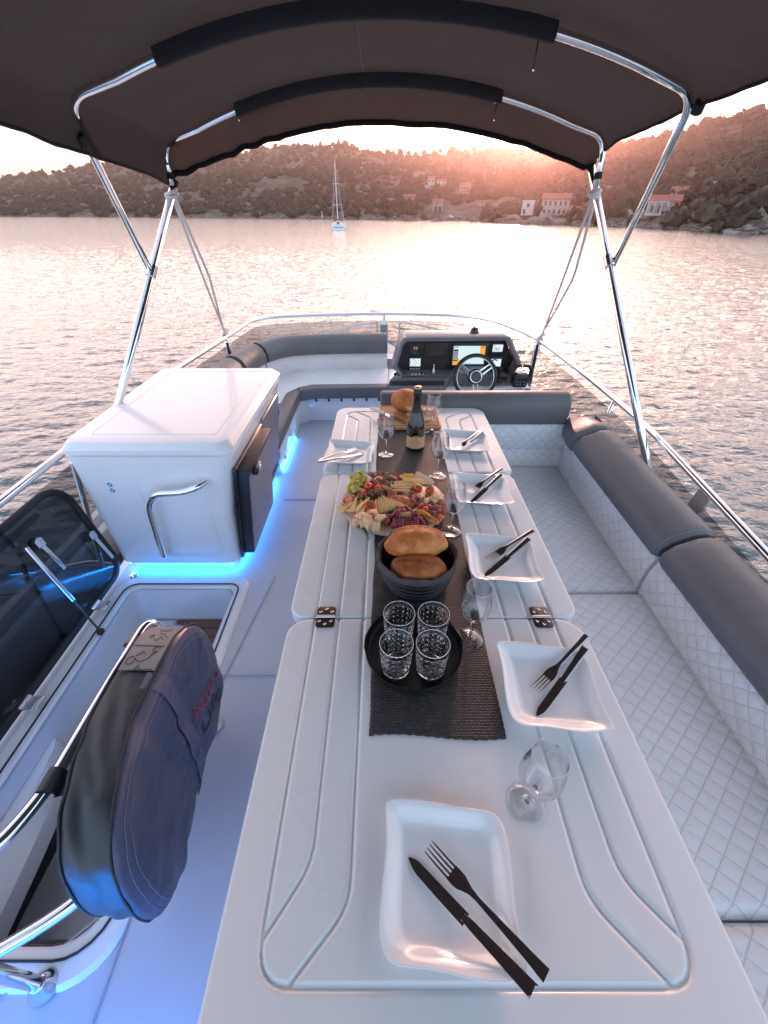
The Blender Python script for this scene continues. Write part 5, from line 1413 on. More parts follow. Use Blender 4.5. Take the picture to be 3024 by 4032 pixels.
ld.loft([cr(-1.458, -.692, 1.652, 2.752, .736, .05), cr(-1.466, -.684, 1.642, 2.760, .742, .055), cr(-1.466, -.684, 1.642, 2.760, .765, .055), cr(-1.445, -.712, 1.668, 2.735, .792, .05), cr(-1.430, -.730, 1.685, 2.720, .795, .045), cr(-1.36, -.775, 1.745, 2.66, .795, .012), cr(-1.357, -.778, 1.748, 2.657, .7915, .012), cr(-1.352, -.783, 1.753, 2.652, .795, .012)], True, True, True)
lid = ld.build('lid', M['gel'], wb, angle=14)
# side face helper: maps along-y and height on to the leaning side
def sx(z): return -.7905 + (.0785) * ((z - .07) / .59) ** 1.0 if z > .07 else -.79
def side_panel(y0, y1, z0, z1, r, th, m_, name, parent, out=.002):
    P = rpoly(y0, y1, z0, z1, r, 4)
    a = [(sx(z) + out + 1.1, y - 2.15, z) for y, z in P]; b = [(sx(z) + out + th + 1.1, y - 2.15, z) for y, z in P]
    c = [(sx(z) + out + th + .003 + 1.1, (y0 + y1) / 2 + (y - (y0 + y1) / 2) * .985 - 2.15, (z0 + z1) / 2 + (z - (z0 + z1) / 2) * .99) for y, z in P]
    return MB().loft([a, b, c], True, True, True).build(name, m_, parent, angle=30)
fr = side_panel(1.675, 2.195, .085, .650, .012, .012, M['black_gloss'], 'fridge_frame', wb)
fdm = MB()
P = rpoly(1.700, 2.185, .10, .625, .008, 3)
fdm.loft([[(sx(z) + .016 + 1.1, y - 2.15, z) for y, z in P], [(sx(z) + .066 + 1.1, y - 2.15, z) for y, z in P]], True, True, True)
fdoor = fdm.build('fridge_door', M['black'], wb, angle=30)
P = rpoly(1.706, 2.180, .104, .595, .006, 3)
fdm = MB().loft([[(sx(z) + .0665 + 1.1, y - 2.15, z) for y, z in P], [(sx(z) + .070 + 1.1, y - 2.15, z) for y, z in P]], True, True, True)
fdm.build('door_face', M['grey_panel'], fdoor, angle=30)
MB().box((sx(.61) + .062 + 1.1, 1.9425 - 2.15, .612), (.022, .484, .020), .004).build('door_trim', M['dark_metal'], fdoor)
lt = MB().box((sx(.59) + .080 + 1.1, 1.80 - 2.15, .585), (.030, .085, .038), .008, 3).build('latch', M['black_gloss'], fdoor)
MB().box((sx(.59) + .0965 + 1.1, 1.805 - 2.15, .585), (.004, .040, .020), .0015).build('latch_button', M['chrome'], fdoor)
cd = side_panel(2.205, 2.665, .105, .655, .04, .008, M['grey_panel'], 'cabinet_door', wb)
for z in (.20, .54):
    MB().box((sx(z) + .014 + 1.1, 2.668 - 2.15, z), (.012, .030, .085), .002).build('door_hinge', M['chrome'], cd)
lk = MB()
lk.xf(Matrix.Identity(4))
MB().lathe([(.0002, .012), (.012, .012), (.021, .010), (.024, .004), (.025, 0)], 24).xf(Matrix.Translation((sx(.56) + .011 + 1.1, 2.245 - 2.15, .56)) @ Matrix.Rotation(R(90), 4, 'Y')).build('push_lock', M['chrome'], cd)
vn = MB()
for k in range(3): vn.box((sx(.18) + .0128 + 1.1, 2.47 - 2.15, .150 + k * .025), (.004, .26, .008), .001, rot=Matrix.Rotation(R(7.6), 3, 'Y'))
vn.build('vent_slot', M['rubber'], cd)
# steel grab handle on the front
hp = fillet([(-1.150, 1.652, .165), (-1.145, 1.585, .170), (-1.115, 1.585, .50), (-1.06, 1.582, .575), (-.94, 1.582, .580), (-.86, 1.60, .600), (-.828, 1.628, .612)], [.035, .05, .05, .05, .05], 7)
gh = MB().tube([(p[0] + 1.1, p[1] - 2.15, p[2]) for p in hp], [.0155] * (len(hp) - 6) + [.0155, .015, .0145, .0135, .012, .010], 16)
gh.build('grab_handle', M['chrome'], wb)
MB().tube([(-1.112 + 1.1, 1.585 - 2.15, .485), (-1.112 + 1.1, 1.652 - 2.15, .485)], .013, 12).build('handle_post', M['chrome'], wb)
rc = MB()
rec = rpoly(-1.17, -.86, .12, .665, .05, 5)
rc.loft([[(x + 1.1, 1.6495 - 2.15, z) for x, z in rec], [(x * .985 - .015 + 1.1, 1.6475 - 2.15, .39 + (z - .39) * .97) for x, z in rec]], True)
rc.build('recess_edge', M['gel'], wb)
for z in (.585, .552):
    MB().lathe([(.0002, .006), (.006, .006), (.0115, .0045), (.0125, 0)], 20).xf(Matrix.Translation((-1.298 + 1.1, 1.6495 - 2.15, z)) @ Matrix.Rotation(R(90), 4, 'X')).build('switch', M['chrome'], wb)
    MB().lathe([(.0002, .0068), (.0062, .0065)], 20).xf(Matrix.Translation((-1.298 + 1.1, 1.6490 - 2.15, z)) @ Matrix.Rotation(R(90), 4, 'X')).build('switch_light', emis('switch_glow', (.05, .25, .9), 1.6), wb)
led('blue light strip glowing under the front and side of the wet bar cabinet', [(-1.42, 1.685, .046), (-.85, 1.685, .046), (-.829, 1.71, .046), (-.826, 2.66, .046)], .005)
MB().lathe([(.0002, .004), (.012, .004), (.020, .0025), (.022, 0)], 20, (-1.375, 1.615, .012)).build('hatch_stud', M['chrome'], kind='structure')

# ------------------------------------------------------------------ port bow lounge
def sweep(path, prof, closed_prof=False, cap=True):
    """carry an (offset, height) profile along a plan path; positive offset is to the left of travel"""
    P = [Vector((p[0], p[1], 0)) for p in path]; rings = []
    for i, p in enumerate(P):
        d = (P[min(i + 1, len(P) - 1)] - P[max(i - 1, 0)]).normalized(); n = Vector((-d.y, d.x, 0))
        pr = prof(i / (len(P) - 1)) if callable(prof) else prof
        rings.append([(p.x + n.x * o, p.y + n.y * o, z) for o, z in pr])
    return MB().loft(rings, closed_prof, cap and closed_prof, cap and closed_prof)
def under(o, p):
    """parent without moving the mesh"""
    off = Vector((0, 0, 0)); q = p
    while q is not None: off += Vector(q.location); q = q.parent
    o.location = -off; o.parent = p
    return o
lg = thing('corner_lounge', 'corner lounge at the port bow with pale quilted cushions and a rolled grey backrest', 'sofa', (-1.0, 3.4, 0))
bs = MB()
bs.prism([(x + 1.0, y - 3.4) for x, y in [(-1.45, 2.72), (-.785, 2.72), (-.785, 3.60), (-.70, 3.69), (.04, 3.69), (.04, 4.6), (-1.2, 4.6), (-1.45, 4.2)]], .0, .235, .004)
lgb = bs.build('base', M['gel'], lg)
dw = MB(); dw.box((-.7835 + 1.0, 3.0 - 3.4, .135), (.006, .38, .13), .01); dw.build('locker_door', M['gel'], lg)
MB().lathe([(.0002, .009), (.02, .009), (.034, .007), (.040, 0)], 24).xf(Matrix.Translation((-.784 + 1.0, 2.90 - 3.4, .055)) @ Matrix.Rotation(R(90), 4, 'Y') @ Matrix.Scale(1.0, 4)).build('deck_fitting', M['steel'], lg)
spk = MB().lathe([(.0002, .012), (.03, .010), (.055, .012), (.066, .010), (.072, .012), (.080, .008), (.083, 0)], 32).xf(Matrix.Translation((-.784 + 1.0, 3.42 - 3.4, .125)) @ Matrix.Rotation(R(90), 4, 'Y')).build('loudspeaker', M['gel'], lg, angle=30)
led('blue light strip glowing along the foot of the corner lounge', [(-.778, 2.74, .016), (-.778, 3.30, .016)], .004)
seatp = [(-.752, 2.655), (-.752, 3.50), (-.74, 3.575), (-.69, 3.615), (-.60, 3.635), (.042, 3.655)]
def cush(name, label, poly, z0, z1, m_, cat, r=.022, parts=None):
    o = MB().prism(poly, z0, z1, r, 4).build(name, m_, angle=50); return tag(o, label, cat)
sc_ = MB().prism([(-1.26, 2.68), (-.86, 2.68), (-.86, 3.52), (-.80, 3.66), (-.68, 3.725), (.040, 3.75), (.040, 4.26), (-.85, 4.24), (-1.1, 4.12), (-1.22, 3.85)], .24, .328, .018, 3).build('seat_cushion', M['quilt_seat'], None, angle=50)
under(sc_, lg)
under(MB().prism([(-.862, 2.665), (-.748, 2.655), (-.748, 3.40), (-.742, 3.572), (-.79, 3.64), (-.855, 3.53)], .232, .338, .018, 3).build('border', M['grey_leather'], None, angle=50), sc_)
under(MB().prism([(-.742, 3.574), (-.62, 3.632), (.042, 3.655), (.042, 3.77), (-.66, 3.745), (-.79, 3.66)], .232, .336, .018, 3).build('border', M['grey_leather'], None, angle=50), sc_)
bt_ = MB()
for k in range(6): under(MB().ball((-.62 + k * .115, 3.638 + k * .003, .222), (.012, .010, .016), 10, 8).build('bead', M['rubber'], None), sc_)
backp = [(p.x, p.y) for p in fillet([(.030, 4.235, 0), (-.55, 4.215, 0), (-.95, 4.13, 0), (-1.12, 3.90, 0), (-1.215, 3.42, 0), (-1.245, 2.50, 0)], [.3, .22, .25, .3], 8)]
qp = [(0.0, .30), (-.004, .36), (-.002, .43), (.004, .472), (.05, .475), (.05, .30)]
gp_ = [(.004, .470), (-.022, .478), (-.034, .51), (-.026, .56), (.0, .605), (.045, .635), (.10, .645), (.145, .63), (.165, .58), (.16, .47)]
# walking the path from starboard to port and aft, the outside lies to the right: mirror offsets
qp = [(-o, z) for o, z in qp]; gpb = [(-o, z) for o, z in gp_]
def cut(path, a, b):
    n = len(path) - 1; return path[int(round(a * n)):int(round(b * n)) + 1]
for (a, b, lab) in ((0, .60, 'long curved backrest of the corner lounge across the bow'), (.615, .82, 'tan lit backrest section on the port side of the corner lounge'), (.835, 1, 'aftmost backrest section of the corner lounge above the wet bar lid')):
    pth = cut(backp, a, b)
    bc = under(sweep(pth, qp, True).build('backrest', M['quilt_front'], None, angle=50), lg)
    under(sweep(pth, gpb, True).build('bolster', M['grey_leather'], None, angle=50), bc)

# ------------------------------------------------------------------ dinette sofa to starboard
sb = MB(); sb.box((.93, .70, .10), (.86, 4.6, .20), .01); sb.box((.52, 2.12, .10), (1.6, .28, .2), .01)
sofa = thing('dinette_sofa', 'long starboard dinette sofa with quilted cushions and rolled grey backrest tops', 'sofa', (1.0, .7, 0))
under(sb.build('base', M['gel']), sofa)
for (y0, y1, lab) in ((1.210, 2.262, 'farthest quilted seat cushion of the starboard sofa'), (.208, 1.204, 'middle quilted seat cushion of the starboard sofa'), (-.80, .202, 'nearest quilted seat cushion of the starboard sofa')):
    x0 = .50 if y1 < 2 else .50
    def top_(u, v, y0=y0, y1=y1, x0=x0):
        x = x0 + u * (1.10 - x0); y = y0 + v * (y1 - y0)
        e = min(u, 1 - u) * (1.10 - x0); f = min(v, 1 - v) * (y1 - y0)
        k = min(e, f); r = .028
        z = .333 - (0 if k > r else r - math.sqrt(max(0, r * r - (r - k) ** 2)))
        z += .006 * math.sin(PI * u) * math.sin(PI * v) ** .5 + .003 * mnoise.noise(Vector((x * 4, y * 4, 0)))
        return (x, y, z)
    c = MB().grid(top_, 44, 60)
    ring = [top_(u, v) for u, v in [(i / 44, 0) for i in range(45)] + [(1, j / 60) for j in range(1, 61)] + [(1 - i / 44, 1) for i in range(1, 45)] + [(0, 1 - j / 60) for j in range(1, 60)]]
    c.loft([ring, [(p[0], p[1], .205) for p in ring]], True, False, True)
    under(c.build('seat_cushion', M['quilt_seat'], angle=50), sofa)
M['thread'] = mat('grey_thread', (.30, .29, .30), .7)
def back_prof(y):
    """inner face x / z of the starboard backrest at station y"""
    t = max(-.6, min(1, (y - 1.22) / .85))
    zb = .500 + .06 * max(t, 0) ; xb = 1.092 - .055 * max(t, 0)
    zt = .640 + .055 * max(t, 0)
    return zb, xb, zt
for (y0, y1, lab) in ((1.225, 2.035, 'long far backrest of the starboard sofa beside the canopy pole'), (.225, 1.205, 'middle backrest of the starboard sofa'), (-.80, .205, 'nearest backrest of the starboard sofa at the edge of the view')):
    def pq(y):
        zb, xb, zt = back_prof(y)
        return [(1.080, y, .325), (1.076, y, .38), (1.080, y, .45), (xb + .004, y, zb + .004), (xb + .04, y, zb + .02), (1.2, y, .45), (1.2, y, .325)]
    def pg(y):
        zb, xb, zt = back_prof(y); e = min(y - y0, y1 - y) ; k = 0 if e > .03 else (.03 - e) / .03; s = .012 * k * k
        return [(xb + s, y, zb + s), (xb - .012 + s, y, zb + .018), (xb - .008 + s, y, zb + .05), (xb + .022 + s, y, zb + .092 - s * .5), (xb + .062, y, zt - .028 - s), (xb + .105, y, zt - .006 - s), (xb + .150, y, zt - s), (xb + .190, y, zt - .014 - s), (xb + .212, y, zt - .055), (xb + .20, y, zb - .05), (xb + .06, y, zb - .02)]
    ys = [y0 + .0, y0 + .004, y0 + .010, y0 + .02, y0 + .03] + list(np.linspace(y0 + .06, y1 - .06, 12)) + [y1 - .03, y1 - .02, y1 - .01, y1 - .004, y1]
    t = under(MB().loft([pq(y) for y in ys], True, True, True).build('backrest', M['quilt_side'], None, angle=50), sofa)
    g = under(MB().loft([pg(y) for y in ys], True, True, True).build('bolster', M['grey_leather'], None, angle=50), t)
    for yy in (y0 + .016, y1 - .016):
        under(MB().tube([(p[0] - .0005, p[1], p[2] + .0008) for p in pg(yy)[1:9]], .0009, 5).build('stitching', M['thread'], None), t)
# forward backrest behind the far end of the table, and the corner piece
def frect(x0, x1, pts, r=.02):
    rings = []
    xs = [x0, x0 + r * .15, x0 + r * .5, x0 + r, (x0 + x1) / 2, x1 - r, x1 - r * .5, x1 - r * .15, x1]
    cy = sum(p[0] for p in pts) / len(pts); cz = sum(p[1] for p in pts) / len(pts)
    for i, x in enumerate(xs):
        e = min(x - x0, x1 - x); k = 0 if e >= r else 1 - math.sqrt(max(0, 1 - ((r - e) / r) ** 2)); s = 1 - .14 * k
        rings.append([(x, cy + (p[0] - cy) * s, cz + (p[1] - cz) * s) for p in pts])
    return MB().loft(rings, True, True, True)
fb_ = under(frect(.02, 1.135, [(2.268, .448), (2.258, .47), (2.255, .53), (2.260, .585), (2.270, .606), (2.34, .606), (2.34, .448)]).build('backrest', M['quilt_front'], None, angle=50), sofa)
under(frect(-.022, 1.075, [(2.285, .600), (2.262, .612), (2.252, .66), (2.256, .715), (2.268, .756), (2.293, .779), (2.33, .785), (2.37, .775), (2.395, .74), (2.395, .60)]).build('bolster', M['grey_leather'], None, angle=50), fb_)
under(frect(.02, 1.150, [(2.268, .29), (2.256, .31), (2.252, .37), (2.256, .425), (2.268, .446), (2.34, .446), (2.34, .29)]).build('lower_panel', M['quilt_front'], None, angle=50), fb_)
cg = []
for y in (2.045, 2.052, 2.07, 2.12, 2.18, 2.24, 2.28):
    zb, xb, zt = back_prof(y); k = .012 if y < 2.05 else (.004 if y < 2.06 else 0)
    u = max(0, (y - 2.1) / .25)
    cg.append([(xb + k + .04 * u, y, zb - .01), (xb - .010 + k + .05 * u, y, zb + .03), (xb + .01 + k + .06 * u, y, zb + .09), (xb + .062 + .06 * u, y, zt - .026 - k - .05 * u), (xb + .105 + .05 * u, y, zt - .004 - k - .06 * u), (xb + .150 + .04 * u, y, zt + .000 - k - .065 * u), (xb + .185 + .02 * u, y, zt - .012 - k - .07 * u), (xb + .20, y, zt - .03), (xb + .20, y, zb - .05)])
cp = under(MB().box((1.14, 2.16, .42), (.11, .20, .22), .02, 3).build('backrest', M['quilt_side'], None), sofa)
under(MB().loft(cg, True, True, True).build('bolster', M['grey_leather'], None, angle=50), cp)
# ------------------------------------------------------------------ helm console
hc = thing('helm_console', 'dark octagonal helm console with lit navigation screens', 'console', (.58, 3.45, 0))
def hp_(x, z): return (x - .58, z)
face = [(.136, .535), (.073, .596), (.072, .615), (.125, .80), (.15, .828), (.185, .838), (.94, .846), (.975, .838), (.995, .815), (1.095, .650), (1.096, .630), (1.045, .530)]
innr = [(.150, .545), (.105, .600), (.106, .618), (.150, .775), (.168, .797), (.195, .804), (.93, .812), (.955, .806), (.970, .787), (1.058, .645), (1.058, .630), (1.030, .540)]
hd = MB()
hd.loft([[(x - .58, .20, z - .02) for x, z in face], [(x - .58, -.09, z) for x, z in face], [(x - .58 + (.012 if x < .58 else -.012), -.105, z - (.008 if z > .6 else -.004)) for x, z in face], [(x - .58, -.095, z) for x, z in innr], [(x - .58, .0, z) for x, z in innr]], True)
hood = hd.build('hood', M['console'], hc, angle=35)
MB().loft([[(x - .58, .012, z) for x, z in innr], [(x - .58, .004, z) for x, z in innr]], True, True, True).build('dash_panel', M['console_dark'], hc, smooth=False)
SCX = {'white': emis('screen_white', (.80, .90, 1.0), 1.0), 'map': emis('screen_sea', (.72, .93, .95), .95), 'orange': emis('screen_orange', (1.0, .42, .06), 1.0), 'blue': emis('screen_blue', (.03, .10, .42), .6), 'navy': emis('screen_navy', (.015, .03, .10), .4), 'grey': emis('screen_text', (.75, .78, .80), .7), 'ink': emis('screen_ink', (.03, .04, .09), .2), 'off': mat('screen_off', (.010, .011, .013), .2, coat=.3)}
def quad(m_, x0, x1, z0, z1, y): return m_.add([(x0 - .58, y, z0), (x1 - .58, y, z0), (x1 - .58, y, z1), (x0 - .58, y, z1)], [(0, 1, 2, 3)])
def display(name, label, x0, x1, z0, z1, sx0, sx1, sz0, sz1, key):
    fr_ = MB().prism(rpoly(x0 - .58, x1 - .58, -z1, -z0, .006, 3), 0, .016, .002).xf(Matrix(((1, 0, 0, 0), (0, 0, -1, .003), (0, -1, 0, 0), (0, 0, 0, 1))))
    f = fr_.build(name, M['black'], hc, angle=30); f['label'] = label
    s = quad(MB(), sx0, sx1, sz0, sz1, -.0148).build('screen', SCX[key], f, smooth=False)
    return f
def deco(parent, key, rects, y=-.0156):
    m_ = MB()
    for r in rects: quad(m_, *r, y)
    return m_.build('screen_graphic', SCX[key], parent, smooth=False)
def stext(parent, body, x, z, size, key='ink', y=-.0160, align='CENTER'):
    return text_mesh(body, size, SCX[key], parent, 'screen_text', lambda a, b: (x - .58 + a, y, z + b), align=align)
p = display('chart_plotter', 'large chart plotter showing pale sea and orange land', .545, .835, .585, .772, .560, .814, .601, .750, 'map')
deco(p, 'orange', [(.772, .814, .660, .750), (.560, .612, .601, .640), (.612, .622, .601, .628)]); deco(p, 'blue', [(.612, .814, .601, .609)])
lm = MB(); lm.add([(.560 - .58, -.0155, .640), (.600 - .58, -.0155, .655), (.640 - .58, -.0155, .628), (.622 - .58, -.0155, .610), (.560 - .58, -.0155, .610)], [(0, 1, 2, 3, 4)])
lm.add([(.772 - .58, -.0155, .742), (.776 - .58, -.0155, .70), (.792 - .58, -.0155, .672), (.814 - .58, -.0155, .650), (.814 - .58, -.0155, .742)], [(0, 1, 2, 3, 4)]); lm.build('screen_graphic', SCX['orange'], p, smooth=False)
deco(p, 'navy', [(.562, .598, .632, .724)], -.0160); deco(p, 'grey', [(.565, .595, .700 - k * .0145, .708 - k * .0145) for k in range(5)], -.0164)
deco(p, 'ink', [(.566, .574, .738, .745), (.577, .585, .738, .745), (.588, .596, .738, .745), (.775, .783, .738, .744), (.787, .795, .738, .744), (.799, .807, .738, .744), (.668, .674, .612, .618), (.698, .706, .612, .618)], -.0162)
p = display('radar_display', 'switched off black display left of the chart plotter', .330, .512, .656, .772, .346, .494, .676, .760, 'off')
p = display('depth_display', 'small dark instrument at the top left of the dash', .196, .300, .670, .772, .205, .292, .684, .764, 'off')
stext(p, '9.8', .252, .732, .026, 'orange'); stext(p, '+', .250, .692, .012, 'grey')
p = display('wind_display', 'small lit instrument with a round dial at the lower left of the dash', .200, .306, .556, .660, .212, .298, .590, .652, 'white')
cd_ = MB(); cd_.tube([(.240 - .58 + .024 * math.cos(k * .2618), -.0162, .621 + .024 * math.sin(k * .2618)) for k in range(24)], .0011, 4, True); cd_.tube([(.236 - .58, -.0164, .612), (.250 - .58, -.0164, .634)], .0010, 4)
cd_.build('screen_graphic', SCX['ink'], p); stext(p, '0', .280, .636, .018); stext(p, '2', .280, .609, .018); deco(p, 'grey', [(.214 + k * .023, .226 + k * .023, .566, .571) for k in range(4)], -.0165)
p = display('heading_display', 'small lit instrument reading 262 at the top right of the dash', .858, .964, .674, .772, .872, .952, .700, .760, 'white')
stext(p, '262', .905, .727, .033); stext(p, 'm', .943, .738, .011); deco(p, 'blue', [(.872, .952, .700, .706)]); deco(p, 'ink', [(.876, .892, .750, .754)])
p = display('autopilot_display', 'small lit instrument half hidden behind the joystick', .862, .968, .572, .664, .874, .956, .590, .648, 'white')
ar = MB()
for k in range(10): quad(ar, *(lambda a: (.904 + .024 * math.cos(a) - .006, .904 + .024 * math.cos(a) + .006, .619 + .024 * math.sin(a) - .005, .619 + .024 * math.sin(a) + .005))(.9 + k * .46), -.0158)
ar.build('screen_graphic', SCX['blue'], p, smooth=False)
# shelf under the panel
shf = MB()
shf.loft([[(.036 - .58, -.145, .30), (.036 - .58, -.145, .485), (.05 - .58, -.13, .520), (.13 - .58, -.02, .555), (.13 - .58, .12, .56)], [(.50 - .58, -.145, .30), (.50 - .58, -.145, .485), (.50 - .58, -.13, .520), (.50 - .58, -.02, .555), (.50 - .58, .12, .56)], [(.545 - .58, -.10, .30), (.545 - .58, -.10, .53), (.545 - .58, -.09, .54), (.545 - .58, -.01, .556), (.545 - .58, .12, .56)], [(1.05 - .58, -.10, .30), (1.05 - .58, -.10, .47), (1.05 - .58, -.09, .48), (1.05 - .58, -.01, .54), (1.05 - .58, .12, .54)], [(1.20 - .58, -.16, .30), (1.20 - .58, -.16, .43), (1.20 - .58, -.15, .44), (1.18 - .58, -.01, .47), (1.18 - .58, .12, .47)]], False)
shl = shf.build('shelf', M['console'], hc, angle=25)
MB().box((.27 - .58, -.148, .497), (.44, .012, .040), .004).build('shelf_edge', M['console_dark'], shl)
MB().loft([[(.115 - .58 + .036 * math.cos(a), -.075 + .034 * math.sin(a), .539 + .008 * math.sin(a) + dz) for a in [2 * PI * k / 24 for k in range(24)]] for dz in (.001, .004, .001, -.03)], True, False, True).build('cup_holder', M['chrome'], shl)
sp_ = MB().box((.275 - .58, -.075, .541), (.125, .050, .010), .003, rot=Matrix.Rotation(R(16), 3, 'X')).build('switch_panel', M['black'], shl)
ks = MB()
for k in range(4): ks.box((.230 - .58 + k * .030, -.079, .548), (.016, .016, .007), .003)
ks.build('switch', M['chrome'], sp_)
sp_ = MB().box((.408 - .58, -.075, .543), (.055, .045, .010), .003, rot=Matrix.Rotation(R(16), 3, 'X')).build('switch_panel', M['black'], shl)
ks = MB()
for k in range(3): ks.box((.390 - .58 + k * .018, -.080, .550), (.010, .012, .006), .002)
ks.build('switch', M['chrome'], sp_)
MB().lathe([(.0002, .062), (.006, .062), (.008, .055), (.006, .045), (.009, .03), (.014, .01), (.016, 0)], 16, (.408 - .58, -.045, .552)).build('toggle_lever', M['chrome'], shl)
# pedestal pod behind the wheel
MB().loft([[(.50 - .58, -.105, .25), (.50 - .58, -.105, .44), (.60 - .58, -.13, .57), (.83 - .58, -.13, .57), (.95 - .58, -.105, .44), (.95 - .58, -.105, .25)], [(.50 - .58, .05, .25), (.50 - .58, .05, .48), (.60 - .58, .02, .60), (.83 - .58, .02, .60), (.95 - .58, .05, .48), (.95 - .58, .05, .25)]], True, True, True).build('wheel_pod', M['console'], hc, angle=25)
MB().prism([(.04 - .58, -.14), (1.20 - .58, -.14), (1.20 - .58, .35), (.04 - .58, .35)], .02, .46, .02).build('console_base', M['gel'], hc)
# steering wheel
wc = Vector((.728 - .58, -.165, .552)); tilt = Matrix.Rotation(R(-22), 3, 'X')
def wp(a, r, d=0): return wc + tilt @ Vector((r * math.cos(a), d, r * math.sin(a)))
MB().tube([wp(2 * PI * k / 56, .163) for k in range(56)], .0145, 12, True).build('wheel_rim', M['black'], hc, angle=180)
sw_ = hc.children[-1]; sw_ = [c for c in hc.children if c.name.startswith('wheel_rim')][0]
MB().tube([wp(2 * PI * k / 56, .1475, -.004) for k in range(56)], .004, 8, True).build('rim_ring', M['chrome'], sw_, angle=180)
spm = MB()
for a0 in (R(35), R(145), R(270)):
    for s in (-1, 1):
        n = Vector((-math.sin(a0), 0, math.cos(a0))) * .017 * s
        spm.tube([wc + tilt @ (Vector((math.cos(a0) * .05, -.012, math.sin(a0) * .05)) + n), wc + tilt @ (Vector((math.cos(a0) * .148, 0, math.sin(a0) * .148)) + n * .9)], [.0085, .0065], 8)
spm.build('spokes', M['chrome'], sw_)
MB().lathe([(.0002, .030), (.036, .030), (.040, .026)], 32).xf(Matrix.Translation(wc) @ tilt.to_4x4() @ Matrix.Rotation(R(90), 4, 'X')).build('hub_cap', M['black_gloss'], sw_)
MB().lathe([(.040, .024), (.043, .030), (.048, .030), (.050, .022), (.060, .018), (.063, .0), (.05, -.03), (.03, -.08)], 32).xf(Matrix.Translation(wc) @ tilt.to_4x4() @ Matrix.Rotation(R(90), 4, 'X')).build('hub', M['black_gloss'], sw_, angle=30)
MB().lathe([(.0405, .0285), (.0445, .0315), (.0485, .0300)], 32).xf(Matrix.Translation(wc) @ tilt.to_4x4() @ Matrix.Rotation(R(90), 4, 'X')).build('hub_ring', M['chrome'], sw_, angle=180)
# joystick and throttle
js = MB().lathe([(.036, 0), (.036, .012), (.028, .022), (.012, .028), (.011, .060), (.017, .070), (.019, .100), (.014, .112), (.0002, .114)], 24, (.935 - .58, -.10, .50)).build('joystick', M['black'], hc, angle=40)
MB().box((.935 - .58, -.138, .505), (.052, .012, .030), .004).build('joystick_keypad', M['console_dark'], js)
th_ = MB().box((1.092 - .58, -.155, .525), (.115, .075, .105), .016, 3, rot=Matrix.Rotation(R(12), 3, 'X')).build('throttle', M['black'], hc)
tl_ = MB()
for s in (-1, 1):
    tl_.tube(fillet([(1.092 - .58 + s * .064, -.14, .50), (1.092 - .58 + s * .080, -.15, .59), (1.092 - .58 + s * .062, -.155, .635), (1.092 - .58 + s * .006, -.158, .640)], .03), [.012] * 3 + [.013] * 13 if False else .0125, 12)
tl_.build('throttle_lever', M['black'], th_)
kb = MB()
for i in range(3):
    for j in range(2): kb.box((1.064 - .58 + i * .028, -.196, .520 - j * .020), (.016, .006, .009), .001)
kb.build('throttle_button', M['grey_panel'], th_)
MB().lathe([(.0002, .018), (.016, .018), (.018, .012), (.018, 0)], 20, (1.10 - .58, -.19, .445)).build('key_switch', M['chrome'], hc)
cps = thing('compass', 'small dome compass on top of the helm console', 'compass', (.722, 3.50, .838))
MB().lathe([(.0002, .008), (.034, .008), (.038, .004), (.040, 0)], 24).build('compass_base', M['black'], cps)
MB().lathe([(.032, .008), (.031, .02), (.024, .032), (.012, .039), (.0002, .041)], 24).build('dome', M['black_gloss'], cps, angle=180)

# ------------------------------------------------------------------ flybridge rail and windscreen
railp = fillet([(-1.52, -1.4, .66), (-1.535, 1.2, .69), (-1.542, 2.2, .70), (-1.50, 3.0, .70), (-1.42, 3.893, .70), (-1.36, 4.72, .70), (-.80, 4.86, .70), (0, 4.955, .70), (.80, 4.85, .70), (1.12, 4.62, .70), (1.30, 4.15, .70), (1.367, 3.813, .70), (1.405, 2.9, .70), (1.408, 2.076, .70), (1.40, 1.114, .62), (1.39, .0, .51), (1.38, -1.2, .42)], [.3, .3, .3, .3, .26, .3, .3, .28, .3, .3, .3, .3, .3, .3, .3], 7)
ra = thing('flybridge_rail', 'polished steel rail running right round the flybridge above the windscreen', 'rail', (0, 0, 0))
MB().tube(railp, .0175, 14).build('rail_tube', M['chrome'], ra, angle=180)
def onrail(t): return railp[int(t * (len(railp) - 1))]
for (x, y, z, dx, dy, lab) in ((-.62, 4.895, .70, .01, -.03, 0), (.62, 4.885, .70, -.03, -.03, 0), (1.40, 2.42, .70, -.02, -.02, 0), (-1.53, 2.55, .70, .02, -.02, 0), (1.405, 1.50, .655, -.03, -.02, 1)):
    b_ = MB()
    if not lab: b_.tube([(x, y, z - .005), (x + dx, y + dy, z - .075)], .011, 10)
    else: b_.loft([[(x - .008, y + .03, z - .01), (x + .004, y + .03, z - .01), (x + .004, y - .05, z - .03), (x - .008, y - .05, z - .03)], [(x - .05, y + .02, z - .20), (x - .038, y + .02, z - .20), (x - .038, y - .05, z - .22), (x - .05, y - .05, z - .22)]], True, True, True)
    b_.build('rail_bracket', M['chrome'], ra, angle=30)
wsn = thing('windscreen', 'smoked acrylic windscreen panels standing around the flybridge under the rail', 'windscreen', (0, 0, 0))
scr = [(p.x, p.y) for p in railp]
def wpanel(pts, name='windscreen_panel'):
    r = []
    for p in pts:
        d = Vector((p.x, p.y, 0)); inn = -d.normalized() * .012
        zt = p.z - .065
        r.append([(p.x + inn.x, p.y + inn.y, zt), (p.x * .985 + inn.x, p.y * .985 + inn.y, .28)])
    return MB().loft(r, False).build(name, M['screen_tint'], wsn, angle=180)
n = len(railp)
def near(x, y): return min(range(n), key=lambda i: (railp[i].x - x) ** 2 + (railp[i].y - y) ** 2)
ib, ic, idd = near(-1.42, 3.88), near(0, 4.955), near(1.367, 3.813)
dense = []
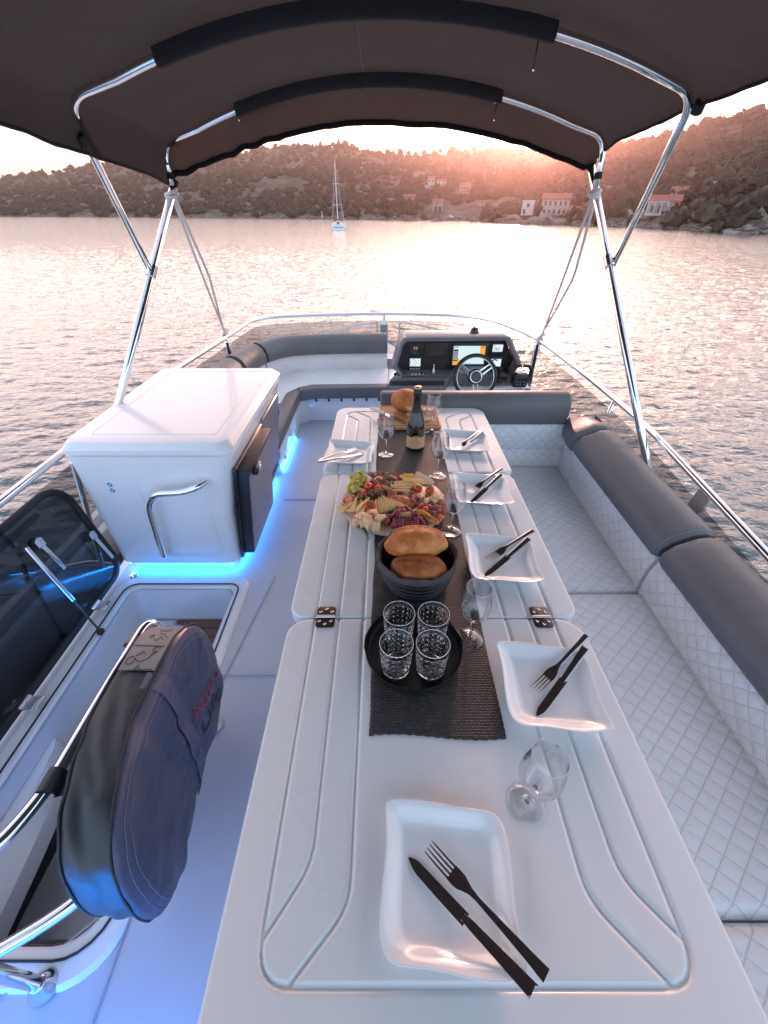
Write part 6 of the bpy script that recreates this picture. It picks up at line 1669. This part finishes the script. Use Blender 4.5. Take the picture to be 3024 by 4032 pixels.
wpanel(railp[near(-1.53, .0):ib + 1]); wpanel(railp[ib:ic + 1]); wpanel(railp[ic:idd + 1]); wpanel(railp[idd:near(1.385, -.3)])
for (x, y) in ((-1.40, 3.87), (1.35, 3.80)):
    pm_ = MB().box((x, y, .48), (.045, .02, .44), .004).build('screen_post', M['chrome'], wsn)
    MB().box((x, y - .018, .47), (.022, .012, .40), .003).build('post_edge', M['rubber'], pm_)
ctp = MB().box((0, 4.93, .47), (.085, .03, .34), .008, 3).build('centre_post', M['gel'], wsn)
MB().tube([(0, 4.945, .60), (0, 4.955, .70)], .014, 10).build('post_tube', M['chrome'], ctp)
# steel pulpit rails out on the foredeck
for s, lab in ((-1, 'port pulpit rail seen over the bow beyond the lounge'), (1, 'starboard pulpit rail seen over the bow beyond the helm console')):
    t = thing('pulpit_rail', lab, 'rail', (0, 0, 0))
    x0 = -.156 if s < 0 else .36
    pts = [(x0, 10.3, -.95), (x0, 10.3, -.5), (x0 + s * .65, 9.84, -.5), (x0 + s * 1.15, 9.25, -.52), (x0 + s * 1.5, 7.6, -.55), (x0 + s * 1.62, 5.6, -.60), (x0 + s * 1.66, 5.2, -1.05)]
    MB().tube(fillet(pts, [.03, .3, .3, .3, .3], 5), .020, 8).build('pulpit_tube', M['steel'], t)
    for y in (9.84, 7.9, 6.2): 
        xx = x0 + s * (.65 if y > 9 else 1.43 if y > 7 else 1.58)
        MB().tube([(xx, y, -1.06), (xx, y, -.52)], .016, 8).build('stanchion', M['steel'], t)

# ------------------------------------------------------------------ bimini top
bi = thing('bimini_top', 'brown canvas sun canopy on bent steel tubes over the flybridge', 'canopy', (0, 0, 0))
def lerp(xs, ys, x): return float(np.interp(x, xs, ys))
def crown(y):
    base = lerp([-.8, .2, .9, 2.1, 2.86, 3.02, 3.14], [2.08, 2.16, 2.19, 2.200, 2.165, 2.11, 2.022], y)
    sag = .022 * math.sin(PI * (y - 2.1) / .76) ** 2 if 2.1 < y < 2.86 else (.024 * math.sin(PI * (y - .9) / 1.2) ** 2 if .9 < y < 2.1 else 0)
    return base - sag
def bend(y, s):
    L = lerp([-.8, .9, 2.1, 2.86, 2.95], [1.90, 1.965, 1.970, 1.918, 1.86], y); Rr = lerp([-.8, .9, 2.1, 2.86, 2.95], [1.93, 1.985, 1.992, 1.945, 1.90], y)
    return L if s < 0 else Rr
def flap(y, s):
    return lerp([-.8, .9, 1.68, 2.08, 2.4, 2.7, 2.87], [1.80, 1.86, 1.845, 1.815, 1.790, 1.762, 1.735], y) if s < 0 else lerp([-.8, .9, 1.75, 2.14, 2.74, 3.0], [1.90, 1.95, 1.945, 1.945, 1.905, 1.848], y)
def can(u, v):
    q = -.8 + v * (3.14 + .8)
    s = 2 * u - 1; a = abs(s); sg = -1 if s < 0 else 1
    # the front hem sweeps back towards the corners
    y = q if q < 2.6 else 2.6 + (q - 2.6) * (1 - (.50 if s < 0 else .32) * min(1, a) ** 2.2)
    zc, zb = crown(q), bend(min(y, 2.95), sg)
    if q > 2.9: zb = zb - (q - 2.9) * .35
    if a < .88:
        k = a / .88; x = sg * 1.125 * k; z = zc - (zc - zb) * k ** 2.0
    else:
        k = (a - .88) / .12; ze = flap(y, sg)
        x = sg * (1.125 + .035 * math.sin(k * PI / 2)); z = zb + (ze - zb) * k ** 1.25
    wr = .010 * mnoise.noise(Vector((x * 2.2, y * 4, 2))) + .005 * mnoise.noise(Vector((x * 9, y * 5, 5))) + .009 * max(0, a - .45) * mnoise.noise(Vector((x * 5 + y * 9, y * 14 - x * 5, 8)))
    if q > 2.9: wr += .012 * mnoise.noise(Vector((x * 16, 1, 5))) * (q - 2.9) / .24 * (1 if s < -.45 else .25)
    return (x, y, z + wr)
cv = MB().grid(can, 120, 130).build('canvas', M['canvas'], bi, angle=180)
MB().tube([Vector(can(.462, v)) + Vector((0, 0, -.0022)) for v in np.linspace(.02, .985, 90)], .0012, 5).build('panel_seam', M['thread'], bi, angle=180)
hemm = MB(); hemm.tube([Vector(can(u, 1.0)) + Vector((0, -.004, .004)) for u in np.linspace(0.01, .99, 80)], .016, 8)
hemm.build('front_hem', M['canvas'], bi, angle=180)
for s in (0.0, 1.0): MB().tube([Vector(can(s, v)) for v in np.linspace(0, 1, 60)], .006, 6).build('side_hem', M['canvas_dark'], bi, angle=180)
def arch(yb, zoff, xl, xr, lpts, rpts, name, rt=.0155):
    """bent tube under the cloth; middle part runs inside a dark sewn sleeve"""
    pts = []
    for x in np.linspace(-1.06, 1.06, 41):
        k = abs(x) / 1.125
        zc = crown(yb); zb = bend(yb, -1 if x < 0 else 1)
        pts.append(Vector((x, yb, zc - (zc - zb) * k ** 2 - zoff)))
    full = fillet([Vector(p) for p in lpts], .06, 6) if len(lpts) > 2 else [Vector(p) for p in lpts]
    P = full[:] 
    P = [Vector(p) for p in lpts] + pts + [Vector(p) for p in rpts]
    # round the knees
    k0 = len(lpts); 
    left = fillet([Vector(lpts[0]), Vector(lpts[-1]), pts[2]], .085, 8); right = fillet([pts[-3], Vector(rpts[0]), Vector(rpts[-1])], .085, 8)
    P = left + pts[3:-3] + right
    MB().tube(P, rt, 12).build(name, M['chrome'], bi, angle=180)
    sl = [p for p in pts if xl < p.x < xr]
    m_ = MB(); rings = []
    for i, p in enumerate(sl):
        rings.append([(p.x, p.y + dy, p.z + dz) for dy, dz in ((-.030, .022), (-.026, -.010), (-.012, -.024), (.008, -.026), (.022, -.014), (.046, .012 + .003 * math.sin(i * 2.1)), (.060, .020), (.058, .028))])
    m_.loft(rings, True, True, True)
    m_.build('tube_sleeve', M['canvas_dark'], bi, angle=50)
    tp = MB()
    tp.loft([[(p.x, p.y + .060, p.z + .018 + .002 * math.sin(i * 3.7)), (p.x, p.y + .082 + .002 * math.sin(i * 2.3), p.z + .0195)] for i, p in enumerate(sl)], False)
    tp.build('sleeve_seam', M['canvas_dark'], bi)
    return sl
arch(2.86, .026, -.775, .62, [(-1.150, 2.845, 1.735), (-1.152, 2.853, 1.905)], [(1.150, 2.868, 1.932), (1.150, 2.848, 1.70)], 'bow_tube')
arch(2.10, .026, -.80, .595, [(-1.262, 2.560, 1.372), (-1.158, 2.094, 1.955)], [(1.155, 2.146, 1.975), (1.262, 2.636, 1.382)], 'bow_tube')
for s in (-1, 1):
    P = [(-1.452, 2.045, .70), (-1.150, 2.865, 1.727)] if s < 0 else [(1.36, 1.80, .53), (1.150, 3.000, 1.835)]
    a, b = Vector(P[0]), Vector(P[1]); d = (b - a).normalized()
    pl = MB().tube([a - d * .35, b + d * .02], .0205, 14).build('main_pole', M['chrome'], bi, angle=180)
    MB().tube([b - d * .01, b + d * .035], .022, 12).build('pole_cap', M['rubber'], pl)
    hx = Vector((-1.262, 2.560, 1.372)) if s < 0 else Vector((1.262, 2.636, 1.382))
    jt = MB(); h2 = a + d * ((hx - a).dot(d)); jt.tube([h2 - d * .03, h2 + d * .03], .0245, 12); jt.tube([h2, hx], .011, 8); jt.build('tube_joint', M['chrome'], pl)
    MB().tube([(s * 1.148, 2.850, 1.79), (s * 1.150, 2.849, 1.762)], .020, 12).build('strap', M['canvas_dark'], bi)
    MB().tube([(s * 1.158, 2.10, 1.862 if s < 0 else 1.95), (s * 1.164, 2.12, 1.835 if s < 0 else 1.925)], .021, 12).build('strap', M['canvas_dark'], bi)
for (x, y, L) in ((.545, 2.165, .085), (.572, 2.925, .06), (-.77, 2.165, .02), (-.745, 2.925, .02)):
    zc = crown(y); zb = bend(y, 1); z = zc - (zc - zb) * (abs(x) / 1.125) ** 2 - .012
    zp = MB(); zp.box((x, y, z), (.022, .012, .012), .003); zp.tube([(x, y - .004, z), (x - .004, y - .012, z - L)], .0035, 6); zp.box((x - .004, y - .012, z - L - .006), (.009, .007, .014), .002)
    zp.build('zip_pull', M['steel'], bi)
# stay lines from the pole heads to the rail
def stay(label, a, b, c):
    t = thing('stay_line', label, 'rope', (0, 0, 0), 0)
    m_ = MB(); r = .0085
    a, b = Vector(a), Vector(b); L = (b - a).length
    for off in (Vector((0, 0, 0)), Vector(c)):
        pts = [a + (b - a) * k / 14 + off * (1 - abs(2 * k / 14 - .8)) + Vector((0, 0, -.02 * math.sin(PI * k / 14))) for k in range(15)]
        m_.tube(pts, r, 8)
    m_.build('line', M['rope'], t)
    lp = MB(); q = Vector(a)
    for k in range(2): lp.tube([q + Vector((.030 * math.cos(x), .030 * math.sin(x), .012 * k - .006 + .012 * math.sin(x + k))) for x in np.linspace(0, 6.0, 16)], r, 8)
    q = Vector(b)
    for k in range(4): lp.tube([q + Vector((.024 * math.cos(x), (k - 1.5) * .014, .024 * math.sin(x))) for x in np.linspace(0, 6.1, 16)], r, 8)
    lp.tube([q + Vector((.0, 0, .02)), q + Vector((.012, -.01, .07)), q + Vector((.03, .01, .04))], r, 6); lp.tube([q, q + Vector((.01, .0, -.06)), q + Vector((-.006, 0, -.12))], r, 6)
    lp.build('knot', M['rope'], t)
stay('pair of pale stay lines from the left pole head down to the rail', (-1.16, 2.84, 1.70), (-1.44, 3.98, .70), (.05, .0, -.02))
stay('pair of pale stay lines from the right pole head down to the rail', (1.155, 2.86, 1.70), (1.368, 3.80, .70), (.045, -.05, -.02))

# ------------------------------------------------------------------ smoked hatch lid standing open on its hinges
hl_ = thing('hatch_lid', 'smoked acrylic hatch lid in a black frame standing open at the left', 'hatch', (-1.452, .75, .030))
lean = math.atan2(.095, .52); Lh = .575
ux_ = Vector((-math.sin(lean), 0, math.cos(lean))); 
def lp_(y, h, d=0.0): return Vector((0, y - .75, 0)) + ux_ * h + Vector((math.cos(lean), 0, math.sin(lean))) * d
ol_ = rpoly(.02, 1.665, 0, Lh, (.08, .10, .12, .08), 8)
MB().loft([[lp_(y, h, -.004) for y, h in ol_], [lp_(y, h, .004) for y, h in ol_]], True, True, True).build('acrylic_panel', M['acrylic'], hl_, smooth=False)
MB().tube([lp_(y, h) for y, h in rpoly(.028, 1.657, .008, Lh - .008, (.08, .10, .12, .08), 8)], .0175, 10, True).build('lid_frame', M['rubber'], hl_, angle=180)
MB().tube([lp_(y, Lh - .055, .008) for y in (.15, .8, 1.46)], .014, 8).build('lid_stiffener', M['rubber'], hl_)
bo = MB()
for y in (1.30, 1.53, .9): bo.lathe([(.0002, .004), (.006, .003), (.008, 0)], 12).xf(Matrix.Identity(4))
bo = MB()
for y in (1.02, 1.30, 1.53): bo.ball(lp_(y, Lh - .085, .008), (.007, .007, .007), 10, 8)
bo.build('bolt', M['steel'], hl_)
for y in (1.376, .873, .30):
    hg = MB().box(lp_(y, .02, .030) + Vector((.018, 0, -.014)), (.062, .062, .008), .002).build('hinge', M['chrome'], hl_)
    MB().tube([lp_(y - .03, .012, .014), lp_(y + .03, .012, .014)], .009, 10).build('hinge_knuckle', M['chrome'], hg)
def latch(y, h):
    l_ = MB().lathe([(.0002, .020), (.024, .020), (.027, .014), (.027, 0)], 20).xf(Matrix.Translation(lp_(y, h, .006)) @ Matrix.Rotation(R(90) - lean, 4, 'Y')).build('latch', M['rubber'], hl_)
    m_ = MB(); m_.loft([[lp_(y + dy, h + dh, .030) for dy, dh in ((.0, .028), (.022, .018), (.022, -.018), (0, -.024), (-.018, -.012), (-.018, .018))], [lp_(y + dy, h + dh, .036) for dy, dh in ((.0, .028), (.022, .018), (.022, -.018), (0, -.024), (-.018, -.012), (-.018, .018))]], True, True, True)
    m_.loft([[lp_(y + .004 + e, h - .016, .040), lp_(y - .016 + e, h - .016, .040), lp_(y - .016 + e, h - .016, .046), lp_(y + .004 + e, h - .016, .046)] for e in (0,)] + [[lp_(y + .004, h - .15, .050), lp_(y - .016, h - .15, .050), lp_(y - .016, h - .15, .056), lp_(y + .004, h - .15, .056)]], True, True, True)
    m_.build('latch_lever', M['chrome'], l_, angle=30)
latch(1.36, .435); latch(1.60, .275)
a = lp_(1.30, .465, .034); b = Vector((-1.345 + 1.452, 1.235 - .75, .020 - .03))
gsx = MB().tube([a, a + (b - a) * .60], .0105, 12).build('gas_strut', M['steel'], hl_)
MB().tube([a + (b - a) * .60, b], .0050, 10).build('strut_rod', M['dark_metal'], gsx)
MB().box(b, (.022, .03, .024), .004).build('strut_foot', M['dark_metal'], gsx)
# steel tube and post outboard of the lid
t = thing('coaming_handrail', 'steel handrail low behind the smoked hatch lid', 'rail', (0, 0, 0))
MB().tube(fillet([(-1.98, 1.30, .14), (-1.80, 1.52, .12), (-1.60, 1.66, .07), (-1.53, 1.70, .0)], [.1, .06], 5), .017, 10).build('handrail_tube', M['steel'], t)
t = thing('rail_post', 'steel rail post standing behind the corner of the smoked hatch lid', 'post', (0, 0, 0))
MB().tube([(-1.54, 1.80, .68), (-1.56, 1.66, .05)], .014, 10).build('post_tube', M['chrome'], t)

# ------------------------------------------------------------------ guard rail round the stairs with lifebuoy bag
gr_ = thing('stair_guard_rail', 'polished steel guard rail around the stair opening carrying a grey bag', 'rail', (-.78, .5, 0))
def g_(p): return (p[0] + .78, p[1] - .5, p[2])
up_ = fillet([(-.668, .806, .0), (-.672, .812, .42), (-.762, .880, .565), (-.782, .62, .55), (-.784, .385, .548), (-.825, .265, .548), (-1.02, .11, .55), (-1.3, .08, .55)], [.05, .06, .1, .12, .12, .1], 8)
MB().tube([g_(p) for p in up_], .0155, 16).build('top_rail', M['chrome'], gr_, angle=180)
lo_ = fillet([(-.690, .800, .28), (-.700, .50, .28), (-.735, .255, .28), (-.80, .205, .28), (-.92, .135, .28), (-1.2, .05, .28)], [.15, .05, .05, .1], 8)
MB().tube([g_(p) for p in lo_], .0155, 16).build('lower_rail', M['chrome'], gr_, angle=180)
MB().tube([g_(p) for p in ((-.886, .130, .015), (-.905, .135, .30), (-.92, .17, .548))], .0155, 16).build('leg', M['chrome'], gr_, angle=180)
for (x, y) in ((-.886, .130), (-.668, .806)):
    f_ = MB().lathe([(.0002, .046), (.0165, .046), (.019, .040), (.026, .022), (.034, .010), (.037, .003), (.037, 0)], 32, g_((x, y, .004))).build('foot_flange', M['grey_panel'] if False else M['steel'], gr_, angle=180)
# horseshoe lifebuoy bag
M['bag_face'] = mat('blue_grey_pvc', (.062, .074, .125), .40, var=.14, vs=5, bs=.30, bscale=7, bdist=.02, rvar=.25)
M['bag_dark'] = mat('dark_grey_pvc', (.026, .032, .035), .45, var=.12, vs=5, bs=.30, bscale=7, bdist=.02, rvar=.25)
M['bag_strap'] = mat('webbing', (.10, .105, .17), .7, var=.1, vs=60, bs=.5, bscale=300, bdist=.003)
M['bag_print'] = mat('printed_patch', (.20, .18, .17), .5, var=.12, vs=20)
bag = thing('lifebuoy_bag', 'grey horseshoe lifebuoy bag strapped to the guard rail with red and black lettering', 'bag', (-.70, .55, .35))
def b_(p): return Vector((p[0] + .70, p[1] - .55, p[2] - .35))
# side outline in (y, z): top edge hangs along the rail, ends rounded
OUT = [(.840, .555), (.890, .500), (.918, .40), (.905, .27), (.860, .165), (.770, .105), (.640, .095), (.500, .100), (.380, .115), (.300, .150), (.235, .215), (.210, .32), (.222, .44), (.262, .525), (.330, .572), (.42, .588), (.55, .590), (.70, .588), (.78, .580)]
OUTP = smooth_path([(p[0], p[1], 0) for p in OUT] + [(OUT[0][0], OUT[0][1], 0)], 8)[:-1]
cyz = (.56, .35)
def yaw(y): return max(0, .52 - y) * .26
def bagring(x, k, amp=0.0):
    r = []
    for i, p in enumerate(OUTP):
        d = Vector((p.x - cyz[0], p.y - cyz[1]))
        w_ = amp * mnoise.noise(Vector((p.x * 16, p.y * 16, x * 30)))
        yy = cyz[0] + d.x * (k + w_)
        r.append(b_((x + w_ * .8 + yaw(yy), yy, cyz[1] + d.y * (k + w_))))
    return r
PA = sorted((math.atan2(p.y - cyz[1], p.x - cyz[0]), math.hypot(p.x - cyz[0], p.y - cyz[1])) for p in OUTP)
PAa = [PA[-1][0] - 2 * PI] + [q[0] for q in PA] + [PA[0][0] + 2 * PI]; PAr = [PA[-1][1]] + [q[1] for q in PA] + [PA[0][1]]
FK = [0, .25, .5, .78, .93, 1.0, 1.012]; FX = [.037, .038, .040, .036, .024, .010, .001]
def crease(y, z):
    a = 1 - abs(mnoise.noise(Vector((y * 5.0 + z * 3.0, z * 7.5 - y * 3.5, 2.0)))) * 2.2
    b = 1 - abs(mnoise.noise(Vector((y * 9.0 - z * 6.0, z * 10.0 + y * 4.0, 6.0)))) * 2.2
    return .011 * max(0, a) ** 2 + .006 * max(0, b) ** 2 + .010 * mnoise.noise(Vector((y * 4, z * 5, 1)))
def facep(y, z, d=0.0):
    k = math.hypot(y - cyz[0], z - cyz[1]) / float(np.interp(math.atan2(z - cyz[1], y - cyz[0]), PAa, PAr))
    return b_((xi + float(np.interp(k, FK, FX)) + d + yaw(y) + crease(y, z) * min(1, max(0, (1.01 - k) / .12)), y, z))
def fring(k, d):
    return [facep(cyz[0] + (p.x - cyz[0]) * k, cyz[1] + (p.y - cyz[1]) * k, d) for p in OUTP]
xo, xi = -.760, -.640
def sidering(x, k):
    r = []
    for p in OUTP:
        d = Vector((p.x - cyz[0], p.y - cyz[1])); m = math.sin(PI * min(1, max(0, (x - xo) / (xi - xo))))
        w_ = m * (.030 * (1 - abs(mnoise.noise(Vector((p.x * 7 + x * 22, p.y * 7 - x * 14, 3)))) * 2.2) + .02 * mnoise.noise(Vector((p.x * 5, p.y * 5, x * 12)))) - .012
        yy = cyz[0] + d.x * (k + w_)
        r.append(b_((x + yaw(yy) + .006 * m * mnoise.noise(Vector((p.x * 12, p.y * 12, 4))), yy, cyz[1] + d.y * (k + w_))))
    return r
MB().loft([bagring(xo + .006, .955, .01)] + [sidering(xo + (xi - xo) * t, 1.0 - .012 * (t < .05)) for t in np.linspace(0, 1, 13)], True, True, False).build('bag_side', M['bag_dark'], bag, angle=180)
fcm = MB().loft([fring(k_, 0) for k_ in (1.012, 1.0, .985, .965, .94, .91, .87, .83, .78, .72, .66, .6, .54, .48, .42, .36, .3, .24, .18, .12, .06, .015)], True, False, True)
fce = fcm.build('bag_face', M['bag_face'], bag, angle=180)
pip = MB(); pip.tube(bagring(xi - .001, 1.014, .008), .0038, 6, True); pip.tube(bagring(xo + .002, .99, .012), .0034, 6, True)
pip.build('piping', M['rubber'], bag, angle=180)
pth_ = mat('pale_thread', (.22, .22, .30), .7)
for kk in (.955, .905): MB().tube(fring(kk, .0012), .0008, 4, True).build('stitching', pth_, fce, angle=180)
# band across the face
bp = []
A_, B_ = Vector((.635, .585, 0)), Vector((.585, .105, 0))
for k in range(33):
    u = k / 32; c = A_ + (B_ - A_) * u; n_ = Vector((-(B_ - A_).y, (B_ - A_).x, 0)).normalized() * .024
    bp.append([facep(c.x - n_.x, c.y - n_.y, .0035), facep(c.x + n_.x, c.y + n_.y, .0035)])
bp = [[b_((xi - .02, A_.x - .024, .598)), b_((xi - .02, A_.x + .024, .598))]] + bp
MB().loft(bp, False).build('strap', M['bag_strap'], bag, angle=180)
MB().loft([[b_((xi + .012, .56, .115)), b_((xi + .012, .61, .115))], [b_((xi + .020, .555, .085)), b_((xi + .020, .60, .085))], [b_((xi + .016, .545, .045)), b_((xi + .014, .585, .05))]], False).build('strap_tail', M['bag_dark'], bag)
# straps round the rail
for y in (.800, .402):
    pts = [(-.782 + .021 * math.cos(a), .551 + .021 * math.sin(a)) for a in np.linspace(R(-60), R(240), 16)]
    pts = [(-.745, .545)] + pts + [(-.81, .515)]
    MB().loft([[b_((x, y - .026, z)), b_((x, y + .026, z))] for x, z in pts], False).build('rail_strap', M['bag_print'] if y > .6 else M['bag_dark'], bag, angle=180)
# printed patch on the top with line drawing
def topz(y):
    ys = [p.x for p in OUTP if p.y > .45]; zs = [p.y for p in OUTP if p.y > .45]
    o_ = np.argsort(ys); return float(np.interp(y, np.array(ys)[o_], np.array(zs)[o_]))
MB().grid(lambda u, v: b_((xo + .012 + u * (xi - xo - .016), .665 + v * .185, topz(.665 + v * .185) + .0062)), 6, 14).build('printed_patch', M['bag_print'], bag, angle=180)
dr = MB()
def dl(pts): dr.tube([b_((xo + .012 + u * .098, .665 + v * .185, topz(.665 + v * .185) + .0072)) for u, v in pts], .0009, 4)
dl([(.2 + .12 * math.cos(k * .6), .18 + .07 * math.sin(k * .6)) for k in range(11)]); dl([(.32, .2), (.5, .15), (.7, .22), (.8, .36)]); dl([(.8 + .1 * math.cos(k * .7), .38 + .06 * math.sin(k * .7)) for k in range(9)]); dl([(.45, .02), (.52, .1), (.6, .02)]); dl([(.3, .26), (.42, .34), (.55, .3)])
dl([(.02, .47), (.98, .44)]); dl([(.5, .62), (.62, .56), (.7, .66), (.82, .58)]); dl([(.75, .7), (.9, .64)]); dl([(.55, .74), (.75, .72)]); dl([(.4, .6), (.45, .7), (.3, .66)]); dl([(.45, .84), (.7, .80), (.85, .86)]); dl([(.02, .0), (.98, .02)])
dr.build('line_drawing', M['rubber'], bag)
red = mat('red_print', (.36, .035, .05), .5); blk = mat('black_print', (.02, .022, .03), .5)
text_mesh('LALIZAS', .060, red, bag, 'lettering', lambda a, b: facep(.735 + a, .345 + b - .22 * a, .0024))
text_mesh('Life', .115, blk, bag, 'lettering', lambda a, b: facep(.738 + a, .255 + b - .10 * a, .0024))

# ------------------------------------------------------------------ aft bench, out of view behind the camera, with its foot light
ab = MB(); ab.box((-.65, -.70, .26), (1.7, .7, .38), .03); 
tag(ab.build('aft_bench', M['gel']), 'white aft bench behind the stair opening', 'bench')
led('blue light strip at the foot of the aft bench', [(-1.3, -.22, .12), (-.32, -.22, .12)], .018, 'led_deep')
